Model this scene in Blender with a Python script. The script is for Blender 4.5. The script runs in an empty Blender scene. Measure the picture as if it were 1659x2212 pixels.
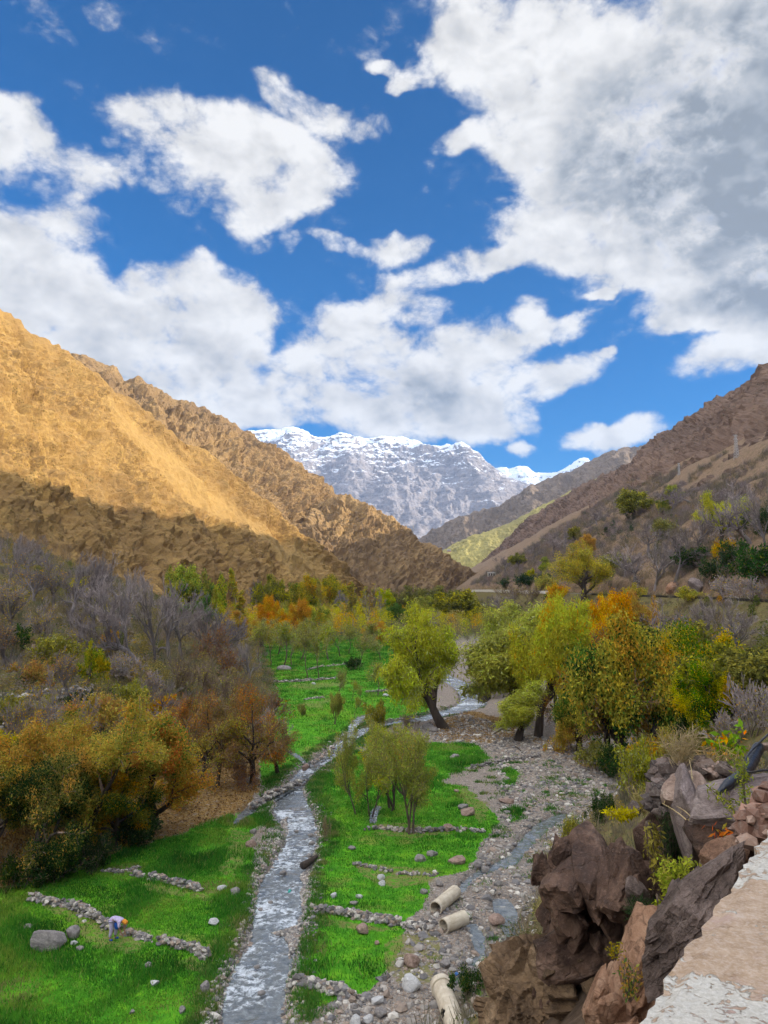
import bpy, math, random
import numpy as np
from mathutils import Vector, Matrix
from mathutils.bvhtree import BVHTree

SC = bpy.context.scene
COL = SC.collection
rad = math.radians

# ------------------------------------------------------------------ camera model
CAM = np.array([0.0, 0.0, 17.0])
PITCH = rad(6.1)
FP = 1670.0
CP, SP = math.cos(PITCH), math.sin(PITCH)

def ray(u, v):
    a, b = u - 829.5, 1106.0 - v
    d = np.array([a, FP * CP - b * SP, FP * SP + b * CP], float)
    return d / np.linalg.norm(d)

def at(u, v, D):
    """point seen at (u, v) at horizontal distance D"""
    d = ray(u, v)
    return CAM + d * (D / math.hypot(d[0], d[1]))

def project(x, y, z):
    dz = z - CAM[2]
    dep = y * CP + dz * SP
    up = -y * SP + dz * CP
    dep_ = np.where(dep > 0.5, dep, 0.5)
    u = 829.5 + FP * x / dep_
    v = 1106.0 - FP * up / dep_
    bad = dep <= 0.5
    return np.where(bad, -9999., u), np.where(bad, -9999., v)

def onplane(u, v, z=0.0):
    d = ray(u, v)
    return CAM + d * ((z - CAM[2]) / d[2])

# ------------------------------------------------------------------ noise
_rs = np.random.RandomState(7)
_perm = _rs.permutation(256).astype(np.int32)
_perm = np.concatenate([_perm, _perm, _perm])
_g = _rs.normal(size=(256, 3)); _g /= np.linalg.norm(_g, axis=1)[:, None]
_g = _g.astype(np.float32)

def perlin(x, y, z):
    x = np.asarray(x, np.float32); y = np.asarray(y, np.float32); z = np.asarray(z, np.float32)
    x, y, z = np.broadcast_arrays(x, y, z)
    xf, yf, zf = np.floor(x), np.floor(y), np.floor(z)
    xi, yi, zi = xf.astype(np.int32) & 255, yf.astype(np.int32) & 255, zf.astype(np.int32) & 255
    x, y, z = x - xf, y - yf, z - zf
    w = lambda t: t * t * t * (t * (t * 6 - 15) + 10)
    u, v, s = w(x), w(y), w(z)
    out = 0
    for dx in (0, 1):
        px = _perm[xi + dx]; wx = u if dx else 1 - u
        for dy in (0, 1):
            py = _perm[px + yi + dy]; wy = v if dy else 1 - v
            for dz in (0, 1):
                g = _g[_perm[py + zi + dz]]; wz = s if dz else 1 - s
                out = out + wx * wy * wz * (g[..., 0] * (x - dx) + g[..., 1] * (y - dy) + g[..., 2] * (z - dz))
    return out * 1.6

def fbm(x, y, z=0.0, o=4, lac=2.03, gain=0.5):
    a, f, s = 1.0, 1.0, 0.0
    for i in range(o):
        s = s + a * perlin(np.asarray(x) * f + 17.3 * i, np.asarray(y) * f - 9.1 * i, np.asarray(z) * f + 3.7 * i)
        a *= gain; f *= lac
    return s

def ridged(x, y, z=0.0, o=5, lac=2.1, gain=0.5):
    a, f, s, n = 1.0, 1.0, 0.0, 0.0
    for i in range(o):
        s = s + a * (1 - np.abs(perlin(np.asarray(x) * f + 11.3 * i, np.asarray(y) * f - 5.1 * i, np.asarray(z) * f + 8.7 * i)) * 1.4)
        n += a; a *= gain; f *= lac
    return s / n

def sstep(a, b, x):
    t = np.clip((np.asarray(x, float) - a) / (b - a), 0, 1)
    return t * t * (3 - 2 * t)

# ------------------------------------------------------------------ objects
def tag(o, label=None, cat=None, group=None, kind=None):
    if label: o['label'] = label
    if cat: o['category'] = cat
    if group: o['group'] = group
    if kind: o['kind'] = kind
    return o

def mesh_np(name, V, F, mats=(), smooth=False, midx=None, attrs=None):
    """V (n,3); F: list of (k,m) int arrays of equal-sided faces, or one array"""
    me = bpy.data.meshes.new(name)
    V = np.asarray(V, np.float32)
    if not isinstance(F, (list, tuple)): F = [F]
    F = [np.asarray(f, np.int32) for f in F if len(f)]
    me.vertices.add(len(V)); me.vertices.foreach_set('co', V.ravel())
    nl = sum(f.size for f in F); nf = sum(len(f) for f in F)
    me.loops.add(nl); me.polygons.add(nf)
    me.loops.foreach_set('vertex_index', np.concatenate([f.ravel() for f in F]).astype(np.int32))
    tot = np.concatenate([np.full(len(f), f.shape[1], np.int32) for f in F])
    st = np.concatenate([[0], np.cumsum(tot)[:-1]]).astype(np.int32)
    me.polygons.foreach_set('loop_start', st)
    me.polygons.foreach_set('loop_total', tot)
    if midx is not None: me.polygons.foreach_set('material_index', np.asarray(midx, np.int32))
    me.polygons.foreach_set('use_smooth', np.full(nf, bool(smooth)))
    for m in mats: me.materials.append(m)
    for k, a in (attrs or {}).items():
        a = np.asarray(a, np.float32)
        if a.ndim == 1:
            at_ = me.attributes.new(k, 'FLOAT', 'POINT'); at_.data.foreach_set('value', a)
        else:
            if a.shape[1] == 3: a = np.concatenate([a, np.ones((len(a), 1), np.float32)], 1)
            at_ = me.attributes.new(k, 'FLOAT_COLOR', 'POINT'); at_.data.foreach_set('color', a.ravel())
    me.update(calc_edges=True); me.validate(verbose=False)
    return me

def link(name, me, parent=None, loc=None):
    o = bpy.data.objects.new(name, me); COL.objects.link(o)
    if parent is not None: o.parent = parent
    if loc is not None: o.location = loc
    return o

def grid_faces(nu, nv, wrap=False):
    i = np.arange(nu - 1)[:, None] * nv; j = np.arange(nv - 1)[None, :]
    a = (i + j).ravel()
    return np.stack([a, a + 1, a + nv + 1, a + nv], 1)

class MB:
    """collects small pieces into ONE mesh"""
    def __init__(s): s.v = []; s.f = {}; s.n = 0; s.c = []
    def add(s, V, F, col=None):
        V = np.asarray(V, float)
        for f in (F if isinstance(F, list) else [F]):
            f = np.asarray(f, np.int64)
            s.f.setdefault(f.shape[1], []).append(f + s.n)
        s.v.append(V); s.n += len(V)
        s.c.append(np.tile(np.asarray(col if col is not None else (1, 1, 1), float)[:3], (len(V), 1)) if col is None or np.ndim(col) == 1 else np.asarray(col))
    def box(s, c, size, rot=0, col=None):
        x, y, z = np.array(size) / 2
        V = np.array([[a, b, d] for a in (-x, x) for b in (-y, y) for d in (-z, z)])
        ca, sa = math.cos(rot), math.sin(rot)
        V = np.stack([V[:, 0] * ca - V[:, 1] * sa, V[:, 0] * sa + V[:, 1] * ca, V[:, 2]], 1) + np.array(c)
        s.add(V, np.array([[0, 1, 3, 2], [4, 6, 7, 5], [0, 4, 5, 1], [2, 3, 7, 6], [0, 2, 6, 4], [1, 5, 7, 3]]), col)
    def tube(s, pts, rads, k=6, cap=True, col=None):
        V, F = tube(pts, rads, k)
        if cap:
            V = np.concatenate([V, [pts[0], pts[-1]]]); n = len(V); r = np.arange(k); r2 = (r + 1) % k
            b = (len(pts) - 1) * k
            s.add(V, [F, np.concatenate([np.stack([r2, r, np.full(k, n - 2)], 1), np.stack([b + r, b + r2, np.full(k, n - 1)], 1)])], col)
        else: s.add(V, F, col)
    def mesh(s, name, mats=(), smooth=False):
        return mesh_np(name, np.concatenate(s.v), [np.concatenate(f) for f in s.f.values()], mats, smooth, attrs={'col': np.concatenate(s.c)})

def tube(pts, rads, k=6):
    pts = np.asarray(pts, float); n = len(pts)
    rads = np.broadcast_to(np.asarray(rads, float), (n,))
    t = np.gradient(pts, axis=0); t /= np.linalg.norm(t, axis=1)[:, None] + 1e-9
    ref = np.array([0, 0, 1.0]) if abs(t[0, 2]) < .9 else np.array([1.0, 0, 0])
    a = np.cross(t, ref); a /= np.linalg.norm(a, axis=1)[:, None] + 1e-9
    b = np.cross(t, a)
    th = np.arange(k) * 2 * math.pi / k
    V = pts[:, None] + rads[:, None, None] * (np.cos(th)[None, :, None] * a[:, None] + np.sin(th)[None, :, None] * b[:, None])
    i = np.arange(n - 1)[:, None] * k; j = np.arange(k)[None]; j2 = (j + 1) % k
    F = np.stack([(i + j).ravel(), (i + j2).ravel(), (i + k + j2).ravel(), (i + k + j).ravel()], 1)
    return V.reshape(-1, 3), F

# ------------------------------------------------------------------ materials
class NT:
    def __init__(s, tree): s.t = tree; s.n = tree.nodes; s.l = tree.links
    def __call__(s, typ, ins=None, **kw):
        n = s.n.new(typ)
        for k, v in kw.items(): setattr(n, k, v)
        for k, v in (ins or {}).items():
            sk = n.inputs[k]
            if isinstance(v, bpy.types.NodeSocket): s.l.new(v, sk)
            else:
                if hasattr(sk.default_value, '__len__') and not hasattr(v, '__len__'): v = [v] * len(sk.default_value)
                if sk.type == 'RGBA' and len(v) == 3: v = (*v, 1)
                sk.default_value = v
        return n
    def math(s, op, a, b=0.0, c=0.0, clamp=False): return s('ShaderNodeMath', {0: a, 1: b, 2: c}, operation=op, use_clamp=clamp).outputs[0]
    def mix(s, f, a, b, blend='MIX'): return s('ShaderNodeMix', {'Factor': f, 6: a, 7: b}, data_type='RGBA', blend_type=blend).outputs[2]
    def mapr(s, x, a, b, c=0.0, d=1.0, smooth=True):
        return s('ShaderNodeMapRange', {0: x, 1: a, 2: b, 3: c, 4: d}, interpolation_type='SMOOTHSTEP' if smooth else 'LINEAR').outputs[0]
    def noise(s, vec, scale, detail=4, rough=.55, dist=0.0): return s('ShaderNodeTexNoise', {'Vector': vec, 'Scale': scale, 'Detail': detail, 'Roughness': rough, 'Distortion': dist}).outputs[0]
    def noisec(s, vec, scale, detail=2): return s('ShaderNodeTexNoise', {'Vector': vec, 'Scale': scale, 'Detail': detail}).outputs[1]
    def vor(s, vec, scale, feature='F1', rnd=1.0):
        return s('ShaderNodeTexVoronoi', {'Vector': vec, 'Scale': scale, 'Randomness': rnd}, feature=feature)
    def attr(s, name): return s('ShaderNodeAttribute', attribute_name=name)
    def ramp(s, f, stops):
        n = s('ShaderNodeValToRGB', {0: f}); cr = n.color_ramp
        while len(cr.elements) < len(stops): cr.elements.new(.5)
        for e, (p, c) in zip(cr.elements, stops): e.position = p; e.color = (*c, 1)
        return n.outputs[0]
    def mapping(s, vec, scale=(1, 1, 1), rot=(0, 0, 0), loc=(0, 0, 0), typ='POINT'):
        return s('ShaderNodeMapping', {'Vector': vec, 'Scale': scale, 'Rotation': rot, 'Location': loc}, vector_type=typ).outputs[0]

def new_mat(name):
    m = bpy.data.materials.new(name); m.use_nodes = True
    m.node_tree.nodes.clear()
    n = NT(m.node_tree)
    return m, n, n('ShaderNodeOutputMaterial')

def finish(n, out, col, rough=.85, height=None, bump=.3, bdist=.1, spec=.25, **extra):
    ins = {'Base Color': col, 'Roughness': rough, 'Specular IOR Level': spec}
    if height is not None:
        ins['Normal'] = n('ShaderNodeBump', {'Height': height, 'Strength': bump, 'Distance': bdist}).outputs[0]
    ins.update(extra)
    p = n('ShaderNodeBsdfPrincipled', ins)
    n.l.new(p.outputs[0], out.inputs[0])
    return p

def wpos(n): return n('ShaderNodeNewGeometry').outputs['Position']
def opos(n): return n('ShaderNodeTexCoord').outputs['Object']

def leaf_mat(name, trans=.42, hue=.012, val=.3, sat=.1):
    m, n, out = new_mat(name)
    rnd = n('ShaderNodeObjectInfo').outputs['Random']
    c = n.attr('col').outputs['Color']
    r2 = n.math('FRACT', n.math('MULTIPLY', rnd, 17.31))
    hs = n('ShaderNodeHueSaturation', {'Color': c, 'Hue': n.mapr(rnd, 0, 1, .5 - hue, .5 + hue, False), 'Value': n.mapr(r2, 0, 1, 1 - val * .5, 1 + val * .5, False), 'Saturation': n.mapr(r2, 0, 1, 1 - sat, 1 + sat, False)}).outputs[0]
    d = n('ShaderNodeBsdfPrincipled', {'Base Color': hs, 'Roughness': .7, 'Specular IOR Level': .04})
    t = n('ShaderNodeBsdfTranslucent', {'Color': hs})
    x = n('ShaderNodeMixShader', {0: trans, 1: d.outputs[0], 2: t.outputs[0]})
    n.l.new(x.outputs[0], out.inputs[0])
    return m

def bark_mat(name, c1, c2, scale=18):
    m, n, out = new_mat(name)
    p = opos(n)
    f = n.noise(n.mapping(p, (scale, scale, scale * .25)), 1.0, 5, .6)
    rnd = n('ShaderNodeObjectInfo').outputs['Random']
    c = n.mix(n.mapr(f, .3, .7), c1, c2)
    c = n('ShaderNodeHueSaturation', {'Color': c, 'Value': n.mapr(rnd, 0, 1, .8, 1.25, False)}).outputs[0]
    finish(n, out, c, .9, f, .5, .02)
    return m
# ================================================================== GROUND SHAPE
def interp(y, tab):
    t = np.array(tab, float); return np.interp(y, t[:, 0], t[:, 1])
XL = [(-200, -230), (-50, -90), (0, -48), (25, -28), (40, -22), (60, -17), (82, -15.5), (110, -16), (135, -18), (170, -24), (220, -33), (265, -41), (330, -60), (420, -80), (520, -95), (700, -100), (3000, -160), (9000, -400)]
XR = [(-200, -165), (0, -25), (20, -9), (32, 2), (38, 4.5), (48, 9), (60, 14.5), (72, 21), (90, 28), (110, 33), (140, 38), (180, 42), (240, 45), (300, 46), (420, 46), (520, 46), (700, 50), (1500, 80), (3000, 140), (9000, 400)]
XD = [(-200, -140), (0, -.35), (25, 17.15), (50, 34.6), (75, 48), (110, 58), (160, 65), (220, 65), (280, 63), (340, 60), (420, 58), (520, 58), (700, 62), (1500, 92), (3000, 160), (9000, 430)]

RIVER = [(535, 2300), (545, 2212), (556, 2110), (595, 2000), (612, 1900), (652, 1800), (634, 1750), (632, 1700), (664, 1660), (720, 1622), (757, 1592), (790, 1574), (836, 1562), (912, 1551), (962, 1538), (1011, 1524), (1024, 1508), (1010, 1486), (982, 1470), (955, 1456), (950, 1440), (965, 1425)]
RIVW = [1.45, 1.4, 1.35, 1.35, 1.4, 1.15, 1.6, 1.0, .9, .95, .95, 1.1, 1.5, 1.7, 1.9, 2.2, 2.2, 2.2, 2.0, 1.8, 1.6, 1.5]
def catmull(P, k):
    P = np.asarray(P, float); n = len(P)
    Q = np.concatenate([[2 * P[0] - P[1]], P, [2 * P[-1] - P[-2]]])
    out = []
    for i in range(n - 1):
        p0, p1, p2, p3 = Q[i:i + 4]
        t = np.linspace(0, 1, k, endpoint=False)[:, None]
        out.append(.5 * (2 * p1 + (p2 - p0) * t + (2 * p0 - 5 * p1 + 4 * p2 - p3) * t ** 2 + (3 * p1 - p0 - 3 * p2 + p3) * t ** 3))
    return np.concatenate(out + [P[-1:]])
def water_line(disp, w, k=8):
    P = np.array([[*onplane(u, v, 0)[:2], ww] for (u, v), ww in zip(disp, w)])
    return catmull(P, k)
RIV = water_line(RIVER, RIVW, 10)
BRANCHES = [  # secondary water: (pts, half widths, kind)
    (water_line([(760, 1592), (762, 1570), (776, 1552), (800, 1541), (830, 1534)], [.7, .6, .6, .5, .3]), 'brook'),
    (water_line([(664, 1652), (648, 1636), (622, 1622), (600, 1612)], [.35, .35, .3, .3]), 'brook'),
    (water_line([(640, 1697), (612, 1702), (575, 1722), (545, 1742), (528, 1757), (505, 1778)], [.35, .65, .7, .6, .5, .25]), 'channel'),
    (water_line([(1225, 1752), (1180, 1775), (1140, 1812), (1112, 1842), (1088, 1862), (1052, 1874), (1025, 1888), (1006, 1905), (992, 1925)], [.4, .6, .5, .45, .6, .4, .3, .22, .2]), 'stream'),
    (water_line([(1018, 1990), (1030, 2015), (1036, 2040), (1034, 2062), (1012, 2085), (990, 2110)], [.3, .32, .25, .2, .2, .12]), 'stream'),
    (water_line([(1080, 1935), (1092, 1965), (1112, 2000), (1130, 2045), (1132, 2080)], [.45, .6, .55, .5, .4]), 'stream'),
    (water_line([(818, 1740), (808, 1755), (806, 1775)], [.25, .3, .2]), 'brook'),
]
def dist_poly(x, y, L):
    """signed slack: distance to polyline minus interpolated half width"""
    x = np.asarray(x, float); best = np.full(x.shape, 1e9)
    for i in range(len(L) - 1):
        ax, ay, aw = L[i]; bx, by, bw = L[i + 1]
        dx, dy = bx - ax, by - ay; q = dx * dx + dy * dy + 1e-9
        t = np.clip(((x - ax) * dx + (y - ay) * dy) / q, 0, 1)
        d = np.hypot(x - ax - t * dx, y - ay - t * dy) - (aw + (bw - aw) * t)
        best = np.minimum(best, d)
    return best

def road_z(y): return np.interp(y, [-200, 0, 110, 250, 420, 600], [15.4, 15.4, 15.9, 17.2, 19.0, 20.0])

def H0(x, y):
    """ground height without channels"""
    x = np.asarray(x, float); y = np.asarray(y, float)
    floor = .012 * np.clip(y - 200, 0, None) + .16 * fbm(x / 14, y / 14, 0, 3) + .05 * perlin(x / 2.5, y / 2.5, 3)
    # bank with terraces on the -x side
    wig = 2.2 * perlin(x / 22, y / 22, 5)
    a = interp(y, XL) - x + wig
    near = sstep(260, 180, y)
    zl = np.where(a > 0, .40 * a, 0)
    st = 2.3
    q = zl / st; fr = q - np.floor(q)
    zt = st * (np.floor(q) + sstep(.62, .98, fr))
    zl = zl * (1 - .75 * near) + zt * .75 * near
    zl = zl + np.clip(a, 0, 20) / 20 * (.5 * fbm(x / 6, y / 6, 1, 3))
    zl = np.where(a > 0, zl, 0); zl = np.minimum(zl, 60 + .12 * zl)
    # road embankment and hillside on the +x side
    xr, xd = interp(y, XR), interp(y, XD)
    t = np.clip((x - xr) / (xd - xr), 0, 1)
    rz = road_z(y)
    emb = rz * np.where(t < 1, .55 * t + .45 * t ** 1.6, 1) + np.sin(np.clip(t, 0, 1) * math.pi) * (.9 * fbm(x / 5, y / 5, 2, 4))
    b = x - xd - 7.5
    hs = np.where(b > 0, .62 * b, 0)
    hs = hs + np.clip(b, 0, 25) / 25 * (2.6 * fbm(x / 30, y / 30, 4, 5) + 1.2 * (ridged(x / 16, y / 16, 2, 4) - .6))
    cut = np.where(b > 0, np.minimum(b * 2.2, 3.2) * sstep(60, 110, y), 0)
    zr = np.where(t <= 0, 0, np.where(t < 1, emb, rz + np.clip(hs, 0, None) + cut))
    zr = np.minimum(zr, 95 + .12 * zr)
    return np.maximum(np.maximum(floor + zl, zr + np.where(t < 1, floor * (1 - t), 0)), floor)

def H(x, y):
    x = np.asarray(x, float); y = np.asarray(y, float)
    z = H0(x, y)
    near = (np.abs(x) < 60) & (y > 15) & (y < 330)
    if near.any():
        xx, yy = x[near], y[near]
        d = dist_poly(xx, yy, RIV)
        cut = .55 * sstep(.55, -.55, d)
        for L, k in BRANCHES:
            cut = np.maximum(cut, .34 * sstep(.3, -.25, dist_poly(xx, yy, L)))
        z = z.copy(); z[near] = z[near] - cut
    return z

_ts = 4.0 * (2500 / 4.0) ** np.linspace(0, 1, 900)
def hit(u, v):
    """where the line of sight through (u, v) meets the ground"""
    d = ray(u, v); h = math.hypot(d[0], d[1])
    P = CAM[:, None] + d[:, None] / h * _ts[None]
    g = H0(P[0], P[1]) - P[2]
    k = np.argmax(g > 0)
    if g[k] <= 0: return None
    a, b = _ts[max(k - 1, 0)], _ts[k]
    tt = np.linspace(a, b, 24); P = CAM[:, None] + d[:, None] / h * tt[None]
    g = H0(P[0], P[1]) - P[2]; j = int(np.argmax(g > 0))
    return P[:, j]

# ------------------------------------------------------------------ region masks (outlines in the photo, carried onto the ground)
def inside(u, v, poly):
    c = np.zeros(u.shape, bool); P = poly; n = len(P)
    for i in range(n):
        x1, y1 = P[i]; x2, y2 = P[(i + 1) % n]
        if y1 == y2: continue
        k = ((y1 > v) != (y2 > v)) & (u < (x2 - x1) * (v - y1) / (y2 - y1) + x1)
        c ^= k
    return c
GRASS = [
    [(-400, 1990), (0, 1925), (80, 1905), (170, 1868), (300, 1828), (420, 1790), (520, 1755), (585, 1752), (582, 1775), (545, 1800), (545, 1850), (540, 1960), (505, 2040), (480, 2110), (462, 2160), (440, 2212), (400, 2500), (-600, 2500)],
    [(690, 1752), (655, 1738), (645, 1716), (668, 1690), (700, 1672), (745, 1640), (770, 1622), (830, 1640), (930, 1605), (1030, 1608), (1060, 1640), (985, 1668), (950, 1690), (1010, 1700), (1080, 1770), (1060, 1800), (1030, 1830), (1025, 1862), (1000, 1880), (930, 1900), (910, 1960), (880, 1985), (872, 2040), (845, 2085), (800, 2140), (720, 2160), (650, 2190), (610, 2240), (590, 2300), (640, 2130), (650, 2060), (672, 1985), (665, 1930), (690, 1850), (695, 1800)],
    [(1085, 1662), (1105, 1655), (1122, 1672), (1112, 1692), (1094, 1698), (1098, 1680)],
    [(1090, 1752), (1112, 1742), (1134, 1756), (1124, 1768), (1104, 1776), (1108, 1762)],
    [(560, 1385), (700, 1366), (880, 1362), (905, 1430), (915, 1490), (935, 1530), (900, 1545), (830, 1557), (770, 1556), (740, 1585), (700, 1612), (655, 1638), (668, 1640), (655, 1665), (600, 1690), (568, 1695), (560, 1660), (575, 1600), (585, 1500), (560, 1440)],
    [(1180, 1925), (1196, 1895), (1212, 1890), (1206, 1925), (1188, 1950)],
]
DRYG = [[(290, 1900), (430, 1930), (480, 1915), (460, 1945), (380, 1935), (300, 1915)], [(500, 1790), (545, 1800), (530, 1860), (500, 1900), (470, 1880), (490, 1830)], [(760, 1860), (850, 1870), (950, 1885), (940, 1905), (840, 1920), (770, 1885)], [(800, 1775), (900, 1780), (980, 1800), (900, 1812), (810, 1800)], [(990, 1690), (1060, 1740), (1040, 1780), (1000, 1740)], [(610, 1480), (720, 1472), (760, 1480), (660, 1490)], [(640, 1520), (720, 1510), (690, 1530)], [(690, 1985), (780, 1995), (870, 2010), (800, 2010), (700, 2000)], [(690, 1600), (730, 1590), (700, 1620), (660, 1650), (640, 1650)], [(380, 2075), (440, 2050), (470, 2015), (470, 2050), (450, 2110), (410, 2095)], [(830, 2040), (930, 1990), (960, 2060), (930, 2120), (870, 2130), (830, 2090)], [(60, 1935), (160, 1955), (250, 2000), (330, 2010), (300, 2060), (200, 2050), (150, 1990)]]
LITTER = [[(-400, 1990), (0, 1925), (170, 1868), (420, 1790), (520, 1755), (560, 1710), (560, 1600), (300, 1600), (0, 1700), (-300, 1800)], [(1130, 1590), (1230, 1600), (1345, 1680), (1280, 1660), (1180, 1620)], [(930, 1560), (1010, 1535), (1100, 1555), (1130, 1590), (1050, 1605), (940, 1600)]]

# ------------------------------------------------------------------ the ground sheet
def build_ground():
    az = np.concatenate([np.linspace(-180, -38, 71)[:-1], np.linspace(-38, 40, 800)[:-1], np.linspace(40, 180, 71)])
    r = np.concatenate([3 * (24 / 3) ** np.linspace(0, 1, 150, endpoint=False), 24 * (330 / 24) ** np.linspace(0, 1, 760, endpoint=False), 330 * (9000 / 330) ** np.linspace(0, 1, 110)])
    A, R = np.meshgrid(np.radians(az), r, indexing='ij')
    X, Y = np.sin(A) * R, np.cos(A) * R
    Z = H(X.ravel(), Y.ravel()).reshape(X.shape)
    u, v = project(X, Y, Z)
    wu = u + 9 * perlin(X / 1.7, Y / 1.7, 1) + 5 * perlin(X / .6, Y / .6, 2)
    wv = v + 5 * perlin(X / 1.7, Y / 1.7, 7) + 3 * perlin(X / .6, Y / .6, 9)
    ok = u > -5000
    grass = np.zeros(X.shape); dry = np.zeros(X.shape); lit = np.zeros(X.shape)
    for p in GRASS: grass[inside(wu, wv, p) & ok] = 1
    for p in DRYG: dry[inside(wu, wv, p) & ok] = 1
    for p in LITTER: lit[inside(wu, wv, p) & ok] = 1
    xl, xr, xd = interp(Y, XL), interp(Y, XR), interp(Y, XD)
    t = (X - xr) / (xd - xr)
    bank = np.maximum(sstep(-1.5, 1.5, xl - X + perlin(X / 3, Y / 3, 2)), sstep(-.03, .07, t + .04 * perlin(X / 2, Y / 2, 4))) * (Y > -400)
    far = sstep(260, 330, R)
    grass *= (bank < .5) | (v > 1830)
    road = ((X - xd > 1.0) & (X - xd < 6.5)).astype(float) * (Y < 900)
    wet = np.zeros(X.shape)
    near = (np.abs(X) < 60) & (Y > 15) & (Y < 330)
    d = dist_poly(X[near], Y[near], RIV)
    for L, k in BRANCHES: d = np.minimum(d, dist_poly(X[near], Y[near], L) + .1)
    wet[near] = sstep(.9, .1, d)
    grass[near] = grass[near] * (d > .12 + .2 * perlin(X[near] / .8, Y[near] / .8, 1))
    hill = (X - xd > 7.5).astype(float)
    V = np.stack([X, Y, Z], -1).reshape(-1, 3)
    # the sheet is closed to a point under the camera
    V = np.concatenate([V, [[0, 0, float(H(np.array([0.]), np.array([0.]))[0])]]])
    nA, nR = X.shape
    F = grid_faces(nA, nR)
    i = np.arange(nA - 1) * nR
    fan = np.stack([i, np.full(nA - 1, len(V) - 1), i + nR], 1)[:, [0, 2, 1]]
    pad = lambda a: np.concatenate([a.ravel(), [0]])
    me = mesh_np('ground', V, [F[:, ::-1], fan[:, ::-1]], [M['ground']], True,
                 attrs={'grass': pad(grass), 'dry': pad(dry), 'litter': pad(lit), 'bank': pad(bank), 'road': pad(road), 'wet': pad(wet), 'far': pad(far), 'hill': pad(hill), 'crag': pad(sstep(19, 14, R + 3 * perlin(X / 2, Y / 2, 6)))})
    return tag(link('ground', me), kind='structure')

def ground_mat():
    m, n, out = new_mat('ground')
    p = wpos(n)
    g = lambda k: n.attr(k).outputs['Fac']
    n1 = n.noise(p, .35, 5, .6); n2 = n.noise(p, 2.2, 5, .65); n3 = n.noise(p, 9, 4, .7); nbig = n.noise(p, .06, 3, .5)
    # gravel: two sizes of stones, each stone its own grey or tan
    def stones(sc):
        v = n.vor(p, sc); ve = n.vor(p, sc, 'DISTANCE_TO_EDGE')
        s = n('ShaderNodeSeparateColor', {0: v.outputs['Color']}).outputs
        c = n.ramp(s[0], [(0, (.13, .12, .115)), (.3, (.27, .245, .22)), (.55, (.40, .345, .29)), (.75, (.22, .195, .18)), (1, (.54, .49, .43))])
        h = n.mapr(ve.outputs['Distance'], 0, .25)
        return c, h, s[1]
    c1, h1, r1 = stones(5.5); c2, h2, r2 = stones(14)
    pick = n.mapr(n2, .42, .58)
    stone = n.mix(pick, c2, c1); sh = n.math('ADD', n.math('MULTIPLY', h1, .6), n.math('MULTIPLY', h2, .4))
    soil = n.mix(n.mapr(n3, .3, .7), (.22, .15, .10), (.36, .27, .19))
    gravel = n.mix(n.mapr(sh, .1, .45), soil, stone)
    gravel = n.mix(n.mapr(n1, .55, .75, 0, .55), gravel, soil)
    # bank soil with dry grass and dead leaves
    bankc = n.ramp(n2, [(.25, (.07, .05, .025)), (.42, (.15, .105, .05)), (.55, (.13, .125, .04)), (.7, (.24, .18, .075)), (.85, (.10, .13, .03))])
    hillc = n.ramp(n.noise(p, .9, 7, .68), [(.28, (.10, .068, .05)), (.45, (.21, .14, .088)), (.58, (.28, .19, .12)), (.75, (.17, .125, .075))])
    hillc = n.mix(n.mapr(n.noise(p, .45, 4, .6), .52, .66, 0, .6), hillc, (.10, .095, .04))
    lv = n.vor(p, 9); ls = n('ShaderNodeSeparateColor', {0: lv.outputs['Color']}).outputs
    leaves = n.ramp(ls[0], [(0, (.10, .05, .02)), (.3, (.28, .15, .045)), (.6, (.38, .24, .07)), (.85, (.20, .13, .06)), (1, (.42, .32, .14))])
    grassc = n.ramp(n.noise(p, 1.1, 5, .65), [(.25, (.04, .17, .01)), (.45, (.08, .31, .014)), (.6, (.14, .40, .016)), (.78, (.28, .40, .03))])
    grassc = n.mix(n.mapr(nbig, .5, .62, 0, .45), grassc, (.20, .37, .015))
    dryc = n.mix(n.mapr(n3, .3, .7), (.28, .22, .10), (.16, .20, .04))
    c = n.mix(g('far'), gravel, n.mix(n.mapr(n2, .4, .6), (.20, .17, .07), (.12, .20, .035)))
    c = n.mix(g('bank'), c, bankc)
    c = n.mix(g('hill'), c, hillc)
    c = n.mix(g('crag'), c, n.ramp(n2, [(.3, (.035, .025, .018)), (.5, (.09, .062, .042)), (.7, (.15, .105, .07))]))
    c = n.mix(n.math('MULTIPLY', g('litter'), n.mapr(n2, .3, .5)), c, leaves)
    gm = n.mapr(n.math('ADD', g('grass'), n.math('MULTIPLY', n.math('SUBTRACT', n3, .5), 1.0)), .35, .65)
    grassc = n.mix(n.mapr(n.noise(p, .28, 5, .65), .54, .68, 0, .6), grassc, (.30, .27, .07))
    c = n.mix(gm, c, grassc)
    c = n.mix(n.math('MULTIPLY', g('dry'), n.mapr(n2, .38, .55, 0, .85)), c, dryc)
    wet = g('wet')
    c = n.mix(n.math('MULTIPLY', wet, .45), c, n.mix(.5, c, (.03, .03, .028)))
    c = n.mix(g('road'), c, n.mix(n2, (.10, .095, .09), (.16, .15, .14)))
    hgt = n.math('ADD', n.math('MULTIPLY', sh, n.math('SUBTRACT', 1, g('bank'))), n.math('MULTIPLY', n3, .8))
    hgt = n.math('ADD', hgt, n.math('MULTIPLY', g('hill'), n.math('ADD', n.math('MULTIPLY', n.noise(p, .5, 7, .7), 14.0), n.math('MULTIPLY', n2, 4.0))))
    rough = n.math('SUBTRACT', .9, n.math('MULTIPLY', wet, .3))
    finish(n, out, c, rough, hgt, .7, .08, .12)
    return m

# ================================================================== MOUNTAINS
def P3(p):
    return np.array(p[1:], float) if p[0] == 'w' else at(*p)

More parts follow.
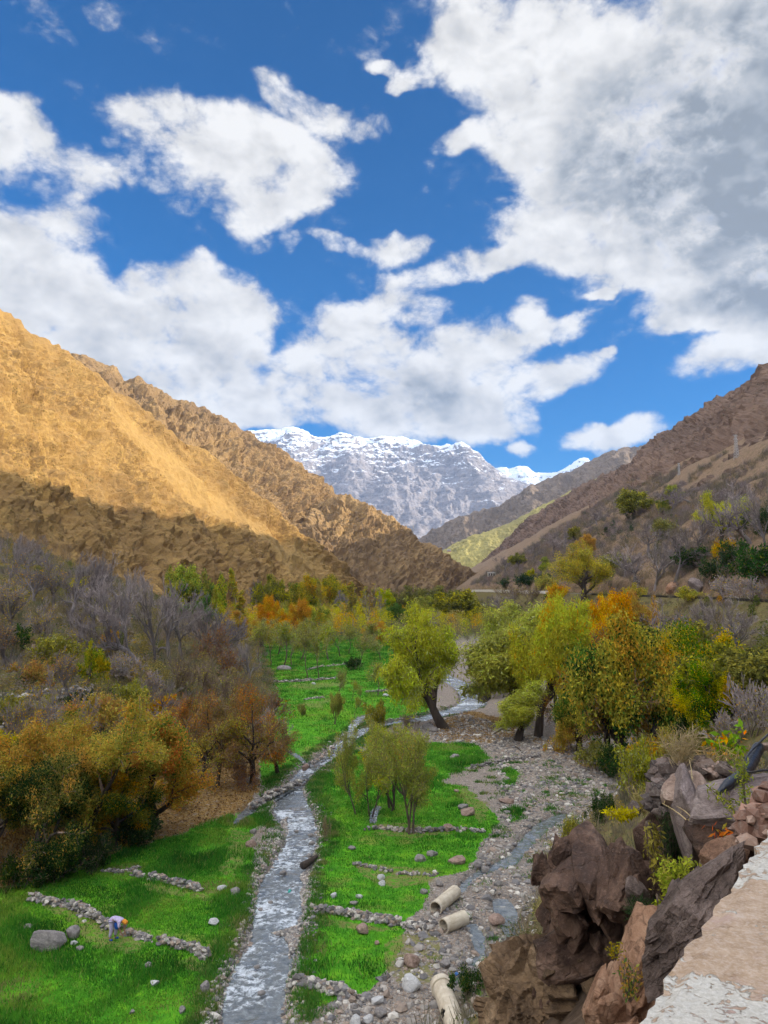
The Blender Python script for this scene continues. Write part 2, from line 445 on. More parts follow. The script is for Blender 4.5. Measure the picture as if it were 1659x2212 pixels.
def mountain(name, crest, foot, mat, ns=360, nt=170, amp=1.0, sc=60., back=.9, prof=1.0, rug=1.0, crestn=1.0, scree=None, strata=0.0, gully=1.0, seed=0):
    """a ridge with two flanks: crest line, foot line, worn by gullies and crags"""
    C = catmull([P3(p) for p in crest], 12); Fo = catmull([P3(p) for p in foot], 12)
    def resample(P, k):
        s = np.concatenate([[0], np.cumsum(np.linalg.norm(np.diff(P, axis=0), axis=1))]); q = np.linspace(0, s[-1], k)
        return np.stack([np.interp(q, s, P[:, i]) for i in range(3)], 1), q
    C, s = resample(C, ns); Fo, _ = resample(Fo, ns)
    nb = nt // 4
    t = np.concatenate([np.linspace(0, 1, nt), 1 + np.linspace(0, back, nb + 1)[1:]])
    tf = np.minimum(t, 1)[None, :, None]; tb = np.maximum(t - 1, 0)[None, :, None]
    Pm = Fo[:, None] * (1 - tf) + C[:, None] * tf
    Pm[..., 2] = (Fo[:, None, 2] + (C - Fo)[:, None, 2] * (tf[..., 0] ** prof))
    dirb = (C - Fo).copy(); dirb[:, 2] *= -1.2
    Pm = Pm + dirb[:, None] * tb
    # approximate normal
    du = np.gradient(Pm, axis=0); dv = np.gradient(Pm[:, :nt], axis=1)
    dv = np.concatenate([dv, np.gradient(Pm[:, nt - 1:], axis=1)[:, 1:]], 1)
    N = np.cross(du, dv); N /= np.linalg.norm(N, axis=2)[..., None] + 1e-9
    if N[..., 2].mean() < 0: N = -N
    L = np.linalg.norm(C - Fo, axis=1).mean()
    S = np.broadcast_to(s[:, None], Pm.shape[:2]); T = np.broadcast_to(t[None] * L, Pm.shape[:2])
    x, y, z = Pm[..., 0] + seed * 91.7, Pm[..., 1], Pm[..., 2]
    # gullies run down the slope, meandering a little
    gs = S / sc + .35 * perlin(S / sc * .7, T / sc * .5, seed) + .25 * fbm(x / sc, y / sc, z / sc, 3)
    gul = ridged(gs * .55, T / sc * .16, seed + 3.3, 5, 2.2, .55)
    crag = ridged(x / (sc * .55), y / (sc * .55), z / (sc * .55), 5) - .6
    fine = fbm(x / (sc * .16), y / (sc * .16), z / (sc * .16), 4)
    rock = sstep(.45, .75, .5 + .5 * fbm(x / (sc * 1.1), y / (sc * 1.1), z / (sc * 1.1), 3) + .25 * (gul - .55))
    scr = np.zeros(Pm.shape[:2])
    if scree:
        u, v = project(Pm[..., 0], Pm[..., 1], Pm[..., 2])
        for (u1, v1, w1), (u2, v2, w2) in zip(scree[:-1], scree[1:]):
            q = np.clip(((u - u1) * (u2 - u1) + (v - v1) * (v2 - v1)) / ((u2 - u1) ** 2 + (v2 - v1) ** 2), 0, 1)
            dd = np.hypot(u - u1 - q * (u2 - u1), v - v1 - q * (v2 - v1)) + 9 * fbm(x / 30, y / 30, z / 30, 3)
            scr = np.maximum(scr, sstep(1.25, .65, dd / (w1 + (w2 - w1) * q)))
    fade = np.minimum(sstep(0, .12, t), 1)[None] * (1 - .62 * np.exp(-((t - 1) / .06) ** 2) * (1 - 0))[None]
    disp = amp * sc * (gully * .55 * (gul - .62) + .30 * crag * (1 - .85 * scr) + .075 * fine * rug * (1 - .8 * scr) + .16 * rock * (1 - scr) * (ridged(x / (sc * .22), y / (sc * .22), z / (sc * .3), 4) - .45) * rug)
    if strata:
        zz = z / strata + .5 * fbm(x / sc, y / sc, 0, 2)
        disp = disp + amp * sc * .10 * (sstep(.25, .75, zz - np.floor(zz)) - .5)
    disp = disp * fade
    Pm = Pm + N * disp[..., None]
    ce = np.exp(-((t - 1) / .025) ** 2)[None] * crestn
    Pm[..., 2] += ce * amp * sc * .10 * fbm(S / (sc * .35), seed, 0, 5)
    me = mesh_np(name, Pm.reshape(-1, 3), grid_faces(*Pm.shape[:2]), [mat], False,
                 attrs={'rock': rock.ravel(), 'scree': scr.ravel(), 'gul': gul.ravel()})
    # keep outside faces up
    o = tag(link(name, me), kind='structure')
    return o

def hill_mat(name, lit, mid, dark, scree, shrub, sc=1.0, shrubamt=.5, bd=1.2):
    m, n, out = new_mat(name)
    p = n.mapping(wpos(n), (sc, sc, sc))
    big = n.noise(p, .012, 4, .6); md = n.noise(p, .06, 6, .65); fi = n.noise(p, .35, 6, .7); mi = n.noise(p, 1.1, 4, .7)
    rock = n.attr('rock').outputs['Fac']; scr = n.attr('scree').outputs['Fac']
    c = n.mix(n.mapr(md, .32, .68), mid, lit)
    c = n.mix(n.mapr(big, .45, .65, 0, .5), c, dark)
    c = n.mix(n.math('MULTIPLY', rock, n.mapr(fi, .4, .62, 0, .9)), c, dark)
    c = n.mix(n.mapr(fi, .34, .68, 0, .75), c, n.mix(.6, dark, mid))
    c = n.mix(n.mapr(n.noise(p, .8, 5, .75), .52, .66, 0, .45), c, dark)
    c = n.mix(n.math('MULTIPLY', scr, .5), c, n.mix(n.mapr(mi, .3, .7, 0, .5), scree, mid))
    # low thorn shrubs as dots
    v = n.vor(p, .55)
    dots = n.math('MULTIPLY', n.mapr(v.outputs['Distance'], .34, .22), n.mapr(n.noise(p, .05, 4, .6), .45, .6))
    dots = n.math('MULTIPLY', dots, n.math('SUBTRACT', 1, scr))
    c = n.mix(n.math('MULTIPLY', dots, shrubamt), c, shrub)
    h = n.math('ADD', n.math('MULTIPLY', fi, 1.0), n.math('MULTIPLY', mi, .5))
    h = n.math('ADD', h, n.math('MULTIPLY', md, 1.5))
    h = n.math('ADD', h, n.math('MULTIPLY', dots, .25))
    finish(n, out, c, .95, h, .9, bd / sc, .1)
    return m

def snow_mat(name, lo, hi):
    m, n, out = new_mat(name)
    p = wpos(n)
    z = n('ShaderNodeSeparateXYZ', {0: p}).outputs[2]
    nz = n('ShaderNodeSeparateXYZ', {0: n('ShaderNodeNewGeometry').outputs['Normal']}).outputs[2]
    a = n.noise(p, .004, 6, .65); b = n.noise(n.mapping(p, (1, 1, 5)), .008, 6, .7); f = n.noise(p, .03, 5, .7)
    st = n('ShaderNodeTexWave', {'Vector': p, 'Scale': .006, 'Distortion': 6, 'Detail': 4, 'Detail Scale': 1.4}, bands_direction='Z').outputs['Fac']
    rockc = n.mix(n.mapr(b, .35, .65), (.17, .17, .195), (.28, .265, .285))  # rock paled and blued so its colour carries some of the haze
    rockc = n.mix(n.mapr(f, .35, .7, 0, .5), rockc, (.26, .22, .20))
    alt = n.mapr(z, lo, hi, 0, 1, False)
    s = n.math('ADD', alt, n.math('MULTIPLY', n.math('SUBTRACT', a, .5), 1.2))
    s = n.math('ADD', s, n.math('MULTIPLY', n.math('SUBTRACT', b, .5), 1.3))
    s = n.math('ADD', s, n.math('MULTIPLY', n.math('SUBTRACT', nz, .62), .9))
    s = n.math('ADD', s, n.math('MULTIPLY', n.math('SUBTRACT', st, .5), .35))
    snow = n.mapr(s, .50, .60)
    c = n.mix(snow, rockc, (.66, .70, .78))  # snow dimmed and blued for the same painted haze
    finish(n, out, c, .8, n.math('ADD', b, f), .8, 14, .2)
    return m

M = {}
M['ground'] = ground_mat()
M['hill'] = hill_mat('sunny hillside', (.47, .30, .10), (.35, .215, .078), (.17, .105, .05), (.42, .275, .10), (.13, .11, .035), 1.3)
M['hill2'] = hill_mat('rocky hillside', (.38, .25, .11), (.27, .175, .085), (.14, .095, .06), (.5, .33, .14), (.12, .10, .04), .7)  # tone darkened and greyed to carry cloud shade on the second hill
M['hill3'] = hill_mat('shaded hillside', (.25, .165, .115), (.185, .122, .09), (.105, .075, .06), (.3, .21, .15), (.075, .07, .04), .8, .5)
M['hill4'] = hill_mat('far hillside', (.26, .2, .15), (.2, .155, .12), (.13, .105, .085), (.3, .23, .16), (.09, .085, .05), .35, .4)
M['hill5'] = hill_mat('terraced hillside', (.42, .36, .13), (.33, .29, .10), (.2, .17, .08), (.4, .33, .14), (.12, .14, .04), .5, .7)
M['snow'] = snow_mat('snowy rock', 560, 1480)
M['snow2'] = snow_mat('snow', 300, 900)

ground = build_ground()
HILLS = {}
HILLS['a'] = mountain('near_hillside', [('w', -560, 60, 330), ('w', -400, 210, 280), (-160, 555, 415), (0, 662, 430), (60, 705, 440), (100, 737, 450), (150, 775, 462), (270, 862, 490), (330, 905, 505), (450, 988, 540), (600, 1112, 590), (700, 1190, 620), (770, 1250, 640), (800, 1280, 650)],
    [('w', -230, -60, 40), ('w', -170, 100, 35), ('w', -128, 175, 32), ('w', -118, 215, 30), ('w', -108, 260, 22), ('w', -98, 310, 14), ('w', -88, 360, 8), ('w', -76, 420, 4), ('w', -62, 480, 3), ('w', -48, 540, 2), ('w', -20, 640, 0)],
    M['hill'], 600, 300, .9, 38, prof=.97, scree=[(215, 880, 10), (300, 960, 26), (420, 1060, 30), (520, 1130, 22), (640, 1215, 30), (720, 1260, 30)], gully=1.15, rug=.85, seed=1)
HILLS['b'] = mountain('second_hillside', [(-200, 640, 1000), (60, 720, 980), (160, 765, 960), (250, 802, 950), (330, 840, 945), (440, 882, 940), (560, 940, 945), (640, 1000, 960), (700, 1045, 970), (760, 1085, 985), (840, 1150, 1010), (900, 1230, 1030)],
    [('w', -420, 420, 30), ('w', -330, 480, 30), ('w', -250, 540, 20), ('w', -190, 600, 10), ('w', -150, 650, 4), ('w', -120, 690, 2), ('w', -95, 730, 0), ('w', -60, 800, 0), ('w', -20, 880, 0)],
    M['hill2'], 420, 220, 1.0, 62, prof=.95, gully=1.3, rug=1.25, seed=2)
HILLS['c'] = mountain('middle_hillside', [(610, 1140, 900), (655, 1105, 890), (690, 1075, 880), (745, 1064, 870), (790, 1088, 862), (830, 1108, 855), (875, 1140, 850), (920, 1174, 850), (985, 1216, 855), (1018, 1242, 862), (1040, 1262, 870), (1050, 1285, 880)],
    [('w', -120, 640, 0), ('w', -95, 655, 0), ('w', -70, 670, 0), ('w', -48, 690, 0), ('w', -20, 700, 0), ('w', 10, 712, 0), ('w', 35, 735, 0), ('w', 58, 765, 0), ('w', 78, 800, 0), ('w', 92, 835, 0)],
    M['hill2'], 340, 170, .95, 42, prof=.9, gully=1.1, rug=1.3, seed=3)
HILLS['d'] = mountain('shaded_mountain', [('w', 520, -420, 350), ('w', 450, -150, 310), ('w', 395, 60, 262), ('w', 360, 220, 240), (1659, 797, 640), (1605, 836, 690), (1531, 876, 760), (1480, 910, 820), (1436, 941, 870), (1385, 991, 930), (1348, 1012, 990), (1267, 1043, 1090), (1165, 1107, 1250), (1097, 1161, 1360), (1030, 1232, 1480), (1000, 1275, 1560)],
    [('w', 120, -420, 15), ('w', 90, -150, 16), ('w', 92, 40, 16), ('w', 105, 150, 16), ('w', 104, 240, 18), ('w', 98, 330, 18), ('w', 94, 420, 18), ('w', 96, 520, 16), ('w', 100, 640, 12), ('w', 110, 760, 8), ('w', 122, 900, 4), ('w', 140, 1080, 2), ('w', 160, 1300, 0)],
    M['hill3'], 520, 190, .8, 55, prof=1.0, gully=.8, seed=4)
HILLS['e'] = mountain('hazy_hill', [(1750, 820, 2500), (1500, 905, 2400), (1430, 950, 2350), (1368, 968, 2320), (1348, 970, 2310), (1290, 990, 2300), (1233, 1019, 2280), (1155, 1047, 2260), (1097, 1083, 2240), (1003, 1114, 2220), (950, 1140, 2210), (905, 1165, 2200), (870, 1200, 2200)],
    [('w', 900, 1500, 20), ('w', 560, 1520, 20), ('w', 400, 1560, 20), ('w', 320, 1600, 10), ('w', 250, 1650, 5), ('w', 190, 1700, 5), ('w', 120, 1760, 5), ('w', 60, 1860, 5)],
    M['hill4'], 300, 120, .8, 120, prof=1.0, seed=5)
HILLS['f'] = mountain('terraced_hill', [(1300, 1025, 1800), (1217, 1068, 1770), (1150, 1102, 1750), (1097, 1131, 1740), (1050, 1148, 1730), (1003, 1165, 1720), (956, 1190, 1700), (930, 1220, 1700)],
    [('w', 420, 1440, 10), ('w', 330, 1450, 5), ('w', 260, 1460, 5), ('w', 190, 1480, 5), ('w', 120, 1520, 5), ('w', 80, 1560, 5)],
    M['hill5'], 200, 90, .5, 60, prof=1.0, seed=6)
HILLS['g'] = mountain('snowy_mountain', [(300, 980, 6200), (420, 945, 6000), (555, 932, 5800), (598, 930, 5750), (632, 927, 5700), (660, 936, 5700), (692, 946, 5700), (740, 936, 5680), (780, 948, 5650), (820, 942, 5620), (862, 944, 5600), (900, 955, 5550), (940, 966, 5500), (972, 963, 5450), (998, 958, 5420), (1020, 975, 5420), (1060, 1003, 5450), (1100, 1030, 5500), (1150, 1052, 5560), (1230, 1100, 5650)],
    [('w', -1500, 3600, 40), ('w', -800, 3500, 40), ('w', -400, 3500, 40), ('w', 0, 3450, 40), ('w', 300, 3400, 40), ('w', 600, 3350, 40), ('w', 900, 3500, 40), ('w', 1300, 3900, 40)],
    M['snow'], 520, 240, .5, 420, prof=1.05, rug=.9, strata=90, gully=1.2, crestn=.5, seed=7)
HILLS['h'] = mountain('distant_peak', [(960, 1040, 8200), (1075, 1010, 8000), (1100, 1013, 8000), (1120, 1008, 8000), (1138, 1007, 8000), (1155, 1018, 8000), (1185, 1022, 8000), (1220, 1012, 8000), (1262, 990, 8000), (1290, 1000, 8000), (1400, 985, 8000), (1560, 1010, 8000), (1700, 1050, 8000)],
    [('w', 500, 6300, 60), ('w', 1200, 6200, 60), ('w', 1800, 6100, 60), ('w', 2600, 6000, 60), ('w', 3600, 5900, 60)],
    M['snow2'], 300, 110, .4, 500, prof=1.05, rug=1.5, strata=90, crestn=.35, seed=8)
# ================================================================== VEGETATION
M['bark'] = bark_mat('brown bark', (.07, .05, .04), (.16, .12, .09))
M['barkdark'] = bark_mat('dark bark', (.035, .027, .022), (.09, .068, .052))
M['barkpale'] = bark_mat('pale bark', (.30, .26, .21), (.46, .41, .34))
M['barkgrey'] = bark_mat('grey bark', (.13, .11, .11), (.24, .21, .20))
M['twiggrey'] = bark_mat('grey twigs', (.19, .155, .15), (.33, .28, .265))
M['twigbrown'] = bark_mat('brown twigs', (.16, .11, .085), (.28, .20, .15))
M['leaf'] = leaf_mat('leaves')

rng = np.random.RandomState(11)
def unit(v): return v / (np.linalg.norm(v, axis=-1, keepdims=True) + 1e-9)

def skeleton(rs, S):
    """levels of branches as arrays; level 0 is the trunk (or trunks)"""
    n0 = S.get('stems', 1)
    P = rs.normal(size=(n0, 3)) * [.02, .02, 0] * (0 if n0 == 1 else S.get('stemspread', 2))
    D = unit(np.array([[*S.get('lean', (0, 0)), 1.0]]) + rs.normal(size=(n0, 3)) * [.1 + .25 * (n0 > 1), .1 + .25 * (n0 > 1), 0])
    L = np.full(n0, S['trunk']) * rs.uniform(.85, 1.1, n0); R = np.full(n0, S['r0']) / (1 + .25 * (n0 - 1))
    out = []
    for lv, q in enumerate(S['lv']):
        k = q.get('k', 6 if lv < 2 else 4)
        n = len(P); pts = np.zeros((n, k + 1, 3)); rr = np.zeros((n, k + 1)); p = P.copy(); d = D.copy()
        pts[:, 0] = p; rr[:, 0] = R
        for s in range(k):
            d = unit(d + rs.normal(size=d.shape) * q.get('wig', .18) + np.array([0, 0, q.get('up', .05)]))
            p = p + d * (L / k)[:, None]; pts[:, s + 1] = p; rr[:, s + 1] = R * (1 - (1 - q.get('tip', .35)) * (s + 1) / k)
        out.append((pts, rr))
        m = q.get('m', 0)
        if not m: break
        t = rs.uniform(q.get('t0', .3), 1, (n, m)); t[:, 0] = 1.0
        x = np.minimum(t * k, k - 1e-4); i = x.astype(int); f = (x - i)[..., None]
        a = np.arange(n)[:, None]
        Pc = pts[a, i] * (1 - f) + pts[a, i + 1] * f
        dd = unit(pts[a, i + 1] - pts[a, i])
        pr = unit(np.cross(dd, rs.normal(size=dd.shape)))
        ang = q.get('ang', .8) * rs.uniform(.7, 1.25, (n, m))[..., None]; ang[:, 0] *= .35
        Dc = dd * np.cos(ang) + pr * np.sin(ang)
        env = q.get('env'); e = env(t) if env else 1.12 - .4 * t
        Lc = (L[:, None] if not env else S['trunk']) * q.get('ratio', .6) * rs.uniform(.65, 1.2, (n, m)) * e
        Rc = np.maximum(rr[a, i] * q.get('rr', .6), S.get('rmin', .0007))
        P, D, L, R = Pc.reshape(-1, 3), unit(Dc.reshape(-1, 3)), Lc.ravel(), Rc.ravel()
    return out

def ribbons(pts, rr, rs):
    """thin tapering strips for twigs"""
    n, k1, _ = pts.shape
    t = unit(pts[:, -1] - pts[:, 0]); s = unit(np.cross(t, rs.normal(size=t.shape)))
    V = np.stack([pts - s[:, None] * rr[..., None], pts + s[:, None] * rr[..., None]], 2).reshape(-1, 3)
    b = np.arange(n)[:, None] * (2 * k1) + np.arange(k1 - 1)[None] * 2
    b = b.ravel()
    return V, np.stack([b, b + 1, b + 3, b + 2], 1)

def leaf_quads(rs, P, size, asp=.5, droop=0.0, jit=.3):
    n = len(P); sz = size * rs.uniform(.65, 1.35, n)[:, None]
    a = unit(rs.normal(size=(n, 3)) + np.array([0, 0, -droop])); b = unit(np.cross(a, rs.normal(size=(n, 3))))
    V = np.stack([P, P + a * sz * .5 + b * sz * asp * .5, P + a * sz, P + a * sz * .5 - b * sz * asp * .5], 1).reshape(-1, 3)
    i = np.arange(n) * 4
    return V, np.stack([i, i + 1, i + 2, i + 3], 1)

def palette(rs, P, cols, wts, sc=3.0, mixn=.5, seed=0):
    """leaf colours: patches of one colour with strays of the others"""
    cols = np.asarray(cols, float); w = np.cumsum(wts) / np.sum(wts)
    q = np.clip(.5 + .75 * fbm(P[:, 0] * sc + seed, P[:, 1] * sc, P[:, 2] * sc, 2), 0, .999)
    r = rs.uniform(size=len(P)); q = np.where(rs.uniform(size=len(P)) < mixn, r, q)
    c = cols[np.minimum(np.searchsorted(w, q), len(cols) - 1)]
    return c * rs.uniform(.72, 1.3, (len(P), 1))

PROTO = {}
def build_tree(key, S, seed):
    rs = np.random.RandomState(seed)
    sk = skeleton(rs, S)
    nw = S.get('wood', 2)
    tv, tf, off = [], [], 0
    for pts, rr in sk[:nw]:
        for i in range(len(pts)):
            V, F = tube(pts[i], rr[i], 6 if len(pts) < 40 else 4)
            tv.append(V); tf.append(F + off); off += len(V)
    cv, cf, cc, cm, o2 = [], [], [], [], 0
    for pts, rr in sk[nw:]:
        V, F = ribbons(pts, np.maximum(rr, S.get('twigw', .0016)), rs)
        cv.append(V); cf.append(F + o2); o2 += len(V); cc.append(np.ones((len(V), 3))); cm.append(np.zeros(len(F)))
    nl = S.get('leaves', 0)
    if nl:
        pts = sk[-1][0]; pts = pts[rs.permutation(len(pts))[:max(1, int(len(pts) * S.get('leafy', 1)))]]
        i = rs.randint(len(pts), size=nl); j = rs.randint(1, pts.shape[1], size=nl); f = rs.uniform(size=(nl, 1))
        P = pts[i, j] * f + pts[i, j - 1] * (1 - f) + rs.normal(size=(nl, 3)) * S.get('jit', .012)
        V, F = leaf_quads(rs, P, S['ls'], S.get('asp', .5), S.get('droop', .3))
        cv.append(V); cf.append(F + o2); cm.append(np.ones(len(F)))
        cc.append(np.repeat(palette(rs, P, S['cols'], S['w'], S.get('psc', 4), S.get('mixn', .45), seed), 4, 0))
    tv, cv = np.concatenate(tv), np.concatenate(cv)
    top = np.percentile(cv[:, 2], 99.7); tv /= top; cv /= top
    wid = np.percentile(np.hypot(cv[:, 0] - cv[:, 0].mean(), cv[:, 1] - cv[:, 1].mean()), 96) * 2
    if key.startswith('bush'):      # a bush has no trunk of its own: one mesh
        tf_ = np.concatenate(tf)
        me = mesh_np(key, np.concatenate([cv, tv]), np.concatenate(cf + [tf_ + len(cv)]), [M[S.get('twig', 'twigbrown')], M['leaf'], M['bark']], False, midx=np.concatenate(cm + [np.full(len(tf_), 2)]), attrs={'col': np.concatenate(cc + [np.ones((len(tv), 3))])})
        PROTO.setdefault(key, []).append((None, me, wid)); return
    t = mesh_np(key + '_trunk', tv, np.concatenate(tf), [M[S.get('bark', 'bark')]], True)
    c = mesh_np(key + '_crown', cv, np.concatenate(cf), [M[S.get('twig', 'twigbrown')], M['leaf']], False, midx=np.concatenate(cm), attrs={'col': np.concatenate(cc)})
    PROTO.setdefault(key, []).append((t, c, wid))

YEL, GOLD, ORG, RUST, BRN = (.62, .46, .03), (.64, .34, .02), (.62, .22, .015), (.40, .20, .03), (.26, .16, .06)
OLV, OLY, GRN, DGR, YGR, PAL = (.24, .24, .04), (.42, .38, .04), (.12, .23, .02), (.035, .085, .016), (.42, .48, .035), (.40, .42, .15)
def dome(t): return .55 + .75 * np.sin(np.clip(t, 0, 1) * math.pi) ** .7
def specs():
    L = lambda **k: k
    # grey leafless walnut: limbs from low down, broad dome of fine twigs
    bare = L(trunk=.42, r0=.028, wood=3, twig='twiggrey', bark='barkgrey', twigw=.0019, lv=[L(m=8, t0=.25, ang=.75, ratio=.95, up=.02), L(m=6, t0=.25, ang=.6, ratio=.55, up=.10, wig=.2), L(m=6, t0=.2, ang=.55, ratio=.6, up=.1), L(m=5, t0=.1, ang=.5, ratio=.65, up=.1, k=3), L(k=3, up=.1)])
    for s in range(4): build_tree('bare', bare, 100 + s)
    baref = dict(bare, leaves=900, ls=.022, cols=[YEL, GOLD, OLY], w=[1, 1, 1], stems=2)
    for s in range(2): build_tree('barefew', baref, 110 + s)
    # walnut in yellow and orange leaf
    wal = L(trunk=.34, r0=.03, wood=2, bark='barkdark', twig='twigbrown', leaves=76000, ls=.0118, asp=.5, droop=.55, jit=.02, cols=[GOLD, YEL, OLY, GRN, ORG], w=[3, 2.2, 2.2, 1.3, 1], psc=2.6, lv=[L(m=9, t0=.25, ang=.95, ratio=1.05, up=.0), L(m=7, t0=.2, ang=.7, ratio=.55, up=.06), L(m=6, t0=.15, ang=.7, ratio=.6, up=.0), L(k=3, up=-.05)])
    for s in range(3): build_tree('walnut', wal, 120 + s)
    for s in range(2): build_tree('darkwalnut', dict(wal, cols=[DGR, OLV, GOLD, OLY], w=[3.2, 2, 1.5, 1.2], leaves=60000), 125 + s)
    for s in range(3): build_tree('mixed', dict(wal, trunk=.24, cols=[GRN, DGR, OLY, YEL, GOLD], w=[2.6, 1.4, 2.4, 1.6, 1.2], psc=3), 130 + s)
    for s in range(2): build_tree('russet', dict(wal, leaves=12000, ls=.012, cols=[RUST, ORG, BRN, OLY], w=[1.2, .5, 3.0, 1.3], twigw=.0022, twig='twigbrown'), 135 + s)
    for s in range(2): build_tree('orange', dict(wal, leaves=42000, ls=.017, cols=[GOLD, YEL, ORG], w=[3, 1.6, 1.6], trunk=.3), 138 + s)
    # willow: fine olive leaf on drooping sprays
    wil = L(trunk=.32, r0=.034, wood=2, bark='barkdark', twig='twigbrown', leaves=52000, ls=.022, asp=.22, droop=1.0, jit=.02, cols=[(.50, .47, .06), (.32, .33, .06), (.50, .56, .06), (.46, .48, .17)], w=[3, 1.6, 2.4, 1.2], psc=3, mixn=.6, lv=[L(m=7, t0=.3, ang=.7, ratio=1.15, up=.05), L(m=8, t0=.2, ang=.6, ratio=.55, up=.08), L(m=7, t0=.15, ang=.7, ratio=.55, up=.02), L(k=4, up=-.16)])
    build_tree('willowlean', dict(wil, lean=(-.75, .1)), 140)
    for s in range(3): build_tree('willow', wil, 141 + s)
    for s in range(2): build_tree('yellowwillow', dict(wil, cols=[(.60, .52, .05), (.50, .47, .06), (.52, .58, .06), GOLD], w=[2, 2.6, 2.4, .5], droop=.4), 145 + s)
    for s in range(2): build_tree('roundgold', dict(wil, cols=[YEL, OLY, GOLD, OLV], w=[2, 2.5, 1, 1.4], droop=0, leaves=22000, lv=[L(m=10, t0=.2, ang=.8, ratio=1.0, up=.04), L(m=8, t0=.2, ang=.5, ratio=.6, up=.06), L(m=7, t0=.15, ang=.55, ratio=.55, up=.06), L(k=3, up=.06)]), 148 + s)
    # riverside clump: several thin stems, see-through olive crown
    clump = L(trunk=.45, r0=.02, stems=3, stemspread=3, wood=2, bark='bark', leaves=24000, ls=.024, asp=.25, droop=.4, jit=.018, cols=[(.30, .33, .05), (.46, .45, .06), (.46, .54, .05), GOLD], w=[3, 3, 2, .4], mixn=.7, lv=[L(m=8, t0=.3, ang=.5, ratio=.75, up=.1), L(m=7, t0=.2, ang=.5, ratio=.6, up=.1), L(m=6, t0=.15, ang=.6, ratio=.6, up=.05), L(k=3, up=.03)])
    for s in range(3): build_tree('clump', clump, 150 + s)
    # young field tree: one thin stem, pale gauzy crown
    sap = L(trunk=.5, r0=.013, wood=1, bark='bark', leaves=2300, ls=.03, asp=.3, droop=.2, jit=.02, cols=[PAL, OLV, OLY, YGR], w=[3, 2, 1.6, 1], mixn=.7, lv=[L(m=9, t0=.4, ang=.55, ratio=.7, up=.12), L(m=7, t0=.2, ang=.5, ratio=.6, up=.1), L(m=6, t0=.2, ang=.6, ratio=.6, up=.05, k=3), L(k=2)])
    for s in range(4): build_tree('sapling', sap, 160 + s)
    # poplars
    pop = L(trunk=.9, r0=.014, wood=1, bark='barkpale', twig='twigbrown', leaves=3600, ls=.026, asp=.6, droop=.1, jit=.008, cols=[YEL, OLY, YGR, GOLD], w=[3, 2, 2, 1], lv=[L(m=26, t0=.12, ang=.5, ratio=.24, up=.03, wig=.03, k=10, env=lambda t: 1.25 - t * .95), L(m=6, t0=.2, ang=.4, ratio=.5, up=.3), L(m=5, t0=.2, ang=.4, ratio=.6, up=.25, k=3), L(k=2, up=.2)])
    for s in range(3): build_tree('poplar', pop, 170 + s)
    for s in range(2): build_tree('barepoplar', dict(pop, leaves=500, twig='twiggrey', twigw=.0022), 175 + s)
    # leafy round trees of the valley wood
    val = dict(wal, leaves=14000, ls=.028, droop=.1, bark='bark')
    for s in range(2): build_tree('greenyellow', dict(val, cols=[YGR, OLY, GRN, YEL], w=[3, 2, 1.6, 1.5]), 180 + s)
    for s in range(2): build_tree('green', dict(val, cols=[GRN, (.10, .22, .03), OLV], w=[3, 2, 1]), 183 + s)
    for s in range(2): build_tree('olive', dict(val, ls=.03, leaves=9000, cols=[OLV, OLY, (.12, .13, .035)], w=[3, 1.5, 2]), 186 + s)
    con = L(trunk=.85, r0=.025, wood=1, bark='barkdark', leaves=5200, ls=.03, asp=.35, droop=.2, jit=.012, cols=[DGR, (.03, .09, .02), (.05, .11, .025)], w=[2, 2, 1], lv=[L(m=24, t0=.1, ang=1.0, ratio=.42, up=.02, wig=.04, env=lambda t: 1.2 - t), L(m=6, t0=.2, ang=.6, ratio=.5), L(m=5, t0=.2, ang=.6, ratio=.6, k=3), L(k=2)])
    for s in range(2): build_tree('dark', con, 190 + s)
    # bushes: no trunk to speak of
    bush = L(trunk=.22, r0=.02, stems=6, stemspread=6, wood=1, bark='bark', leaves=4200, ls=.045, asp=.4, jit=.02, droop=.1, mixn=.6, lv=[L(m=6, t0=.1, ang=.8, ratio=1.2, up=.06), L(m=6, t0=.2, ang=.6, ratio=.6, up=.06), L(m=5, t0=.2, ang=.6, ratio=.6, k=3), L(k=2)])
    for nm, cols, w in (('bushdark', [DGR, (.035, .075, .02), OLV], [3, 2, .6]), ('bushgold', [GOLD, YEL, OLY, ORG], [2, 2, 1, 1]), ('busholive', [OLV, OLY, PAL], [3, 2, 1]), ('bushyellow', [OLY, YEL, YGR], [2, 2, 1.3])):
        for s in range(2): build_tree(nm, dict(bush, cols=cols, w=w), 200 + len(nm) * 7 + s)
    for s in range(2): build_tree('bushbare', dict(bush, leaves=350, cols=[OLY, GOLD], w=[1, 1], twig='twiggrey', ls=.03, twigw=.004), 230 + s)
    for s in range(2): build_tree('bushred', dict(bush, leaves=1500, cols=[RUST, (.26, .10, .07), BRN], w=[2, 2, 1], ls=.03, twigw=.004), 233 + s)
    build_tree('bushwhip', dict(bush, trunk=.3, stems=9, leaves=700, cols=[OLY, (.3, .24, .1)], w=[1, 1], ls=.03, twigw=.003, lv=[L(m=5, t0=.1, ang=.25, ratio=1.5, up=.1), L(m=4, t0=.2, ang=.3, ratio=.6, up=.2), L(m=4, t0=.2, ang=.3, ratio=.6, k=3), L(k=2)]), 236)
specs()

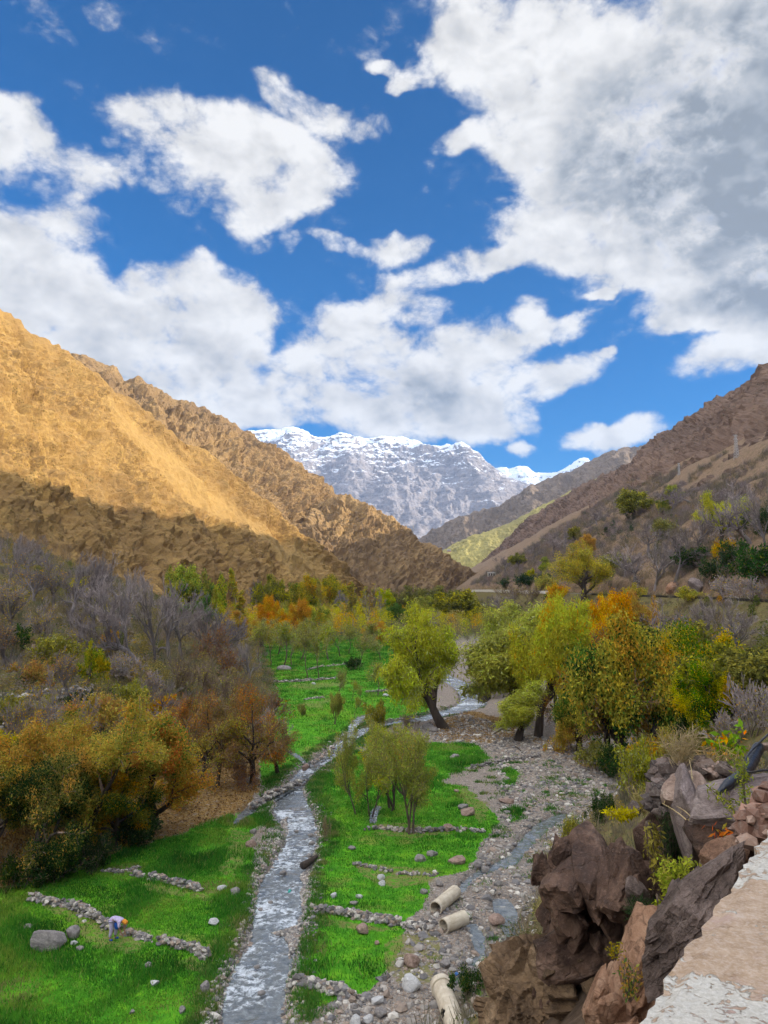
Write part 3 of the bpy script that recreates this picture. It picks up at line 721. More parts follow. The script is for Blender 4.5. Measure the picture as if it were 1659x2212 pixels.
NAMES = dict(bare='walnut_tree', barefew='walnut_tree', walnut='walnut_tree', darkwalnut='walnut_tree', mixed='walnut_tree', russet='walnut_tree', orange='walnut_tree', willow='willow_tree', willowlean='willow_tree', yellowwillow='willow_tree', roundgold='willow_tree', clump='riverside_tree', sapling='young_tree', poplar='poplar_tree', barepoplar='poplar_tree', greenyellow='broadleaf_tree', green='broadleaf_tree', olive='broadleaf_tree', dark='evergreen_tree')
TREES = []
def plant(kind, u, vb, vt, label, width=None, group=None, rot=None, D=None, lean=0.0, sink=.02, var=None):
    """stand a tree where the line of sight to its foot meets the ground; vt marks its top"""
    p = hit(u, vb) if D is None else at(u, vb, D)
    if p is None: return None
    if D is not None: p[2] = float(H0(p[:1], p[1:2])[0])
    dep = p[1] * CP + (p[2] - CAM[2]) * SP
    h = (vb - vt) * dep / FP * 1.03
    pr = PROTO[kind]; i = len(TREES) if var is None else var
    t, c, wid = pr[i % len(pr)]
    rs = random.Random(u * 7 + vb)
    nm = NAMES.get(kind, 'bush')
    root = bpy.data.objects.new(nm, c if t is None else None); COL.objects.link(root); root.empty_display_size = .3
    sxy = 1.0
    if width: sxy = np.clip(width * dep / FP / (wid * h), .45, 2.4)
    root.location = (p[0], p[1], p[2] - sink * h)
    root.scale = (h * sxy, h * sxy, h); root.rotation_euler = (0, lean, rs.uniform(0, 6.28) if rot is None else rot)
    if t is not None: link('trunk', t, root); link('crown', c, root)
    tag(root, label, 'bush' if nm == 'bush' else 'tree', group)
    TREES.append(root)
    return root
# ------------------------------------------------------------------ every tree where the photo shows it: kind, u, foot, top, crown width, label
G1, G2, G3, G4, G5, G6 = 'leafless trees on the terraced bank', 'autumn trees of the valley wood', 'young trees standing in the green fields', 'trees on the slope above the road', 'trees between the road and the riverbed', 'bushes on the terraced bank'
T = [
 # the terraced bank
 ('walnut', 172, 1868, 1535, 330, 'large walnut in orange and yellow leaf at the upper edge of the field', G1),
 ('walnut', 335, 1790, 1520, 250, 'rounded orange walnut whose crown overhangs the brown leaf litter beside the field', G1),
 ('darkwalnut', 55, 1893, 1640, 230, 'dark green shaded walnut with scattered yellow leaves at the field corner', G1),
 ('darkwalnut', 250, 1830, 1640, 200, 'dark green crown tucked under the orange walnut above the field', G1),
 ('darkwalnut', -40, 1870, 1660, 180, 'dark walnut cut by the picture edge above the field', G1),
 ('russet', 545, 1692, 1488, 165, 'russet half-bare tree leaning over the brook that falls into the river', G1),
 ('russet', 470, 1700, 1520, 120, 'brown-leaved tree squeezed between the orange walnut and the russet tree', G1),
 ('barefew', 130, 1640, 1455, 150, 'slanting dark trunk with few yellow leaves in front of the terrace walls', G1),
 ('barefew', 60, 1640, 1500, 100, 'thin pale trunk with straggling twigs below the terrace walls', G1),
 ('bare', 340, 1570, 1470, 100, 'small grey leafless tree just above the orange walnut crown', G1),
 ('bare', 420, 1590, 1500, 90, 'small grey leafless tree above the russet tree', G1),
 ('bare', 542, 1482, 1388, 95, 'lone grey leafless tree at the edge of the far green field', G1),
 ('bare', 204, 1385, 1235, 110, 'tall forked leafless tree with dark slanting trunk at the grove side', G1),
 ('bare', 238, 1418, 1248, 120, 'leaning dark-trunked leafless tree next to the yellow bush in the grey grove', G1),
 ('bare', 306, 1448, 1240, 140, 'pale straight-trunked leafless tree in the middle of the grey grove', G1),
 ('bare', 335, 1432, 1235, 130, 'wide leafless tree crowning the grey grove', G1),
 ('bare', 366, 1426, 1255, 130, 'leafless tree with a dark dense head in the grey grove', G1),
 ('bare', 392, 1422, 1268, 120, 'leafless tree on the descending shoulder of the grey grove', G1),
 ('bare', 418, 1422, 1285, 110, 'leafless tree halfway down the shoulder of the grey grove', G1),
 ('bare', 446, 1422, 1305, 105, 'low leafless tree near the red shrub in the grey grove', G1),
 ('bare', 472, 1420, 1325, 100, 'small leafless tree at the low end of the grey grove', G1),
 ('bare', 270, 1400, 1225, 120, 'leafless tree behind the yellow bush at the top of the grey grove', G1),
 ('bare', 150, 1335, 1192, 110, 'bluish grey leafless tree high on the terraced bank', G1),
 ('bare', 185, 1338, 1195, 110, 'grey leafless tree beside the bluish one high on the bank', G1),
 ('bare', 215, 1345, 1205, 100, 'grey leafless tree under the brown rocky foot of the sunlit hill', G1),
 ('bare', 118, 1318, 1190, 95, 'grey leafless tree behind the orange-brown tree on the bank top', G1),
 ('bare', 258, 1300, 1192, 70, 'dead dark tree standing clear against the brown hill foot', G1),
 ('bare', 18, 1275, 1150, 75, 'tall thin leafless tree against the hill at the picture edge', G1),
 ('bare', 60, 1255, 1165, 80, 'grey twiggy tree beside the tall thin one at the top of the bank', G1),
 ('barefew', 75, 1300, 1195, 120, 'orange-brown tree with thin leaf at the top of the bank', G1),
 ('barefew', 30, 1350, 1255, 100, 'olive twiggy tree among dark bushes high on the bank', G1),
 ('barefew', 100, 1390, 1290, 100, 'pale twiggy tree over the olive brush in mid bank', G1),
 ('barefew', 20, 1440, 1330, 90, 'thin twiggy tree above the green terrace patch', G1),
 ('bare', 165, 1400, 1300, 90, 'small pale leafless tree beside the slanting tree of the grey grove', G1),
 ('barefew', 150, 1500, 1400, 90, 'small tree with yellow leaf remnants over the stony terrace', G1),
 ('greenyellow', 188, 1480, 1390, 55, 'narrow bright yellow-green tree on the stony terrace', G1),
 ('bushyellow', 165, 1290, 1245, 50, 'round yellow bush in the twiggy brush high on the bank', G6),
 ('bushgold', 245, 1400, 1345, 55, 'golden bush at the foot of the grey grove', G6),
 ('bushgold', 215, 1575, 1500, 100, 'golden bush above the green crown of the big walnut', G6),
 ('bushgold', 70, 1480, 1425, 100, 'golden bush spread over the stony terrace', G6),
 ('bushred', 455, 1432, 1350, 60, 'red-brown shrub at the foot of the grey grove', G6),
 ('bushred', 500, 1470, 1400, 80, 'pinkish brown shrub between the grey grove and the far field', G6),
 ('bushwhip', 395, 1505, 1425, 95, 'pinkish whippy shrub below the grey grove', G6),
 ('bushwhip', 450, 1520, 1440, 95, 'olive whippy shrub below the red shrub', G6),
 ('bushwhip', 510, 1545, 1455, 90, 'pale whippy shrub above the russet tree', G6),
 ('busholive', 290, 1530, 1470, 90, 'olive bush on the terrace behind the orange walnut', G6),
 ('busholive', 120, 1440, 1370, 110, 'wide olive bush in mid bank', G6),
 ('busholive', 40, 1560, 1500, 120, 'olive bush along the lower terrace wall', G6),
 ('bushdark', 20, 1400, 1350, 90, 'dark green bush at the picture edge on the bank', G6),
 ('bushdark', 160, 1540, 1495, 110, 'dark green shrub growing over the terrace wall', G6),
 ('bushbare', 250, 1470, 1410, 90, 'grey twiggy shrub in front of the leafless grove', G6),
 ('bushbare', 320, 1510, 1450, 90, 'grey twiggy shrub on the terrace below the grove', G6),
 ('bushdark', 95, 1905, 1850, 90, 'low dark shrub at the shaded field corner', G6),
 ('russet', 430, 1700, 1500, 170, 'brown twiggy tree filling the gap between the orange walnut and the brown-leaved tree', G1),
 ('russet', 510, 1660, 1470, 150, 'brown bushy tree behind the russet tree by the brook', G1),
 ('russet', 600, 1670, 1540, 110, 'dark-branched brown tree reaching over the brook', G1),
 ('russet', 400, 1640, 1500, 130, 'thin brown tree at the back of the orange walnut', G1),
 ('bushgold', 350, 1560, 1500, 110, 'golden shrub at the back of the orange walnut crown', G6),
 ('bushgold', 100, 1620, 1560, 120, 'golden shrub spreading over the lower retaining wall', G6),
 ('bushyellow', 20, 1650, 1580, 110, 'yellow shrub on the bank beside the dark green walnut', G6),
 ('bushwhip', 440, 1580, 1500, 120, 'pinkish brown whippy shrub above the brown-leaved tree', G6),
 ('bushred', 560, 1560, 1490, 90, 'brown-red shrub at the field edge above the brook', G6),
 ('bushbare', 380, 1600, 1530, 120, 'grey brush behind the thin brown tree', G6),
 ('darkwalnut', 0, 1760, 1590, 200, 'dark green tree with yellow top at the rim of the view', G1),
 ('bushdark', 130, 1895, 1835, 110, 'added dark bush standing in for black shade beneath the large walnut trunk', G6),  # these four dark bushes are added in place of the shadow under the walnuts
 ('bushdark', 215, 1870, 1800, 110, 'added dark bush standing in for shade under the dark green crown', G6),
 ('bushdark', 300, 1825, 1760, 100, 'added dark bush standing in for deep shade under the orange walnut', G6),
 ('bushdark', 20, 1915, 1850, 100, 'added dark bush standing in for shade in the corner by the rim of the view', G6),
 ('bushred', 480, 1640, 1560, 110, 'rust brown shrub between the russet tree and the orange walnut', G6),
 ('bushbare', 590, 1600, 1530, 80, 'grey twiggy shrub at the field edge above the russet tree', G6),
 ('bushbare', 450, 1650, 1580, 110, 'grey twiggy shrub in front of the brown twiggy tree', G6),
 ('bushgold', 380, 1740, 1680, 100, 'low golden shrub at the side of the orange walnut towards the litter', G6),
 ('bushred', 530, 1700, 1650, 80, 'low brown shrub at the trunk of the russet tree', G6),
 # wood across the valley
 ('greenyellow', 360, 1300, 1228, 45, 'small bright yellow tree at the edge of the wood under the sunlit hill', G2),
 ('greenyellow', 418, 1345, 1225, 80, 'tall pale green tree rising at the near end of the valley wood', G2),
 ('greenyellow', 445, 1350, 1240, 70, 'yellow-green tree between the pale green tree and the narrow poplar', G2),
 ('green', 432, 1370, 1290, 70, 'deep green tree below the pale green one at the near end of the wood', G2),
 ('greenyellow', 484, 1350, 1248, 50, 'yellowish round tree beside the narrow yellow poplar', G2),
 ('poplar', 518, 1345, 1230, 30, 'narrow bright yellow poplar overtopping the near wood', G2),
 ('poplar', 524, 1365, 1290, 40, 'shorter yellow poplar in front of the narrow bright one', G2),
 ('bare', 547, 1340, 1252, 60, 'grey leafless tree beside the narrow yellow poplar', G2),
 ('olive', 585, 1345, 1245, 70, 'olive tree at the back of the wood beyond the grey leafless tree', G2),
 ('orange', 515, 1395, 1322, 85, 'bright orange tree closest to the leafless grove', G2),
 ('orange', 584, 1385, 1290, 60, 'orange round tree at the middle of the valley wood', G2),
 ('orange', 610, 1390, 1325, 70, 'deep orange bushy tree in front of the round orange one', G2),
 ('orange', 648, 1385, 1298, 60, 'orange tree next to the yellow-green poplar group', G2),
 ('orange', 560, 1400, 1345, 60, 'low orange tree above the pale young trees', G2),
 ('mixed', 660, 1335, 1248, 75, 'tall green and yellow tree at the top of the valley wood', G2),
 ('mixed', 715, 1330, 1248, 80, 'broad green and orange tree beside the thin pale poplar', G2),
 ('poplar', 640, 1335, 1262, 24, 'slim orange-yellow poplar at the shoulder of the tall green tree', G2),
 ('poplar', 698, 1345, 1252, 20, 'thin pale yellow poplar in front of the broad green tree', G2),
 ('greenyellow', 690, 1375, 1305, 60, 'yellow-green tree between the orange tree and the bare poplars', G2),
 ('barepoplar', 744, 1360, 1270, 32, 'pale leafless poplar standing alone in front of the wood', G2),
 ('poplar', 764, 1362, 1260, 36, 'yellow-green poplar with a pale trunk beside the pale leafless one', G2),
 ('poplar', 782, 1345, 1278, 24, 'orange-tinged poplar between the yellow-green one and the bare group', G2),
 ('barepoplar', 797, 1352, 1268, 26, 'first white-trunked bare poplar of the tight group', G2),
 ('barepoplar', 808, 1354, 1262, 26, 'tallest white-trunked bare poplar of the tight group', G2),
 ('barepoplar', 820, 1350, 1272, 24, 'white-trunked bare poplar at the dark side of the tight group', G2),
 ('bare', 800, 1290, 1240, 70, 'hazy grey bare tree at the foot of the brown spur', G2),
 ('bare', 830, 1292, 1236, 75, 'rounded grey bare tree in the grove at the foot of the brown spur', G2),
 ('bare', 860, 1300, 1246, 65, 'grey bare tree at the cliff side of the grove below the spur', G2),
 ('bare', 770, 1300, 1250, 60, 'grey bare tree behind the poplars below the brown hill', G2),
 ('dark', 690, 1262, 1218, 26, 'single dark conifer standing on the brown slope above the wood', G2),
 ('olive', 880, 1345, 1268, 70, 'olive tree behind the green tree near the willows', G2),
 ('greenyellow', 842, 1345, 1275, 50, 'yellow tree just beyond the bare poplar group', G2),
 ('green', 866, 1362, 1305, 50, 'fresh green fan-shaped tree at the end of the field', G2),
 ('greenyellow', 908, 1350, 1290, 50, 'yellow-green pointed tree behind the leaning willow', G2),
 ('olive', 945, 1330, 1268, 90, 'wide olive tree in front of the dark cliff', G2),
 ('olive', 985, 1350, 1276, 100, 'great olive dome between the two big willows', G2),
 ('olive', 1010, 1345, 1290, 70, 'olive tree touching the top of the second willow', G2),
 ('bare', 930, 1370, 1320, 60, 'brownish bare tree low behind the leaning willow', G2),
 ('olive', 620, 1330, 1262, 60, 'dull olive tree at the back of the orange trees', G2),
 ('bare', 735, 1335, 1275, 60, 'grey-brown bare tree between the broad green tree and the pale poplar', G2),
 ('orange', 800, 1395, 1345, 60, 'low rust-orange tree under the white-trunked poplars', G2),
 ('orange', 840, 1390, 1345, 50, 'low orange tree before the fresh green fan-shaped one', G2),
 ('bushred', 880, 1395, 1350, 60, 'brownish red bush by the field end', G2),
 ('bushdark', 765, 1447, 1420, 36, 'dark dome-shaped bush alone in the far field', G3),
 # young trees
 ('sapling', 560, 1440, 1345, 60, 'pale olive young tree at the grove end of the far field', G3),
 ('sapling', 585, 1438, 1350, 60, 'pale olive young tree next to the grove-end one', G3),
 ('sapling', 611, 1443, 1345, 55, 'young tree with a visible thin trunk by the far rock pile', G3),
 ('sapling', 630, 1438, 1352, 55, 'gauzy young tree behind the far rock pile', G3),
 ('sapling', 664, 1466, 1355, 60, 'tall young tree standing on the far terrace wall', G3),
 ('sapling', 688, 1467, 1362, 60, 'second young tree standing on the far terrace wall', G3),
 ('sapling', 710, 1425, 1348, 55, 'young tree in the back row above the dry strip', G3),
 ('sapling', 735, 1418, 1345, 55, 'young tree in the back row before the pale leafless poplar', G3),
 ('sapling', 754, 1412, 1350, 50, 'young tree with a dark foot in the back row', G3),
 ('sapling', 777, 1443, 1365, 55, 'young tree by the dark dome-shaped bush', G3),
 ('sapling', 800, 1405, 1345, 50, 'young tree under the bare poplar group', G3),
 ('sapling', 822, 1427, 1372, 48, 'well separated young tree with a round crown', G3),
 ('sapling', 846, 1434, 1395, 26, 'tiny orange-tinged young tree near the willow', G3),
 ('sapling', 845, 1400, 1345, 50, 'young tree in front of the fresh green fan tree', G3),
 ('sapling', 650, 1425, 1345, 55, 'young tree in the second row by the far wall', G3),
 ('sapling', 600, 1415, 1335, 60, 'young tree in the hazy back row below the orange trees', G3),
 ('sapling', 570, 1405, 1335, 60, 'young tree at the start of the hazy back row', G3),
 ('sapling', 680, 1405, 1335, 55, 'young tree in the hazy back row below the yellow-green tree', G3),
 ('sapling', 870, 1415, 1360, 45, 'young tree close behind the leaning willow crown', G3),
 ('sapling', 734, 1510, 1446, 36, 'crooked young tree alone in the middle of the field', G3),
 ('sapling', 760, 1514, 1470, 28, 'small sparse young tree beside the crooked one', G3),
 ('sapling', 780, 1514, 1488, 16, 'stub of a young tree beside the small sparse one', G3),
 ('sapling', 816, 1503, 1432, 44, 'young tree with spreading crown left of the willow branches'.replace('left of', 'near'), G3),
 ('clump', 724, 1564, 1498, 36, 'thin upright clump with yellowing tops on the river field', G3),
 ('sapling', 766, 1551, 1505, 28, 'wispy young tree by the brook', G3),
 ('busholive', 655, 1545, 1520, 20, 'little olive bush on the edge of the river field', G3),
 ('busholive', 818, 1575, 1515, 60, 'olive thicket at the fork of the river', G3),
 ('bushwhip', 880, 1580, 1545, 50, 'brown twiggy bush on the gravel below the leaning willow', G3),
 # the willows and riverside clumps
 ('willowlean', 962, 1573, 1318, 200, 'big olive willow leaning over the river from a dark slanting trunk', G5),
 ('willow', 1045, 1510, 1312, 190, 'tall willow beyond the river bend with a thin slanting trunk', G5),
 ('willow', 1105, 1565, 1325, 175, 'full willow between the river bend one and the yellow one', G5),
 ('yellowwillow', 1162, 1592, 1300, 175, 'yellow-green willow with a pointed top and thick dark trunk', G5),
 ('yellowwillow', 1205, 1560, 1330, 100, 'paler yellow willow at the side of the pointed one', G5),
 ('willow', 1120, 1600, 1478, 95, 'small grey-green willow in front of the thick dark trunk', G5),
 ('clump', 792, 1760, 1572, 130, 'slender brownish-green tree with a single stem on the grass islet', G5),
 ('clump', 848, 1752, 1578, 130, 'thin tree in the middle of the islet trio', G5),
 ('clump', 888, 1800, 1568, 175, 'bushy olive tree with many stems on the stone-edged islet', G5),
 ('bushwhip', 703, 1820, 1765, 26, 'tuft of tall dry stems on the river edge of the field', G5),
 # between river and road
 ('russet', 1308, 1645, 1362, 200, 'brown half-bare tree with a long leaning trunk by the riverbed', G5),
 ('mixed', 1335, 1652, 1345, 230, 'great green and yellow walnut in front of the road bank', G5),
 ('mixed', 1400, 1640, 1380, 200, 'green walnut in the middle of the dense clump by the riverbed', G5),
 ('mixed', 1482, 1600, 1365, 220, 'yellowing walnut on the road side of the dense clump', G5),
 ('mixed', 1250, 1625, 1470, 120, 'low orange and green tree between the dark willow trunk and the brown tree', G5),
 ('russet', 1240, 1600, 1420, 120, 'grey-brown half-bare tree behind the low orange and green one', G5),
 ('olive', 1570, 1580, 1400, 190, 'olive-brown tree against the road bank', G5),
 ('olive', 1640, 1540, 1400, 150, 'dull olive tree cut by the picture edge below the road', G5),
 ('orange', 1335, 1450, 1285, 125, 'brilliant golden-orange tree just below the road', G5),
 ('orange', 1403, 1400, 1280, 90, 'smaller golden tree at the roadside beside the brilliant orange one', G5),
 ('orange', 1290, 1450, 1340, 60, 'low orange tree at the foot of the brilliant golden one', G5),
 ('bare', 1470, 1430, 1295, 140, 'dark grey bare tree below the road beside the golden tree', G5),
 ('bare', 1530, 1430, 1290, 140, 'dark grey bare tree in the middle of the thicket below the road', G5),
 ('bare', 1590, 1440, 1295, 140, 'dark grey bare tree at the thicket end near the picture edge', G5),
 ('bare', 1440, 1400, 1315, 100, 'small bare tree under the smaller golden tree', G5),
 ('bare', 1650, 1430, 1300, 120, 'bare tree below the road cut by the picture edge', G5),
 ('busholive', 1390, 1715, 1600, 110, 'yellow-olive bush at the edge of the gravel below the dense clump', G5),
 ('bushbare', 1640, 1590, 1470, 130, 'grey brushwood near the picture edge below the road', G5),
 ('bushbare', 1590, 1610, 1530, 110, 'grey brushwood above the dry grass bank', G5),
 ('busholive', 1530, 1620, 1560, 90, 'dull bush on the dry grass bank', G5),
 ('bushdark', 1310, 1775, 1715, 70, 'dark green shrub beside the pale grass slope', G5),
 ('busholive', 1240, 1830, 1765, 55, 'olive tussocky shrub on the lip of the riverbed', G5),
 ('bushdark', 1005, 2155, 2090, 90, 'dark green shrub beside the broken concrete pipe', G5),
 ('bushdark', 1195, 1300, 1283, 42, 'dark oval bush on the shoulder above the yellow willow', G5),
 ('bushdark', 1116, 1332, 1306, 36, 'dark oval bush behind the willow tops', G5),
 ('bare', 1220, 1340, 1300, 70, 'grey bare bush-like tree below the golden round tree', G5),
 ('bare', 1080, 1325, 1282, 60, 'pale bare tree in the scrub below the far road bend', G5),
 ('bare', 1125, 1320, 1278, 60, 'pale bare tree beside the dark oval bush below the road bend', G5),
 ('bare', 1050, 1318, 1285, 50, 'small pale bare tree near the concrete road edge', G5),
 ('busholive', 1290, 1668, 1600, 90, 'olive bush hiding the foot of the brown half-bare tree', G5),
 ('bushgold', 1225, 1625, 1560, 80, 'orange bush on the leaf-strewn ground behind the wide gravel', G5),
 ('bushdark', 1345, 1680, 1610, 90, 'dark green bush under the great green and yellow walnut', G5),
 ('bushyellow', 1450, 1640, 1560, 110, 'yellow-green bush under the yellowing walnut', G5),
 ('bushgold', 1400, 1665, 1600, 80, 'golden bush under the green walnut', G5),
 ('bushdark', 1520, 1605, 1530, 110, 'dark bush at the foot of the olive-brown tree', G5),
 ('olive', 1470, 1520, 1350, 170, 'olive tree behind the yellowing walnut', G5),
 ('mixed', 1560, 1590, 1440, 150, 'greenish tree low against the road bank', G5),
 # above the road
 ('roundgold', 1262, 1305, 1172, 150, 'large round golden tree above the road', G4),
 ('bushyellow', 1183, 1280, 1236, 50, 'yellow bush beside the large round golden tree', G4),
 ('bushgold', 1205, 1300, 1262, 50, 'orange reedy bush at the foot of the golden tree', G4),
 ('bare', 1415, 1275, 1160, 120, 'purple-grey bare tree above the rock cutting', G4),
 ('bare', 1370, 1270, 1175, 110, 'purple-grey bare tree beside the golden tree', G4),
 ('bare', 1460, 1255, 1140, 120, 'purple-grey bare tree with a dark trunk above the pale rock', G4),
 ('bare', 1330, 1275, 1200, 80, 'pale bare tree touching the golden tree', G4),
 ('bare', 1505, 1200, 1105, 100, 'bare tree beside the bright yellow-green tree on the slope', G4),
 ('bare', 1400, 1200, 1130, 90, 'bare tree in the middle of the scrubby slope', G4),
 ('yellowwillow', 1552, 1185, 1066, 95, 'bright yellow-green tree high on the slope', G4),
 ('bare', 1620, 1175, 1040, 110, 'tall dark bare tree high on the slope at the picture edge', G4),
 ('bare', 1655, 1190, 1050, 110, 'dark bare tree behind the tall one at the picture edge', G4),
 ('bare', 1580, 1110, 1040, 90, 'bare tree in the purple band under the pylon', G4),
 ('bare', 1535, 1090, 1045, 70, 'bare tree in the purple band above the yellow-green tree', G4),
 ('bare', 1490, 1085, 1042, 70, 'bare tree in the purple band next to the small yellow tree', G4),
 ('bare', 1450, 1110, 1060, 70, 'dark bare tree below the small yellow tree', G4),
 ('greenyellow', 1462, 1088, 1048, 38, 'small yellow tree at the upper edge of the scrub', G4),
 ('greenyellow', 1432, 1110, 1075, 34, 'small golden tree lower at the edge of the scrub', G4),
 ('olive', 1368, 1122, 1058, 72, 'gauzy olive tree in front of the brown mountainside', G4),
 ('dark', 1358, 1128, 1100, 24, 'small round evergreen under the gauzy olive tree', G4),
 ('dark', 1325, 1150, 1124, 22, 'small evergreen on a pale stem, upper of the pair', G4),
 ('dark', 1311, 1160, 1138, 18, 'small evergreen, lower of the pair on the scrubby slope', G4),
 ('dark', 1365, 1152, 1134, 16, 'tiny evergreen below the round one', G4),
 ('bare', 1220, 1185, 1135, 70, 'purple bare tree at the edge of the mountainside', G4),
 ('bare', 1290, 1135, 1100, 60, 'purple bare tree above the evergreen pair', G4),
 ('bare', 1195, 1200, 1150, 60, 'purple bare tree lower at the edge of the mountainside', G4),
 ('olive', 1243, 1175, 1138, 32, 'small olive tree between two purple bare trees', G4),
 ('orange', 1266, 1200, 1155, 45, 'orange-brown tree above the golden round tree', G4),
 ('greenyellow', 1172, 1240, 1215, 26, 'little yellow tree above the road bend', G4),
 ('greenyellow', 1153, 1250, 1228, 24, 'little yellow-green tree lower above the road bend', G4),
 ('greenyellow', 1181, 1222, 1203, 22, 'little pale tree higher above the road bend', G4),
 ('olive', 1120, 1228, 1195, 40, 'gauzy yellowish tree on the slope near the small house', G4),
 ('bare', 1090, 1235, 1200, 50, 'hazy bare tree above the small house', G4),
 ('bare', 1150, 1215, 1170, 55, 'hazy purple bare tree over the little yellow trees', G4),
 ('bushdark', 1140, 1268, 1240, 60, 'dark bush over the red earth cutting', G4),
 ('bushdark', 1095, 1272, 1250, 50, 'dark bush beside the far road bend', G4),
 ('bushdark', 1180, 1262, 1240, 45, 'dark bush behind the yellow bush above the road', G4),
 ('bushdark', 1590, 1240, 1165, 130, 'broad dark bush on the steep slope above the rock cutting', G4),
 ('bushdark', 1640, 1265, 1180, 120, 'broad dark bush at the picture edge above the road', G4),
 ('bushdark', 1540, 1265, 1205, 100, 'dark bush hanging over the pale rock face', G4),
 ('bushdark', 1500, 1225, 1180, 80, 'dark bush behind the pale rock face', G4),
 ('bushdark', 1650, 1150, 1095, 80, 'dark bush under the bare trees at the picture edge', G4),
 ('bushgold', 1565, 1215, 1165, 50, 'rust-tinged bush under the bright yellow-green tree', G4),
 ('bushyellow', 1375, 1295, 1260, 50, 'yellow bush at the roadside behind the golden tree', G4),
 ('bushyellow', 1490, 1298, 1268, 60, 'yellow-green bush at the foot of the pale rock', G4),
 ('busholive', 1330, 1235, 1195, 60, 'olive scrub bush below the evergreens', G4),
 ('busholive', 1440, 1160, 1120, 60, 'olive scrub bush in mid slope', G4),
 ('bushbare', 1570, 1295, 1245, 90, 'grey brushwood on the road cutting', G4),
 ('bushbare', 1630, 1298, 1245, 90, 'grey brushwood on the road cutting at the picture edge', G4),
 ('bushwhip', 1150, 1300, 1265, 70, 'pinkish reeds along the road bend', G4),
 ('bushwhip', 1110, 1298, 1265, 70, 'pinkish reeds under the red earth cutting', G4),
]
for k, u, vb, vt, wd, lab, gr in T:
    plant(k, u, vb, vt, lab.replace('at the picture edge', 'at the rim of the view').replace('cut by the picture edge', 'cut off by the rim of the view'), wd, gr)
# ================================================================== WATER
def water_mat():
    m, n, out = new_mat('running water')
    s, t, fo = n('ShaderNodeSeparateColor', {0: n.attr('flow').outputs['Color']}).outputs[:3]
    v = n('ShaderNodeCombineXYZ', {0: n.math('MULTIPLY', s, 40.0), 1: n.math('MULTIPLY', t, 10.0), 2: 0.0}).outputs[0]
    p = wpos(n)
    a = n.noise(n.mapping(v, (.55, .45, 1)), 1.0, 5, .68, .6); b = n.noise(p, 3.2, 5, .65, .3); c = n.noise(p, 11, 3, .6)
    foam = n.math('ADD', n.math('MULTIPLY', n.math('SUBTRACT', a, .5), 1.5), n.math('MULTIPLY', n.math('SUBTRACT', b, .5), 1.5))
    foam = n.math('ADD', foam, n.math('MULTIPLY', n.math('SUBTRACT', c, .5), .5))
    rap = n.mapr(n.noise(p, .22, 3, .5), .40, .60, -.20, .10)      # rapids alternate with calmer reaches
    foam = n.math('MULTIPLY', n.mapr(n.math('ADD', foam, rap), -.04, .36), n.mapr(fo, .1, .6))
    bed = n.mix(n.mapr(b, .35, .65), (.10, .115, .12), (.20, .22, .23))
    h = n.math('ADD', n.math('MULTIPLY', b, 1.2), n.math('MULTIPLY', c, .4)); h = n.math('ADD', h, n.math('MULTIPLY', a, 1.4))
    bump = n('ShaderNodeBump', {'Height': h, 'Strength': .75, 'Distance': .12}).outputs[0]
    w = n('ShaderNodeBsdfPrincipled', {'Base Color': bed, 'Roughness': .12, 'Specular IOR Level': .9, 'IOR': 1.33, 'Coat Weight': .5, 'Coat Roughness': .05, 'Normal': bump})
    f = n('ShaderNodeBsdfPrincipled', {'Base Color': (.78, .83, .88), 'Roughness': .6, 'Normal': bump})
    x = n('ShaderNodeMixShader', {0: n.math('MULTIPLY', foam, .75), 1: w.outputs[0], 2: f.outputs[0]})
    n.l.new(x.outputs[0], out.inputs[0])
    return m
M['water'] = water_mat()

def water(name, L, level, foam, k=3, lat=15, over=.5):
    L = catmull(L, k); P = L[:, :2]
    tg = np.gradient(P, axis=0); tg /= np.linalg.norm(tg, axis=1)[:, None]; nr = np.stack([tg[:, 1], -tg[:, 0]], 1)
    w = np.linspace(-1, 1, lat)
    X = P[:, None] + nr[:, None] * (w[None, :, None] * (L[:, 2] + over)[:, None, None])
    s = np.concatenate([[0], np.cumsum(np.linalg.norm(np.diff(P, axis=0), axis=1))])
    base = np.array([H0(P[:, 0], P[:, 1])]).ravel()
    kk = np.ones(15) / 15; base = np.convolve(np.pad(base, 7, 'edge'), kk, 'valid')
    x, y = X[..., 0], X[..., 1]
    Z = (base - level)[:, None] + .05 * fbm(x / .7, y / .7, 3, 4) + .05 * perlin(s[:, None] / 1.3 + 0 * x, w[None] * 1.2 + .4 * perlin(x / 2, y / 2, 1), 5) * foam
    fo = np.clip(foam * (1 - .35 * np.abs(w[None]) ** 3) * np.ones_like(x), 0, 1)
    me = mesh_np(name, np.stack([x, y, Z], -1).reshape(-1, 3), grid_faces(*x.shape), [M['water']], True,
                 attrs={'flow': np.stack([np.broadcast_to(s[:, None] / 40, x.shape).ravel(), np.broadcast_to((w[None] * .5 + .5) * .3, x.shape).ravel(), fo.ravel()], 1)})
    return tag(link(name, me), kind='structure')
water('river', RIV, .30, .95, 5, 21)
for L, kd in BRANCHES:
    water(kd, L, {'brook': .16, 'channel': .2, 'stream': .17}[kd], {'brook': .7, 'channel': .05, 'stream': .12}[kd], 3, 9, .25)

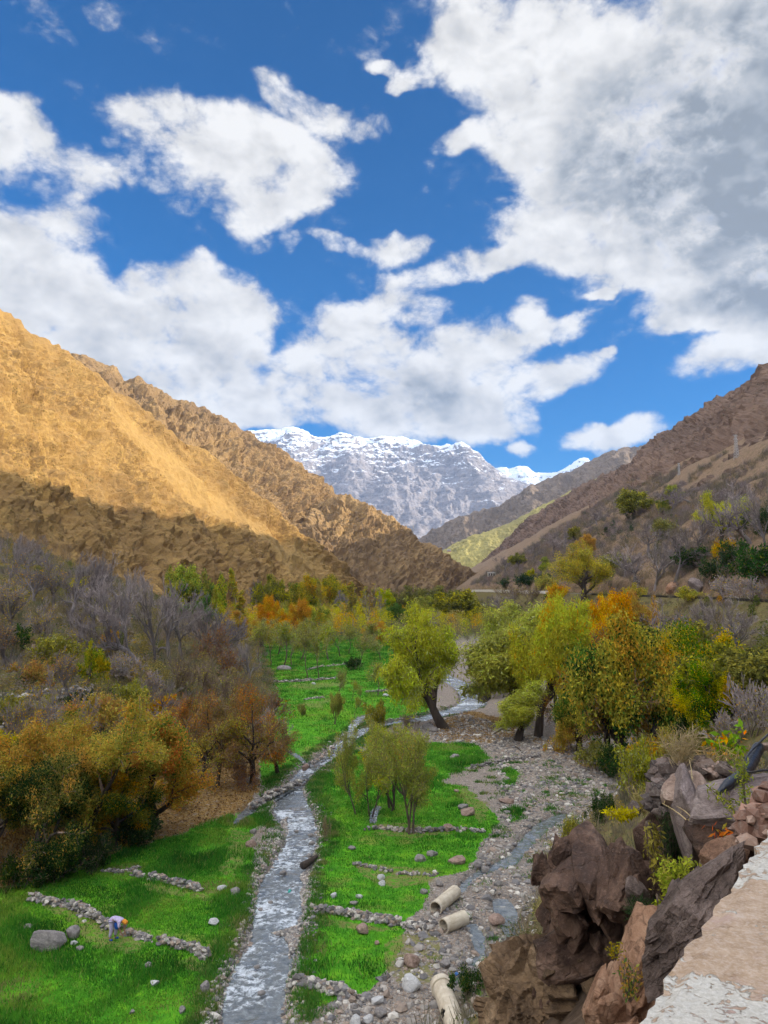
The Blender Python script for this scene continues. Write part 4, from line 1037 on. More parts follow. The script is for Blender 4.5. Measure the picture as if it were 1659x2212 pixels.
# ================================================================== GRASS, GRAVEL, BRUSH (what nobody could count)
def scatter_grid(rs, n, poly, vmin=1290):
    """random ground points inside an outline, evenly over the ground"""
    P = np.array([onplane(max(-250, min(1900, u)), min(v, 2330), 0)[:2] for u, v in poly])
    lo, hi = P.min(0), P.max(0)
    q = rs.uniform(size=(n, 2)) * (hi - lo) + lo
    z = H0(q[:, 0], q[:, 1]); u, v = project(q[:, 0], q[:, 1], z)
    return q[inside(u + 9 * perlin(q[:, 0] / 1.7, q[:, 1] / 1.7, 1), v + 5 * perlin(q[:, 0] / 1.7, q[:, 1] / 1.7, 7), poly)]

def blades(q, rs, hgt, wid, cols, w, psc, k=4, spread=.12, name='grass'):
    n = len(q); Q = np.repeat(q, k, 0); Q = Q + rs.normal(size=Q.shape) * np.repeat(spread if np.ndim(spread) else np.full(n, spread), k)[:, None]
    z = H(Q[:, 0], Q[:, 1]) - .02
    N = len(Q); h = np.repeat(hgt, k) * rs.uniform(.5, 1.3, N); ww = np.repeat(wid, k) * rs.uniform(.7, 1.3, N)
    th = rs.uniform(0, 6.28, N); ln = rs.normal(size=(N, 2)) * .35 * h[:, None]
    b = np.stack([np.cos(th), np.sin(th)], 1) * ww[:, None] * .5
    B = np.concatenate([Q, z[:, None]], 1)
    V = np.zeros((N, 3, 3)); V[:, 0] = B; V[:, 1] = B; V[:, 2] = B
    V[:, 0, :2] -= b; V[:, 1, :2] += b; V[:, 2, :2] += ln; V[:, 2, 2] += h
    c = palette(rs, np.concatenate([Q, 0 * z[:, None]], 1), cols, w, psc, .35)
    return V.reshape(-1, 3), np.arange(N * 3).reshape(-1, 3), np.repeat(c, 3, 0)

def build_grass():
    rs = np.random.RandomState(5); VV, FF, CC, o = [], [], [], 0
    for i, poly in enumerate(GRASS):
        nn = [60000, 42000, 900, 900, 95000, 900][i]
        q = scatter_grid(rs, nn, poly)
        d = np.hypot(q[:, 0], q[:, 1])
        keep = dist_poly(q[:, 0], q[:, 1], RIV) > .25
        for L, kd in BRANCHES: keep &= dist_poly(q[:, 0], q[:, 1], L) > .15
        u, v = project(q[:, 0], q[:, 1], H0(q[:, 0], q[:, 1])); dr = np.zeros(len(q), bool)
        for dp in DRYG: dr |= inside(u + 6 * perlin(q[:, 0], q[:, 1], 3), v, dp)
        keep &= ~dr | (rs.uniform(size=len(q)) < .22)
        bare = fbm(q[:, 0] / 2.6, q[:, 1] / 2.6, 21, 3); keep &= (bare < .42) | (rs.uniform(size=len(q)) < .25)
        q, d = q[keep], d[keep]
        tall = sstep(-.1, .5, fbm(q[:, 0] / 5, q[:, 1] / 5, 0, 3))
        h = (.10 + .17 * tall) * (1 + d / 260); w = .030 * (d / 38) ** .8 + .01
        V, F, c = blades(q, rs, h, w, [(.03, .14, .012), (.055, .24, .014), (.11, .34, .018), (.24, .37, .035), (.34, .31, .10)], [2.6, 3, 2.4, 1.9, .9], .22, 4, .10 + .0025 * d)
        VV.append(V); FF.append(F + o); CC.append(c); o += len(V)
    # weeds and grass clumps among the cobbles, and ragged clumps along the field edges
    bed = [(1000, 1620), (1180, 1640), (1330, 1700), (1230, 1800), (1160, 1900), (1120, 2080), (1000, 2180), (860, 2150), (900, 1990), (1000, 1890), (1060, 1800), (1080, 1740), (960, 1660)]
    cc = scatter_grid(rs, 1500, bed); cc = cc[rs.uniform(size=len(cc)) < .28 * (1 + fbm(cc[:, 0] / 4, cc[:, 1] / 4, 0, 2))]
    shore = np.concatenate([RIV[rs.randint(10, len(RIV) - 60, 900), :2] + rs.choice([-1, 1], (900, 1)) * rs.uniform(1.25, 2.5, (900, 1)) * np.array([1, .1])])
    cc = np.concatenate([cc, shore])
    rep = rs.randint(8, 46, len(cc)); q = np.repeat(cc, rep, 0); q = q + rs.normal(size=q.shape) * np.repeat(rs.uniform(.12, .5, len(cc)), rep)[:, None]
    k = dist_poly(q[:, 0], q[:, 1], RIV) > .05; q = q[k]; d = np.hypot(q[:, 0], q[:, 1])
    V, F, c = blades(q, rs, np.full(len(q), .17) * rs.uniform(.7, 1.6, len(q)), .03 * (d / 38) ** .8 + .01, [(.05, .17, .02), (.09, .26, .03), (.20, .28, .05), (.30, .28, .10)], [2, 2, 1.5, .8], .5, 4, .1)
    VV.append(V); FF.append(F + o); CC.append(c); o += len(V)
    me = mesh_np('grass', np.concatenate(VV), np.concatenate(FF), [M['leaf']], attrs={'col': np.concatenate(CC)})
    tag(link('grass', me), 'lush short green grass over the fields beside the river', 'grass', kind='stuff')
build_grass()

_ico = None
def ico():
    global _ico
    if _ico is None:
        t = (1 + 5 ** .5) / 2
        V = unit(np.array([[-1, t, 0], [1, t, 0], [-1, -t, 0], [1, -t, 0], [0, -1, t], [0, 1, t], [0, -1, -t], [0, 1, -t], [t, 0, -1], [t, 0, 1], [-t, 0, -1], [-t, 0, 1]], float))
        F = np.array([[0, 11, 5], [0, 5, 1], [0, 1, 7], [0, 7, 10], [0, 10, 11], [1, 5, 9], [5, 11, 4], [11, 10, 2], [10, 7, 6], [7, 1, 8], [3, 9, 4], [3, 4, 2], [3, 2, 6], [3, 6, 8], [3, 8, 9], [4, 9, 5], [2, 4, 11], [6, 2, 10], [8, 6, 7], [9, 8, 1]])
        _ico = V, F
    return _ico
STONEC = [(.14, .13, .125), (.25, .23, .21), (.38, .34, .295), (.32, .245, .19), (.52, .48, .42), (.19, .18, .18)]
def many_stones(P, r, rs, cols=STONEC, flat=.65):
    V0, F0 = ico(); n = len(P)
    A = rs.normal(size=(n, 12, 3)) * .17 + V0[None]
    sc = rs.uniform(.6, 1.25, (n, 1, 3)); sc[..., 2] *= flat
    th = rs.uniform(0, 6.28, n); c, s = np.cos(th)[:, None], np.sin(th)[:, None]
    A = A * sc * np.asarray(r)[:, None, None]
    A = np.stack([A[..., 0] * c - A[..., 1] * s, A[..., 0] * s + A[..., 1] * c, A[..., 2]], -1) + np.asarray(P)[:, None]
    F = F0[None] + (np.arange(n) * 12)[:, None, None]
    col = np.asarray(cols)[rs.randint(len(cols), size=n)] * rs.uniform(.75, 1.25, (n, 1))
    return A.reshape(-1, 3), F.reshape(-1, 3), np.repeat(col, 12, 0)

def stone_mat():
    m, n, out = new_mat('stone'); p = wpos(n)
    c = n.attr('col').outputs['Color']
    a = n.noise(p, 5, 5, .65); b = n.noise(p, 28, 4, .65)
    c = n.mix(n.mapr(a, .35, .7, 0, .45), c, n.mix(.55, c, (.09, .075, .065)))
    c = n.mix(n.mapr(b, .45, .75, 0, .3), c, (.42, .38, .33))
    finish(n, out, c, .85, n.math('ADD', a, n.math('MULTIPLY', b, .4)), .5, .04)
    return m
M['stone'] = stone_mat()

def build_gravel():
    rs = np.random.RandomState(9)
    bed = [(1010, 2330), (1060, 2090), (1150, 2020), (1170, 1900), (1235, 1800), (1345, 1700), (1330, 1660), (1240, 1610), (1150, 1585), (1060, 1560), (1000, 1540), (900, 1570), (930, 1600), (1060, 1620), (1080, 1760), (1030, 1850), (1000, 1890), (900, 1990), (850, 2100), (700, 2180), (620, 2330)]
    q = scatter_grid(rs, 75000, bed)
    m = fbm(q[:, 0] / 2.5, q[:, 1] / 2.5, 4, 3)
    keep = rs.uniform(size=len(q)) < .30 + .6 * sstep(-.3, .5, m)
    q = q[keep]
    gr = np.zeros(len(q), bool); u, v = project(q[:, 0], q[:, 1], H0(q[:, 0], q[:, 1]))
    for p in GRASS: gr |= inside(u, v, p)
    q = q[~gr | (rs.uniform(size=len(q)) < .04)]
    r = .04 + .075 * rs.uniform(size=len(q)) ** 2 + .2 * rs.uniform(size=len(q)) ** 8
    # both shores and the shallow bed of the river
    i = rs.randint(len(RIV) - 60, size=15000); sd = rs.choice([-1, 1], len(i)); j = np.minimum(i + 1, len(RIV) - 1)
    tg = unit(RIV[j, :2] - RIV[i, :2]); nr = np.stack([tg[:, 1], -tg[:, 0]], 1)
    off = RIV[i, 2] + rs.normal(size=len(i)) * .33 + .1
    q2 = RIV[i, :2] + nr * (sd * off)[:, None] + tg * rs.uniform(-.5, .5, (len(i), 1))
    r2 = .03 + .09 * rs.uniform(size=len(q2)) ** 3 + .12 * rs.uniform(size=len(q2)) ** 10
    # gravel bar on one side of the current
    bar = [(585, 2000), (650, 1990), (668, 1930), (672, 1860), (650, 1880), (655, 1960), (640, 2030), (625, 2060), (618, 2010)]
    bar2 = [(552, 1850), (585, 1790), (625, 1755), (618, 1800), (585, 1850), (560, 1900), (548, 1940)]
    q3 = np.concatenate([scatter_grid(rs, 9000, bar), scatter_grid(rs, 9000, bar2)])
    r3 = .03 + .08 * rs.uniform(size=len(q3)) ** 2
    q, r = np.concatenate([q, q2, q3]), np.concatenate([r, r2, r3])
    z = H(q[:, 0], q[:, 1])
    z[-len(q3):] = np.maximum(z[-len(q3):], H0(q3[:, 0], q3[:, 1]) - .28)
    V, F, c = many_stones(np.concatenate([q, (z + r * .15)[:, None]], 1), r, rs)
    tag(link('river_gravel', mesh_np('river_gravel', V, F, [M['stone']], attrs={'col': c})), 'grey and tan cobbles covering the riverbed and shores', 'gravel', kind='stuff')
build_gravel()

def build_brush():
    """twiggy and leafy undergrowth of both slopes, and dead leaves"""
    rs = np.random.RandomState(21)
    def tuft(n, kind):
        if kind == 'twig':
            th = rs.uniform(0, 6.28, n); t = rs.uniform(.05, .95, n); d = unit(np.stack([np.cos(th) * t, np.sin(th) * t, np.full(n, 1.0)], 1))
            b = rs.normal(size=(n, 3)) * [.22, .22, .0]; b[:, 2] = 0; up = rs.uniform(0, .45, n)[:, None]
            b = b + d * up; e = b + d * rs.uniform(.4, .9, n)[:, None]
            s = unit(np.cross(d, rs.normal(size=(n, 3)))) * .014
            return np.stack([b - s, b + s, e + s * .4, e - s * .4], 1)
        P = rs.normal(size=(n, 3)) * [.38, .38, .26] + [0, 0, .42]
        V, _ = leaf_quads(rs, P, .17, .5, .1); return V.reshape(n, 4, 3)
    var = {'twig': [tuft(44, 'twig') for _ in range(5)], 'leaf': [tuft(46, 'leaf') for _ in range(5)]}
    def area(n, x0, x1, y0, y1, test):
        q = rs.uniform(size=(n, 2)) * [x1 - x0, y1 - y0] + [x0, y0]; return q[test(q[:, 0], q[:, 1])]
    spots = []
    # terraced bank
    a = area(32000, -190, 0, 45, 330, lambda x, y: (x < interp(y, XL) - .5) & (np.abs(x) < y * .62 + 6) & (rs.uniform(size=len(x)) < np.clip(110 / y, .2, 1)))
    spots.append((a, 'bank'))
    # embankment below the road
    b = area(22000, -10, 80, 8, 330, lambda x, y: (x > interp(y, XR) + .5) & (x < interp(y, XD) + 1.0) & (x < y * .62 + 3) & (np.hypot(x, y) > 17) & (rs.uniform(size=len(x)) < np.clip(90 / y, .25, 1)))
    spots.append((b, 'emb'))
    c = area(70000, 55, 330, 70, 620, lambda x, y: (x > interp(y, XD) + 7.6) & (x < interp(y, XD) + 26 + 40 * fbm(x / 60, y / 60, 0, 2) + .17 * y) & (x < y * .60 + 10) & (rs.uniform(size=len(x)) < np.clip(170 / y, .22, 1) * sstep(-.6, .1, fbm(x / 16, y / 16, 3, 3))))
    spots.append((c, 'slope'))
    d = area(5000, -100, 60, 250, 560, lambda x, y: (x > interp(y, XL) - 8) & (x < interp(y, XR) + 8) & (rs.uniform(size=len(x)) < sstep(250, 330, y)))
    spots.append((d, 'valley'))
    VV, CC = [], []
    for q, wh in spots:
        n = len(q); z = H0(q[:, 0], q[:, 1]); dist = np.hypot(q[:, 0], q[:, 1])
        f = fbm(q[:, 0] / 9, q[:, 1] / 9, 8, 3)
        cols, thr, size = {
            'bank': ([(.34, .25, .06), (.16, .18, .045), (.30, .22, .10), (.26, .20, .17), (.07, .13, .025), (.52, .33, .035), (.30, .22, .05), (.28, .24, .22)], .25, (.7, 1.7)),
            'emb': ([(.22, .19, .08), (.30, .23, .11), (.14, .15, .045), (.20, .155, .12), (.07, .11, .03), (.36, .24, .05)], .0, (.4, 1.1)),
            'slope': ([(.21, .16, .165), (.24, .185, .175), (.15, .14, .06), (.05, .08, .025), (.22, .16, .11), (.30, .20, .06)], .05, (.8, 2.2)),
            'valley': ([(.20, .19, .07), (.14, .15, .05), (.28, .19, .06), (.2, .17, .13)], .1, (1.0, 2.4))}[wh]
        twig = f + rs.normal(size=n) * .3 > thr
        if wh == 'slope': twig = f + rs.normal(size=n) * .3 > -.15
        ci = np.clip(((.5 + .8 * fbm(q[:, 0] / 6, q[:, 1] / 6, 2, 2) + rs.normal(size=n) * .22) * len(cols)).astype(int), 0, len(cols) - 1)
        col = np.asarray(cols)[ci]
        s = rs.uniform(*size, n) * (1 + .0012 * dist)
        for tw in (True, False):
            k = np.where(twig == tw)[0]
            for vi in range(5):
                kk = k[vi::5]
                if not len(kk): continue
                T0 = var['twig' if tw else 'leaf'][vi]; th = rs.uniform(0, 6.28, len(kk)); cs, sn = np.cos(th)[:, None, None], np.sin(th)[:, None, None]
                S = s[kk][:, None, None]
                X = (T0[None, ..., 0] * cs - T0[None, ..., 1] * sn) * S + q[kk, 0][:, None, None]
                Y = (T0[None, ..., 0] * sn + T0[None, ..., 1] * cs) * S + q[kk, 1][:, None, None]
                Z = T0[None, ..., 2] * S * (1.15 if tw else .8) + z[kk][:, None, None] - .05
                VV.append(np.stack([X, Y, Z], -1).reshape(-1, 3))
                cc = col[kk] if not tw else .55 * col[kk] + .45 * np.array([.27, .225, .20])
                cc = cc[:, None] * rs.uniform(.7, 1.3, (len(kk), len(T0), 1))
                CC.append(np.repeat(cc.reshape(-1, 3), 4, 0))
    V = np.concatenate(VV); i = np.arange(len(V)).reshape(-1, 4)
    tag(link('undergrowth', mesh_np('undergrowth', V, i, [M['leaf']], attrs={'col': np.concatenate(CC)})), 'twiggy brown and olive brush over the slopes', 'undergrowth', kind='stuff')
build_brush()

def build_litter():
    rs = np.random.RandomState(31); q = np.concatenate([scatter_grid(rs, 26000, LITTER[0]), scatter_grid(rs, 5000, LITTER[2])])
    q = q[(q[:, 1] < 130)]
    z = H0(q[:, 0], q[:, 1]) + .03
    V, F = leaf_quads(rs, np.concatenate([q, z[:, None]], 1), .17, .6, 0)
    c = palette(rs, np.concatenate([q, 0 * z[:, None]], 1), [(.34, .19, .05), (.24, .13, .05), (.42, .28, .08), (.14, .08, .04)], [2, 2, 1.4, 1], .4, .7)
    tag(link('fallen_leaves', mesh_np('fallen_leaves', V, F, [M['leaf']], attrs={'col': np.repeat(c, 4, 0)})), 'brown fallen walnut leaves under the trees', 'leaf litter', kind='stuff')
build_litter()

def build_woods(name, label, cat, seeds, leafy, cols, w, hgt, seed, nper):
    """far-off wood that reads as one mass"""
    rs = np.random.RandomState(seed); q = seeds; n = len(q); z = H0(q[:, 0], q[:, 1]); h = rs.uniform(*hgt, n)
    VV, CC = [], []
    ci = rs.choice(len(cols), n, p=np.array(w) / sum(w)); c0 = np.asarray(cols)[ci]
    for i in range(n):
        k = nper
        th = rs.uniform(0, 6.28, k); zz = rs.uniform(.12, 1, k); rr = np.sqrt(rs.uniform(.05, 1, k)) * .33 * np.sin(np.clip(zz, 0, 1) ** .8 * 2.9) ** .7
        lump = 1 + .35 * perlin(np.cos(th) * 1.5 + i * 3, np.sin(th) * 1.5, zz * 3)
        P = np.stack([np.cos(th) * rr * lump, np.sin(th) * rr * lump, zz], 1) * h[i] + [q[i, 0], q[i, 1], z[i] - .1]
        if leafy: V, _ = leaf_quads(rs, P, .42 if hgt[1] > 5 else .24, .55, .1)
        else:
            d = unit(np.stack([np.cos(th) * .5, np.sin(th) * .5, np.full(k, .9)], 1) + rs.normal(size=(k, 3)) * .3) * rs.uniform(.5, 1.6, k)[:, None]
            s = unit(np.cross(d, rs.normal(size=(k, 3)))) * .022; V = np.stack([P - s, P + s, P + d + s * .3, P + d - s * .3], 1).reshape(-1, 3)
        VV.append(V); CC.append(np.repeat(c0[i] * rs.uniform(.65, 1.35, (k, 1)), 4, 0))
        # stem
        s = np.array([.07, 0, 0]); b = np.array([q[i, 0], q[i, 1], z[i] - .2]); VV.append(np.array([b - s, b + s, b + s * .5 + [0, 0, h[i] * .6], b - s * .5 + [0, 0, h[i] * .6]])); CC.append(np.full((4, 3), .12))
    V = np.concatenate(VV); o = link(name, mesh_np(name, V, np.arange(len(V)).reshape(-1, 4), [M['leaf']], attrs={'col': np.concatenate(CC)}))
    tag(o, label, cat, kind='stuff')
def pts(n, x0, x1, y0, y1, test, seed):
    rs = np.random.RandomState(seed); q = rs.uniform(size=(n, 2)) * [x1 - x0, y1 - y0] + [x0, y0]; return q[test(q[:, 0], q[:, 1])]
build_woods('valley_woods', 'distant autumn wood filling the valley under the brown hills', 'woods', pts(420, -110, 60, 285, 560, lambda x, y: (x > interp(y, XL) - 12) & (x < interp(y, XR) + 6), 3), True, [(.50, .48, .05), (.58, .54, .06), (.34, .35, .06), (.68, .42, .03), (.26, .34, .05), (.42, .36, .14)], [3, 2.4, 2.4, 1.8, 1.4, 1], (6, 11), 61, 420)
build_woods('bare_thicket', 'purple-grey leafless thicket on the slope above the road', 'woods', pts(900, 60, 330, 90, 560, lambda x, y: (x > interp(y, XD) + 9) & (x < interp(y, XD) + 20 + .13 * y + 14 * fbm(x / 40, y / 40, 0, 2)) & (x < y * .6 + 10) & (fbm(x / 26, y / 26, 5, 2) > -.12), 5), False, [(.26, .20, .21), (.30, .24, .245), (.22, .17, .17), (.28, .2, .14)], [2, 2, 1, .7], (3, 7), 62, 260)
build_woods('grey_grove', 'grey leafless grove closing the top of the terraced bank', 'woods', pts(420, -170, -15, 120, 270, lambda x, y: (x < interp(y, XL) - 14) & (np.abs(x) < y * .62 + 6) & (fbm(x / 26, y / 26, 9, 2) > .2), 6), False, [(.29, .25, .245), (.31, .25, .20), (.27, .2, .14)], [1.5, 1.5, 1.5], (3, 7), 63, 280)
build_woods('bank_scrub', 'olive and golden scrub covering the terraced bank', 'scrub', pts(420, -150, -14, 60, 260, lambda x, y: (x < interp(y, XL) - 5) & (np.abs(x) < y * .62 + 6) & (fbm(x / 20, y / 20, 12, 2) > -.05), 8), True, [(.26, .23, .06), (.34, .26, .07), (.17, .19, .045), (.30, .22, .11), (.50, .33, .05), (.09, .13, .03)], [2.4, 1.6, 1.6, 1.6, 1, .8], (1.6, 4.2), 64, 300)
build_woods('slope_scrub', 'dark green and rust brown scrub on the slope above the road', 'scrub', pts(520, 60, 330, 80, 560, lambda x, y: (x > interp(y, XD) + 9) & (x < interp(y, XD) + 16 + .12 * y + 12 * fbm(x / 40, y / 40, 7, 2)) & (x < y * .6 + 10) & (fbm(x / 18, y / 18, 25, 2) > -.05), 15), True, [(.06, .085, .025), (.10, .11, .035), (.20, .145, .10), (.16, .14, .05), (.30, .22, .05)], [2.4, 2, 2, 1.4, .5], (1.8, 5), 66, 300)
build_woods('riverside_scrub', 'olive and rusty scrub under the trees between the riverbed and the road', 'scrub', pts(300, 15, 66, 62, 230, lambda x, y: (x > interp(y, XR) + .5) & (x < interp(y, XD) - 1) & (fbm(x / 9, y / 9, 15, 2) > -.12), 9), True, [(.20, .20, .045), (.36, .26, .05), (.13, .16, .035), (.28, .2, .08), (.48, .26, .03)], [2.4, 1.6, 2, 1.6, .8], (1.5, 4.0), 65, 320)
# ================================================================== ROCKS
import bmesh
def rock_mat(name, cols, sc=1.0, bump=.9, crack=.5):
    m, n, out = new_mat(name); p = opos(n)
    off = n('ShaderNodeVectorMath', {0: p, 1: n('ShaderNodeObjectInfo').outputs['Location']}, operation='ADD').outputs[0]
    p = n.mapping(off, (sc, sc, sc))
    a = n.noise(p, 1.1, 6, .68, .4); b = n.noise(n.mapping(p, (1, 1, 2.2), (.4, .5, 0)), 4.5, 6, .7); c3 = n.noise(p, 22, 5, .7)
    c = n.ramp(a, [(.28, cols[0]), (.45, cols[1]), (.58, cols[2]), (.75, cols[3])])
    c = n.mix(n.mapr(b, .42, .7, 0, .6), c, cols[0])
    c = n.mix(n.mapr(c3, .52, .75, 0, .4), c, cols[3])
    e = n('ShaderNodeTexVoronoi', {'Vector': n('ShaderNodeVectorMath', {0: p, 1: n.noisec(p, 2.5, 4)}, operation='ADD').outputs[0], 'Scale': 1.6}, feature='DISTANCE_TO_EDGE').outputs['Distance']
    cr = n.mapr(e, 0, .06)
    c = n.mix(n.math('MULTIPLY', n.math('SUBTRACT', 1, cr), crack * .7), c, cols[0])
    h = n.math('ADD', n.math('MULTIPLY', b, 1.0), n.math('MULTIPLY', c3, .35)); h = n.math('ADD', h, n.math('MULTIPLY', cr, crack * .4))
    finish(n, out, c, .78, h, bump, .06 / sc, .3)
    return m
M['rockdark'] = rock_mat('dark brown rock', [(.024, .013, .009), (.08, .043, .027), (.165, .097, .064), (.34, .23, .17)], 1.1)
M['rockbrown'] = rock_mat('crumbling brown rock', [(.045, .026, .014), (.13, .08, .042), (.22, .14, .075), (.36, .25, .15)], 1.6, 1.0)
M['rockred'] = rock_mat('reddish rock', [(.09, .04, .02), (.26, .135, .075), (.37, .215, .13), (.48, .32, .22)], 1.4)
M['rockgrey'] = rock_mat('grey rock', [(.055, .038, .03), (.15, .108, .09), (.23, .17, .145), (.34, .27, .235)], 1.1, .8)
M['rockpurple'] = rock_mat('purple brown rock', [(.10, .075, .07), (.22, .17, .155), (.30, .24, .22), (.42, .35, .32)], 1.2, .7)
M['rocktan'] = rock_mat('tan rock', [(.16, .10, .07), (.32, .22, .165), (.42, .31, .24), (.52, .42, .35)], 1.3, .7)
M['boulder'] = rock_mat('grey boulder', [(.10, .09, .085), (.21, .19, .175), (.30, .27, .25), (.42, .39, .36)], 2.2, .6, .25)
M['boulderwhite'] = rock_mat('pale boulder', [(.30, .29, .28), (.48, .47, .46), (.58, .57, .55), (.68, .67, .65)], 2.2, .5, .2)
M['boulderred'] = rock_mat('russet boulder', [(.14, .085, .06), (.28, .19, .145), (.36, .26, .21), (.46, .36, .29)], 2.2, .6, .25)

def rock_mesh(seed, mat, sub=4, planes=16, noise=.07, rough=.03, sharp=.9, cells=0, tilt=.28, step=.05, dmax=1.0, dmin=.62, cap=1.25):
    bm = bmesh.new(); bmesh.ops.create_icosphere(bm, subdivisions=sub, radius=1)
    V = np.array([v.co[:] for v in bm.verts]); F = np.array([[v.index for v in f.verts] for f in bm.faces]); bm.free()
    rs = np.random.RandomState(seed); N = unit(rs.normal(size=(planes, 3))); d = rs.uniform(dmin, dmax, planes)
    dots = V @ N.T; q = np.where(dots > .05, d[None] / np.maximum(dots, .05), 9)
    r = np.minimum(q.min(1), cap); r = sharp * r + (1 - sharp)
    o = seed * 3.7
    P = V * r[:, None]
    if cells:      # broken faces: every cell is its own tilted plane, with a step to the next; two sizes of break
        for nc, am in ((cells, 1.0), (cells * 5, .42)):
            S = unit(rs.normal(size=(nc, 3))); wv = V + .22 * am * np.stack([perlin(V[:, 0] * 3 + o, V[:, 1] * 3, V[:, 2] * 3 + i * 9.1) for i in range(3)], 1)
            wv = unit(wv * np.array([1, 1, .62])); S2 = unit(S * np.array([1, 1, .62]))
            idx = np.argmax(wv @ S2.T, axis=1)
            tl = rs.normal(size=(nc, 3)) * tilt; dd = rs.normal(size=nc) * step
            P = P * (1 + am * (dd[idx] + np.clip(((V - S[idx]) * tl[idx]).sum(1), -.22, .22)))[:, None]
    r2 = noise * fbm(P[:, 0] * 1.7 + o, P[:, 1] * 1.7, P[:, 2] * 1.7, 4) + rough * (ridged(P[:, 0] * 5 + o, P[:, 1] * 5, P[:, 2] * 5, 4) - .6)
    P = P * (1 + r2)[:, None]
    return mesh_np('rock', P, F, [mat], True if sub < 4 else False), P

def block_cluster(seed, mat, blocks, flat=0):
    """an outcrop of wedged angular blocks, one mesh"""
    rs = np.random.RandomState(seed); VV, FF, o = [], [], 0
    for i in range(blocks):
        me, P = rock_mesh(seed * 31 + i, M[mat], 4, planes=rs.randint(11, 15), noise=.03, rough=.04, sharp=1.0, dmin=.42, dmax=.95, cap=1.7, cells=9, tilt=.12, step=.025)
        f = np.zeros(len(me.loops), np.int32); me.loops.foreach_get('vertex_index', f); bpy.data.meshes.remove(me)
        P = P / np.abs(P).max(0)
        big = i == 0
        sc = np.array([.86, .85, .84]) if big else rs.uniform(.22, .5, 3) * np.array([1.1, 1, 1.0])
        a = rs.uniform(0, 6.28); t = rs.uniform(-.5, .5, 2)
        R = np.array(Matrix.Rotation(a, 3, 'Z') @ Matrix.Rotation(t[0], 3, 'X') @ Matrix.Rotation(t[1], 3, 'Y'))
        th, zz = rs.uniform(0, 6.28), rs.uniform(-.95, .55); q = np.sqrt(1 - zz * zz) * .66
        c = np.array([0, 0, .08]) if big else np.array([math.cos(th) * q, math.sin(th) * q, zz * .72])
        Q = (P * sc) @ R.T + c
        VV.append(Q); FF.append(f.reshape(-1, 3) + o); o += len(Q)
    P = np.concatenate(VV)
    return mesh_np('rock', P, np.concatenate(FF), [M[mat]], False), P

def rock(name, label, u, v, D, hw, hh, mat, seed=0, depth=None, roll=0, sub=4, cat='rock', group=None, yaw=0, ground=False, **k):
    """a rock centred on the line of sight (u, v) at distance D; half sizes hw, hh as seen"""
    if ground:
        p = hit(u, v + hh * .8); p = p if p is not None else at(u, v, D)
    else: p = at(u, v, D)
    dep = p[1] * CP + (p[2] - CAM[2]) * SP
    sx, sz = hw * dep / FP, hh * dep / FP
    sy = depth if depth else (sx + sz) / 2 * 1.1
    if 'blocks' in k: me, P = block_cluster(seed, mat, k['blocks'])
    else: me, P = rock_mesh(seed, M[mat], sub, **k)
    o = link(name, me)
    ext = np.abs(P).max(0)
    az = math.atan2(p[0], p[1])
    o.rotation_euler = (Matrix.Rotation(-az + yaw, 3, 'Z') @ Matrix.Rotation(rad(roll), 3, 'Y')).to_euler()
    o.scale = (sx / ext[0], sy / ext[1], sz / ext[2])
    o.location = (p[0], p[1], p[2] + (sz * .55 if ground else 0))
    return tag(o, label, cat, group)

GR = 'rocks of the roadside outcrop'
rock('rock_outcrop', 'dark lower rock almost hidden between the yellow-brown and reddish rocks', 1290, 2215, 10.5, 110, 110, 'rockdark', 19, 1.2, 0, 5, group=GR, blocks=12)
rock('rock_outcrop', 'big dark brown fractured rock with a yellow plant on its flat top', 1305, 1905, 10.5, 132, 155, 'rockdark', 5, 1.5, 0, 6, group=GR, blocks=16)
rock('rock_outcrop', 'dark broken rock face in the hollow under the big fractured rock', 1215, 2010, 12.0, 105, 150, 'rockdark', 14, 1.6, 20, 6, group=GR, blocks=14)
rock('rock_outcrop', 'dark recessed rock between the big fractured rock and the reddish slope', 1330, 2060, 11.0, 140, 150, 'rockdark', 23, 1.5, -30, 6, group=GR, blocks=14)
rock('rock_outcrop', 'crumbling yellow-brown rock at the bottom below the dark hollow', 1185, 2185, 11.5, 185, 165, 'rockbrown', 8, 1.7, -22, 6, group=GR, planes=30, noise=.08, rough=.10, cells=60, step=.05)
rock('rock_outcrop', 'reddish brown rock slope between the dark hollow and the long grey slab', 1372, 2120, 7.5, 92, 190, 'rockred', 31, 1.0, 24, 6, group=GR, blocks=14)
rock('rock_outcrop', 'ragged brown ledge on the riverbed side of the big fractured rock', 1215, 1900, 11.5, 70, 90, 'rockdark', 101, .9, -10, 5, group=GR, blocks=9)
rock('rock_outcrop', 'brown ledge closing the hollow above the yellow-brown rock', 1265, 2110, 10.8, 95, 90, 'rockbrown', 105, 1.0, 25, 5, group=GR, blocks=10)
rock('rock_outcrop', 'warm brown ledge between the bright plant and the reddish slope', 1425, 2020, 8.2, 62, 75, 'rockred', 109, .8, 30, 5, group=GR, blocks=9)
rock('rock_slab', 'long grey slab of rock lying against the peeling wall', 1492, 1985, 5.2, 78, 205, 'rockgrey', 41, .42, 33, 6, group=GR, planes=16, noise=.05, rough=.05, cells=22, tilt=.14, step=.022)
rock('rock_slab', 'large purple-brown slab under the black plastic tube', 1600, 1742, 8.2, 130, 78, 'rockpurple', 52, .9, -22, 5, group=GR, planes=12, noise=.03, rough=.03, cells=0)
rock('rock_block', 'tall tan and purple block standing beside the purple-brown slab', 1490, 1770, 9.0, 42, 112, 'rockpurple', 61, .7, -6, 5, group=GR, planes=12, noise=.03, rough=.03, cells=0)
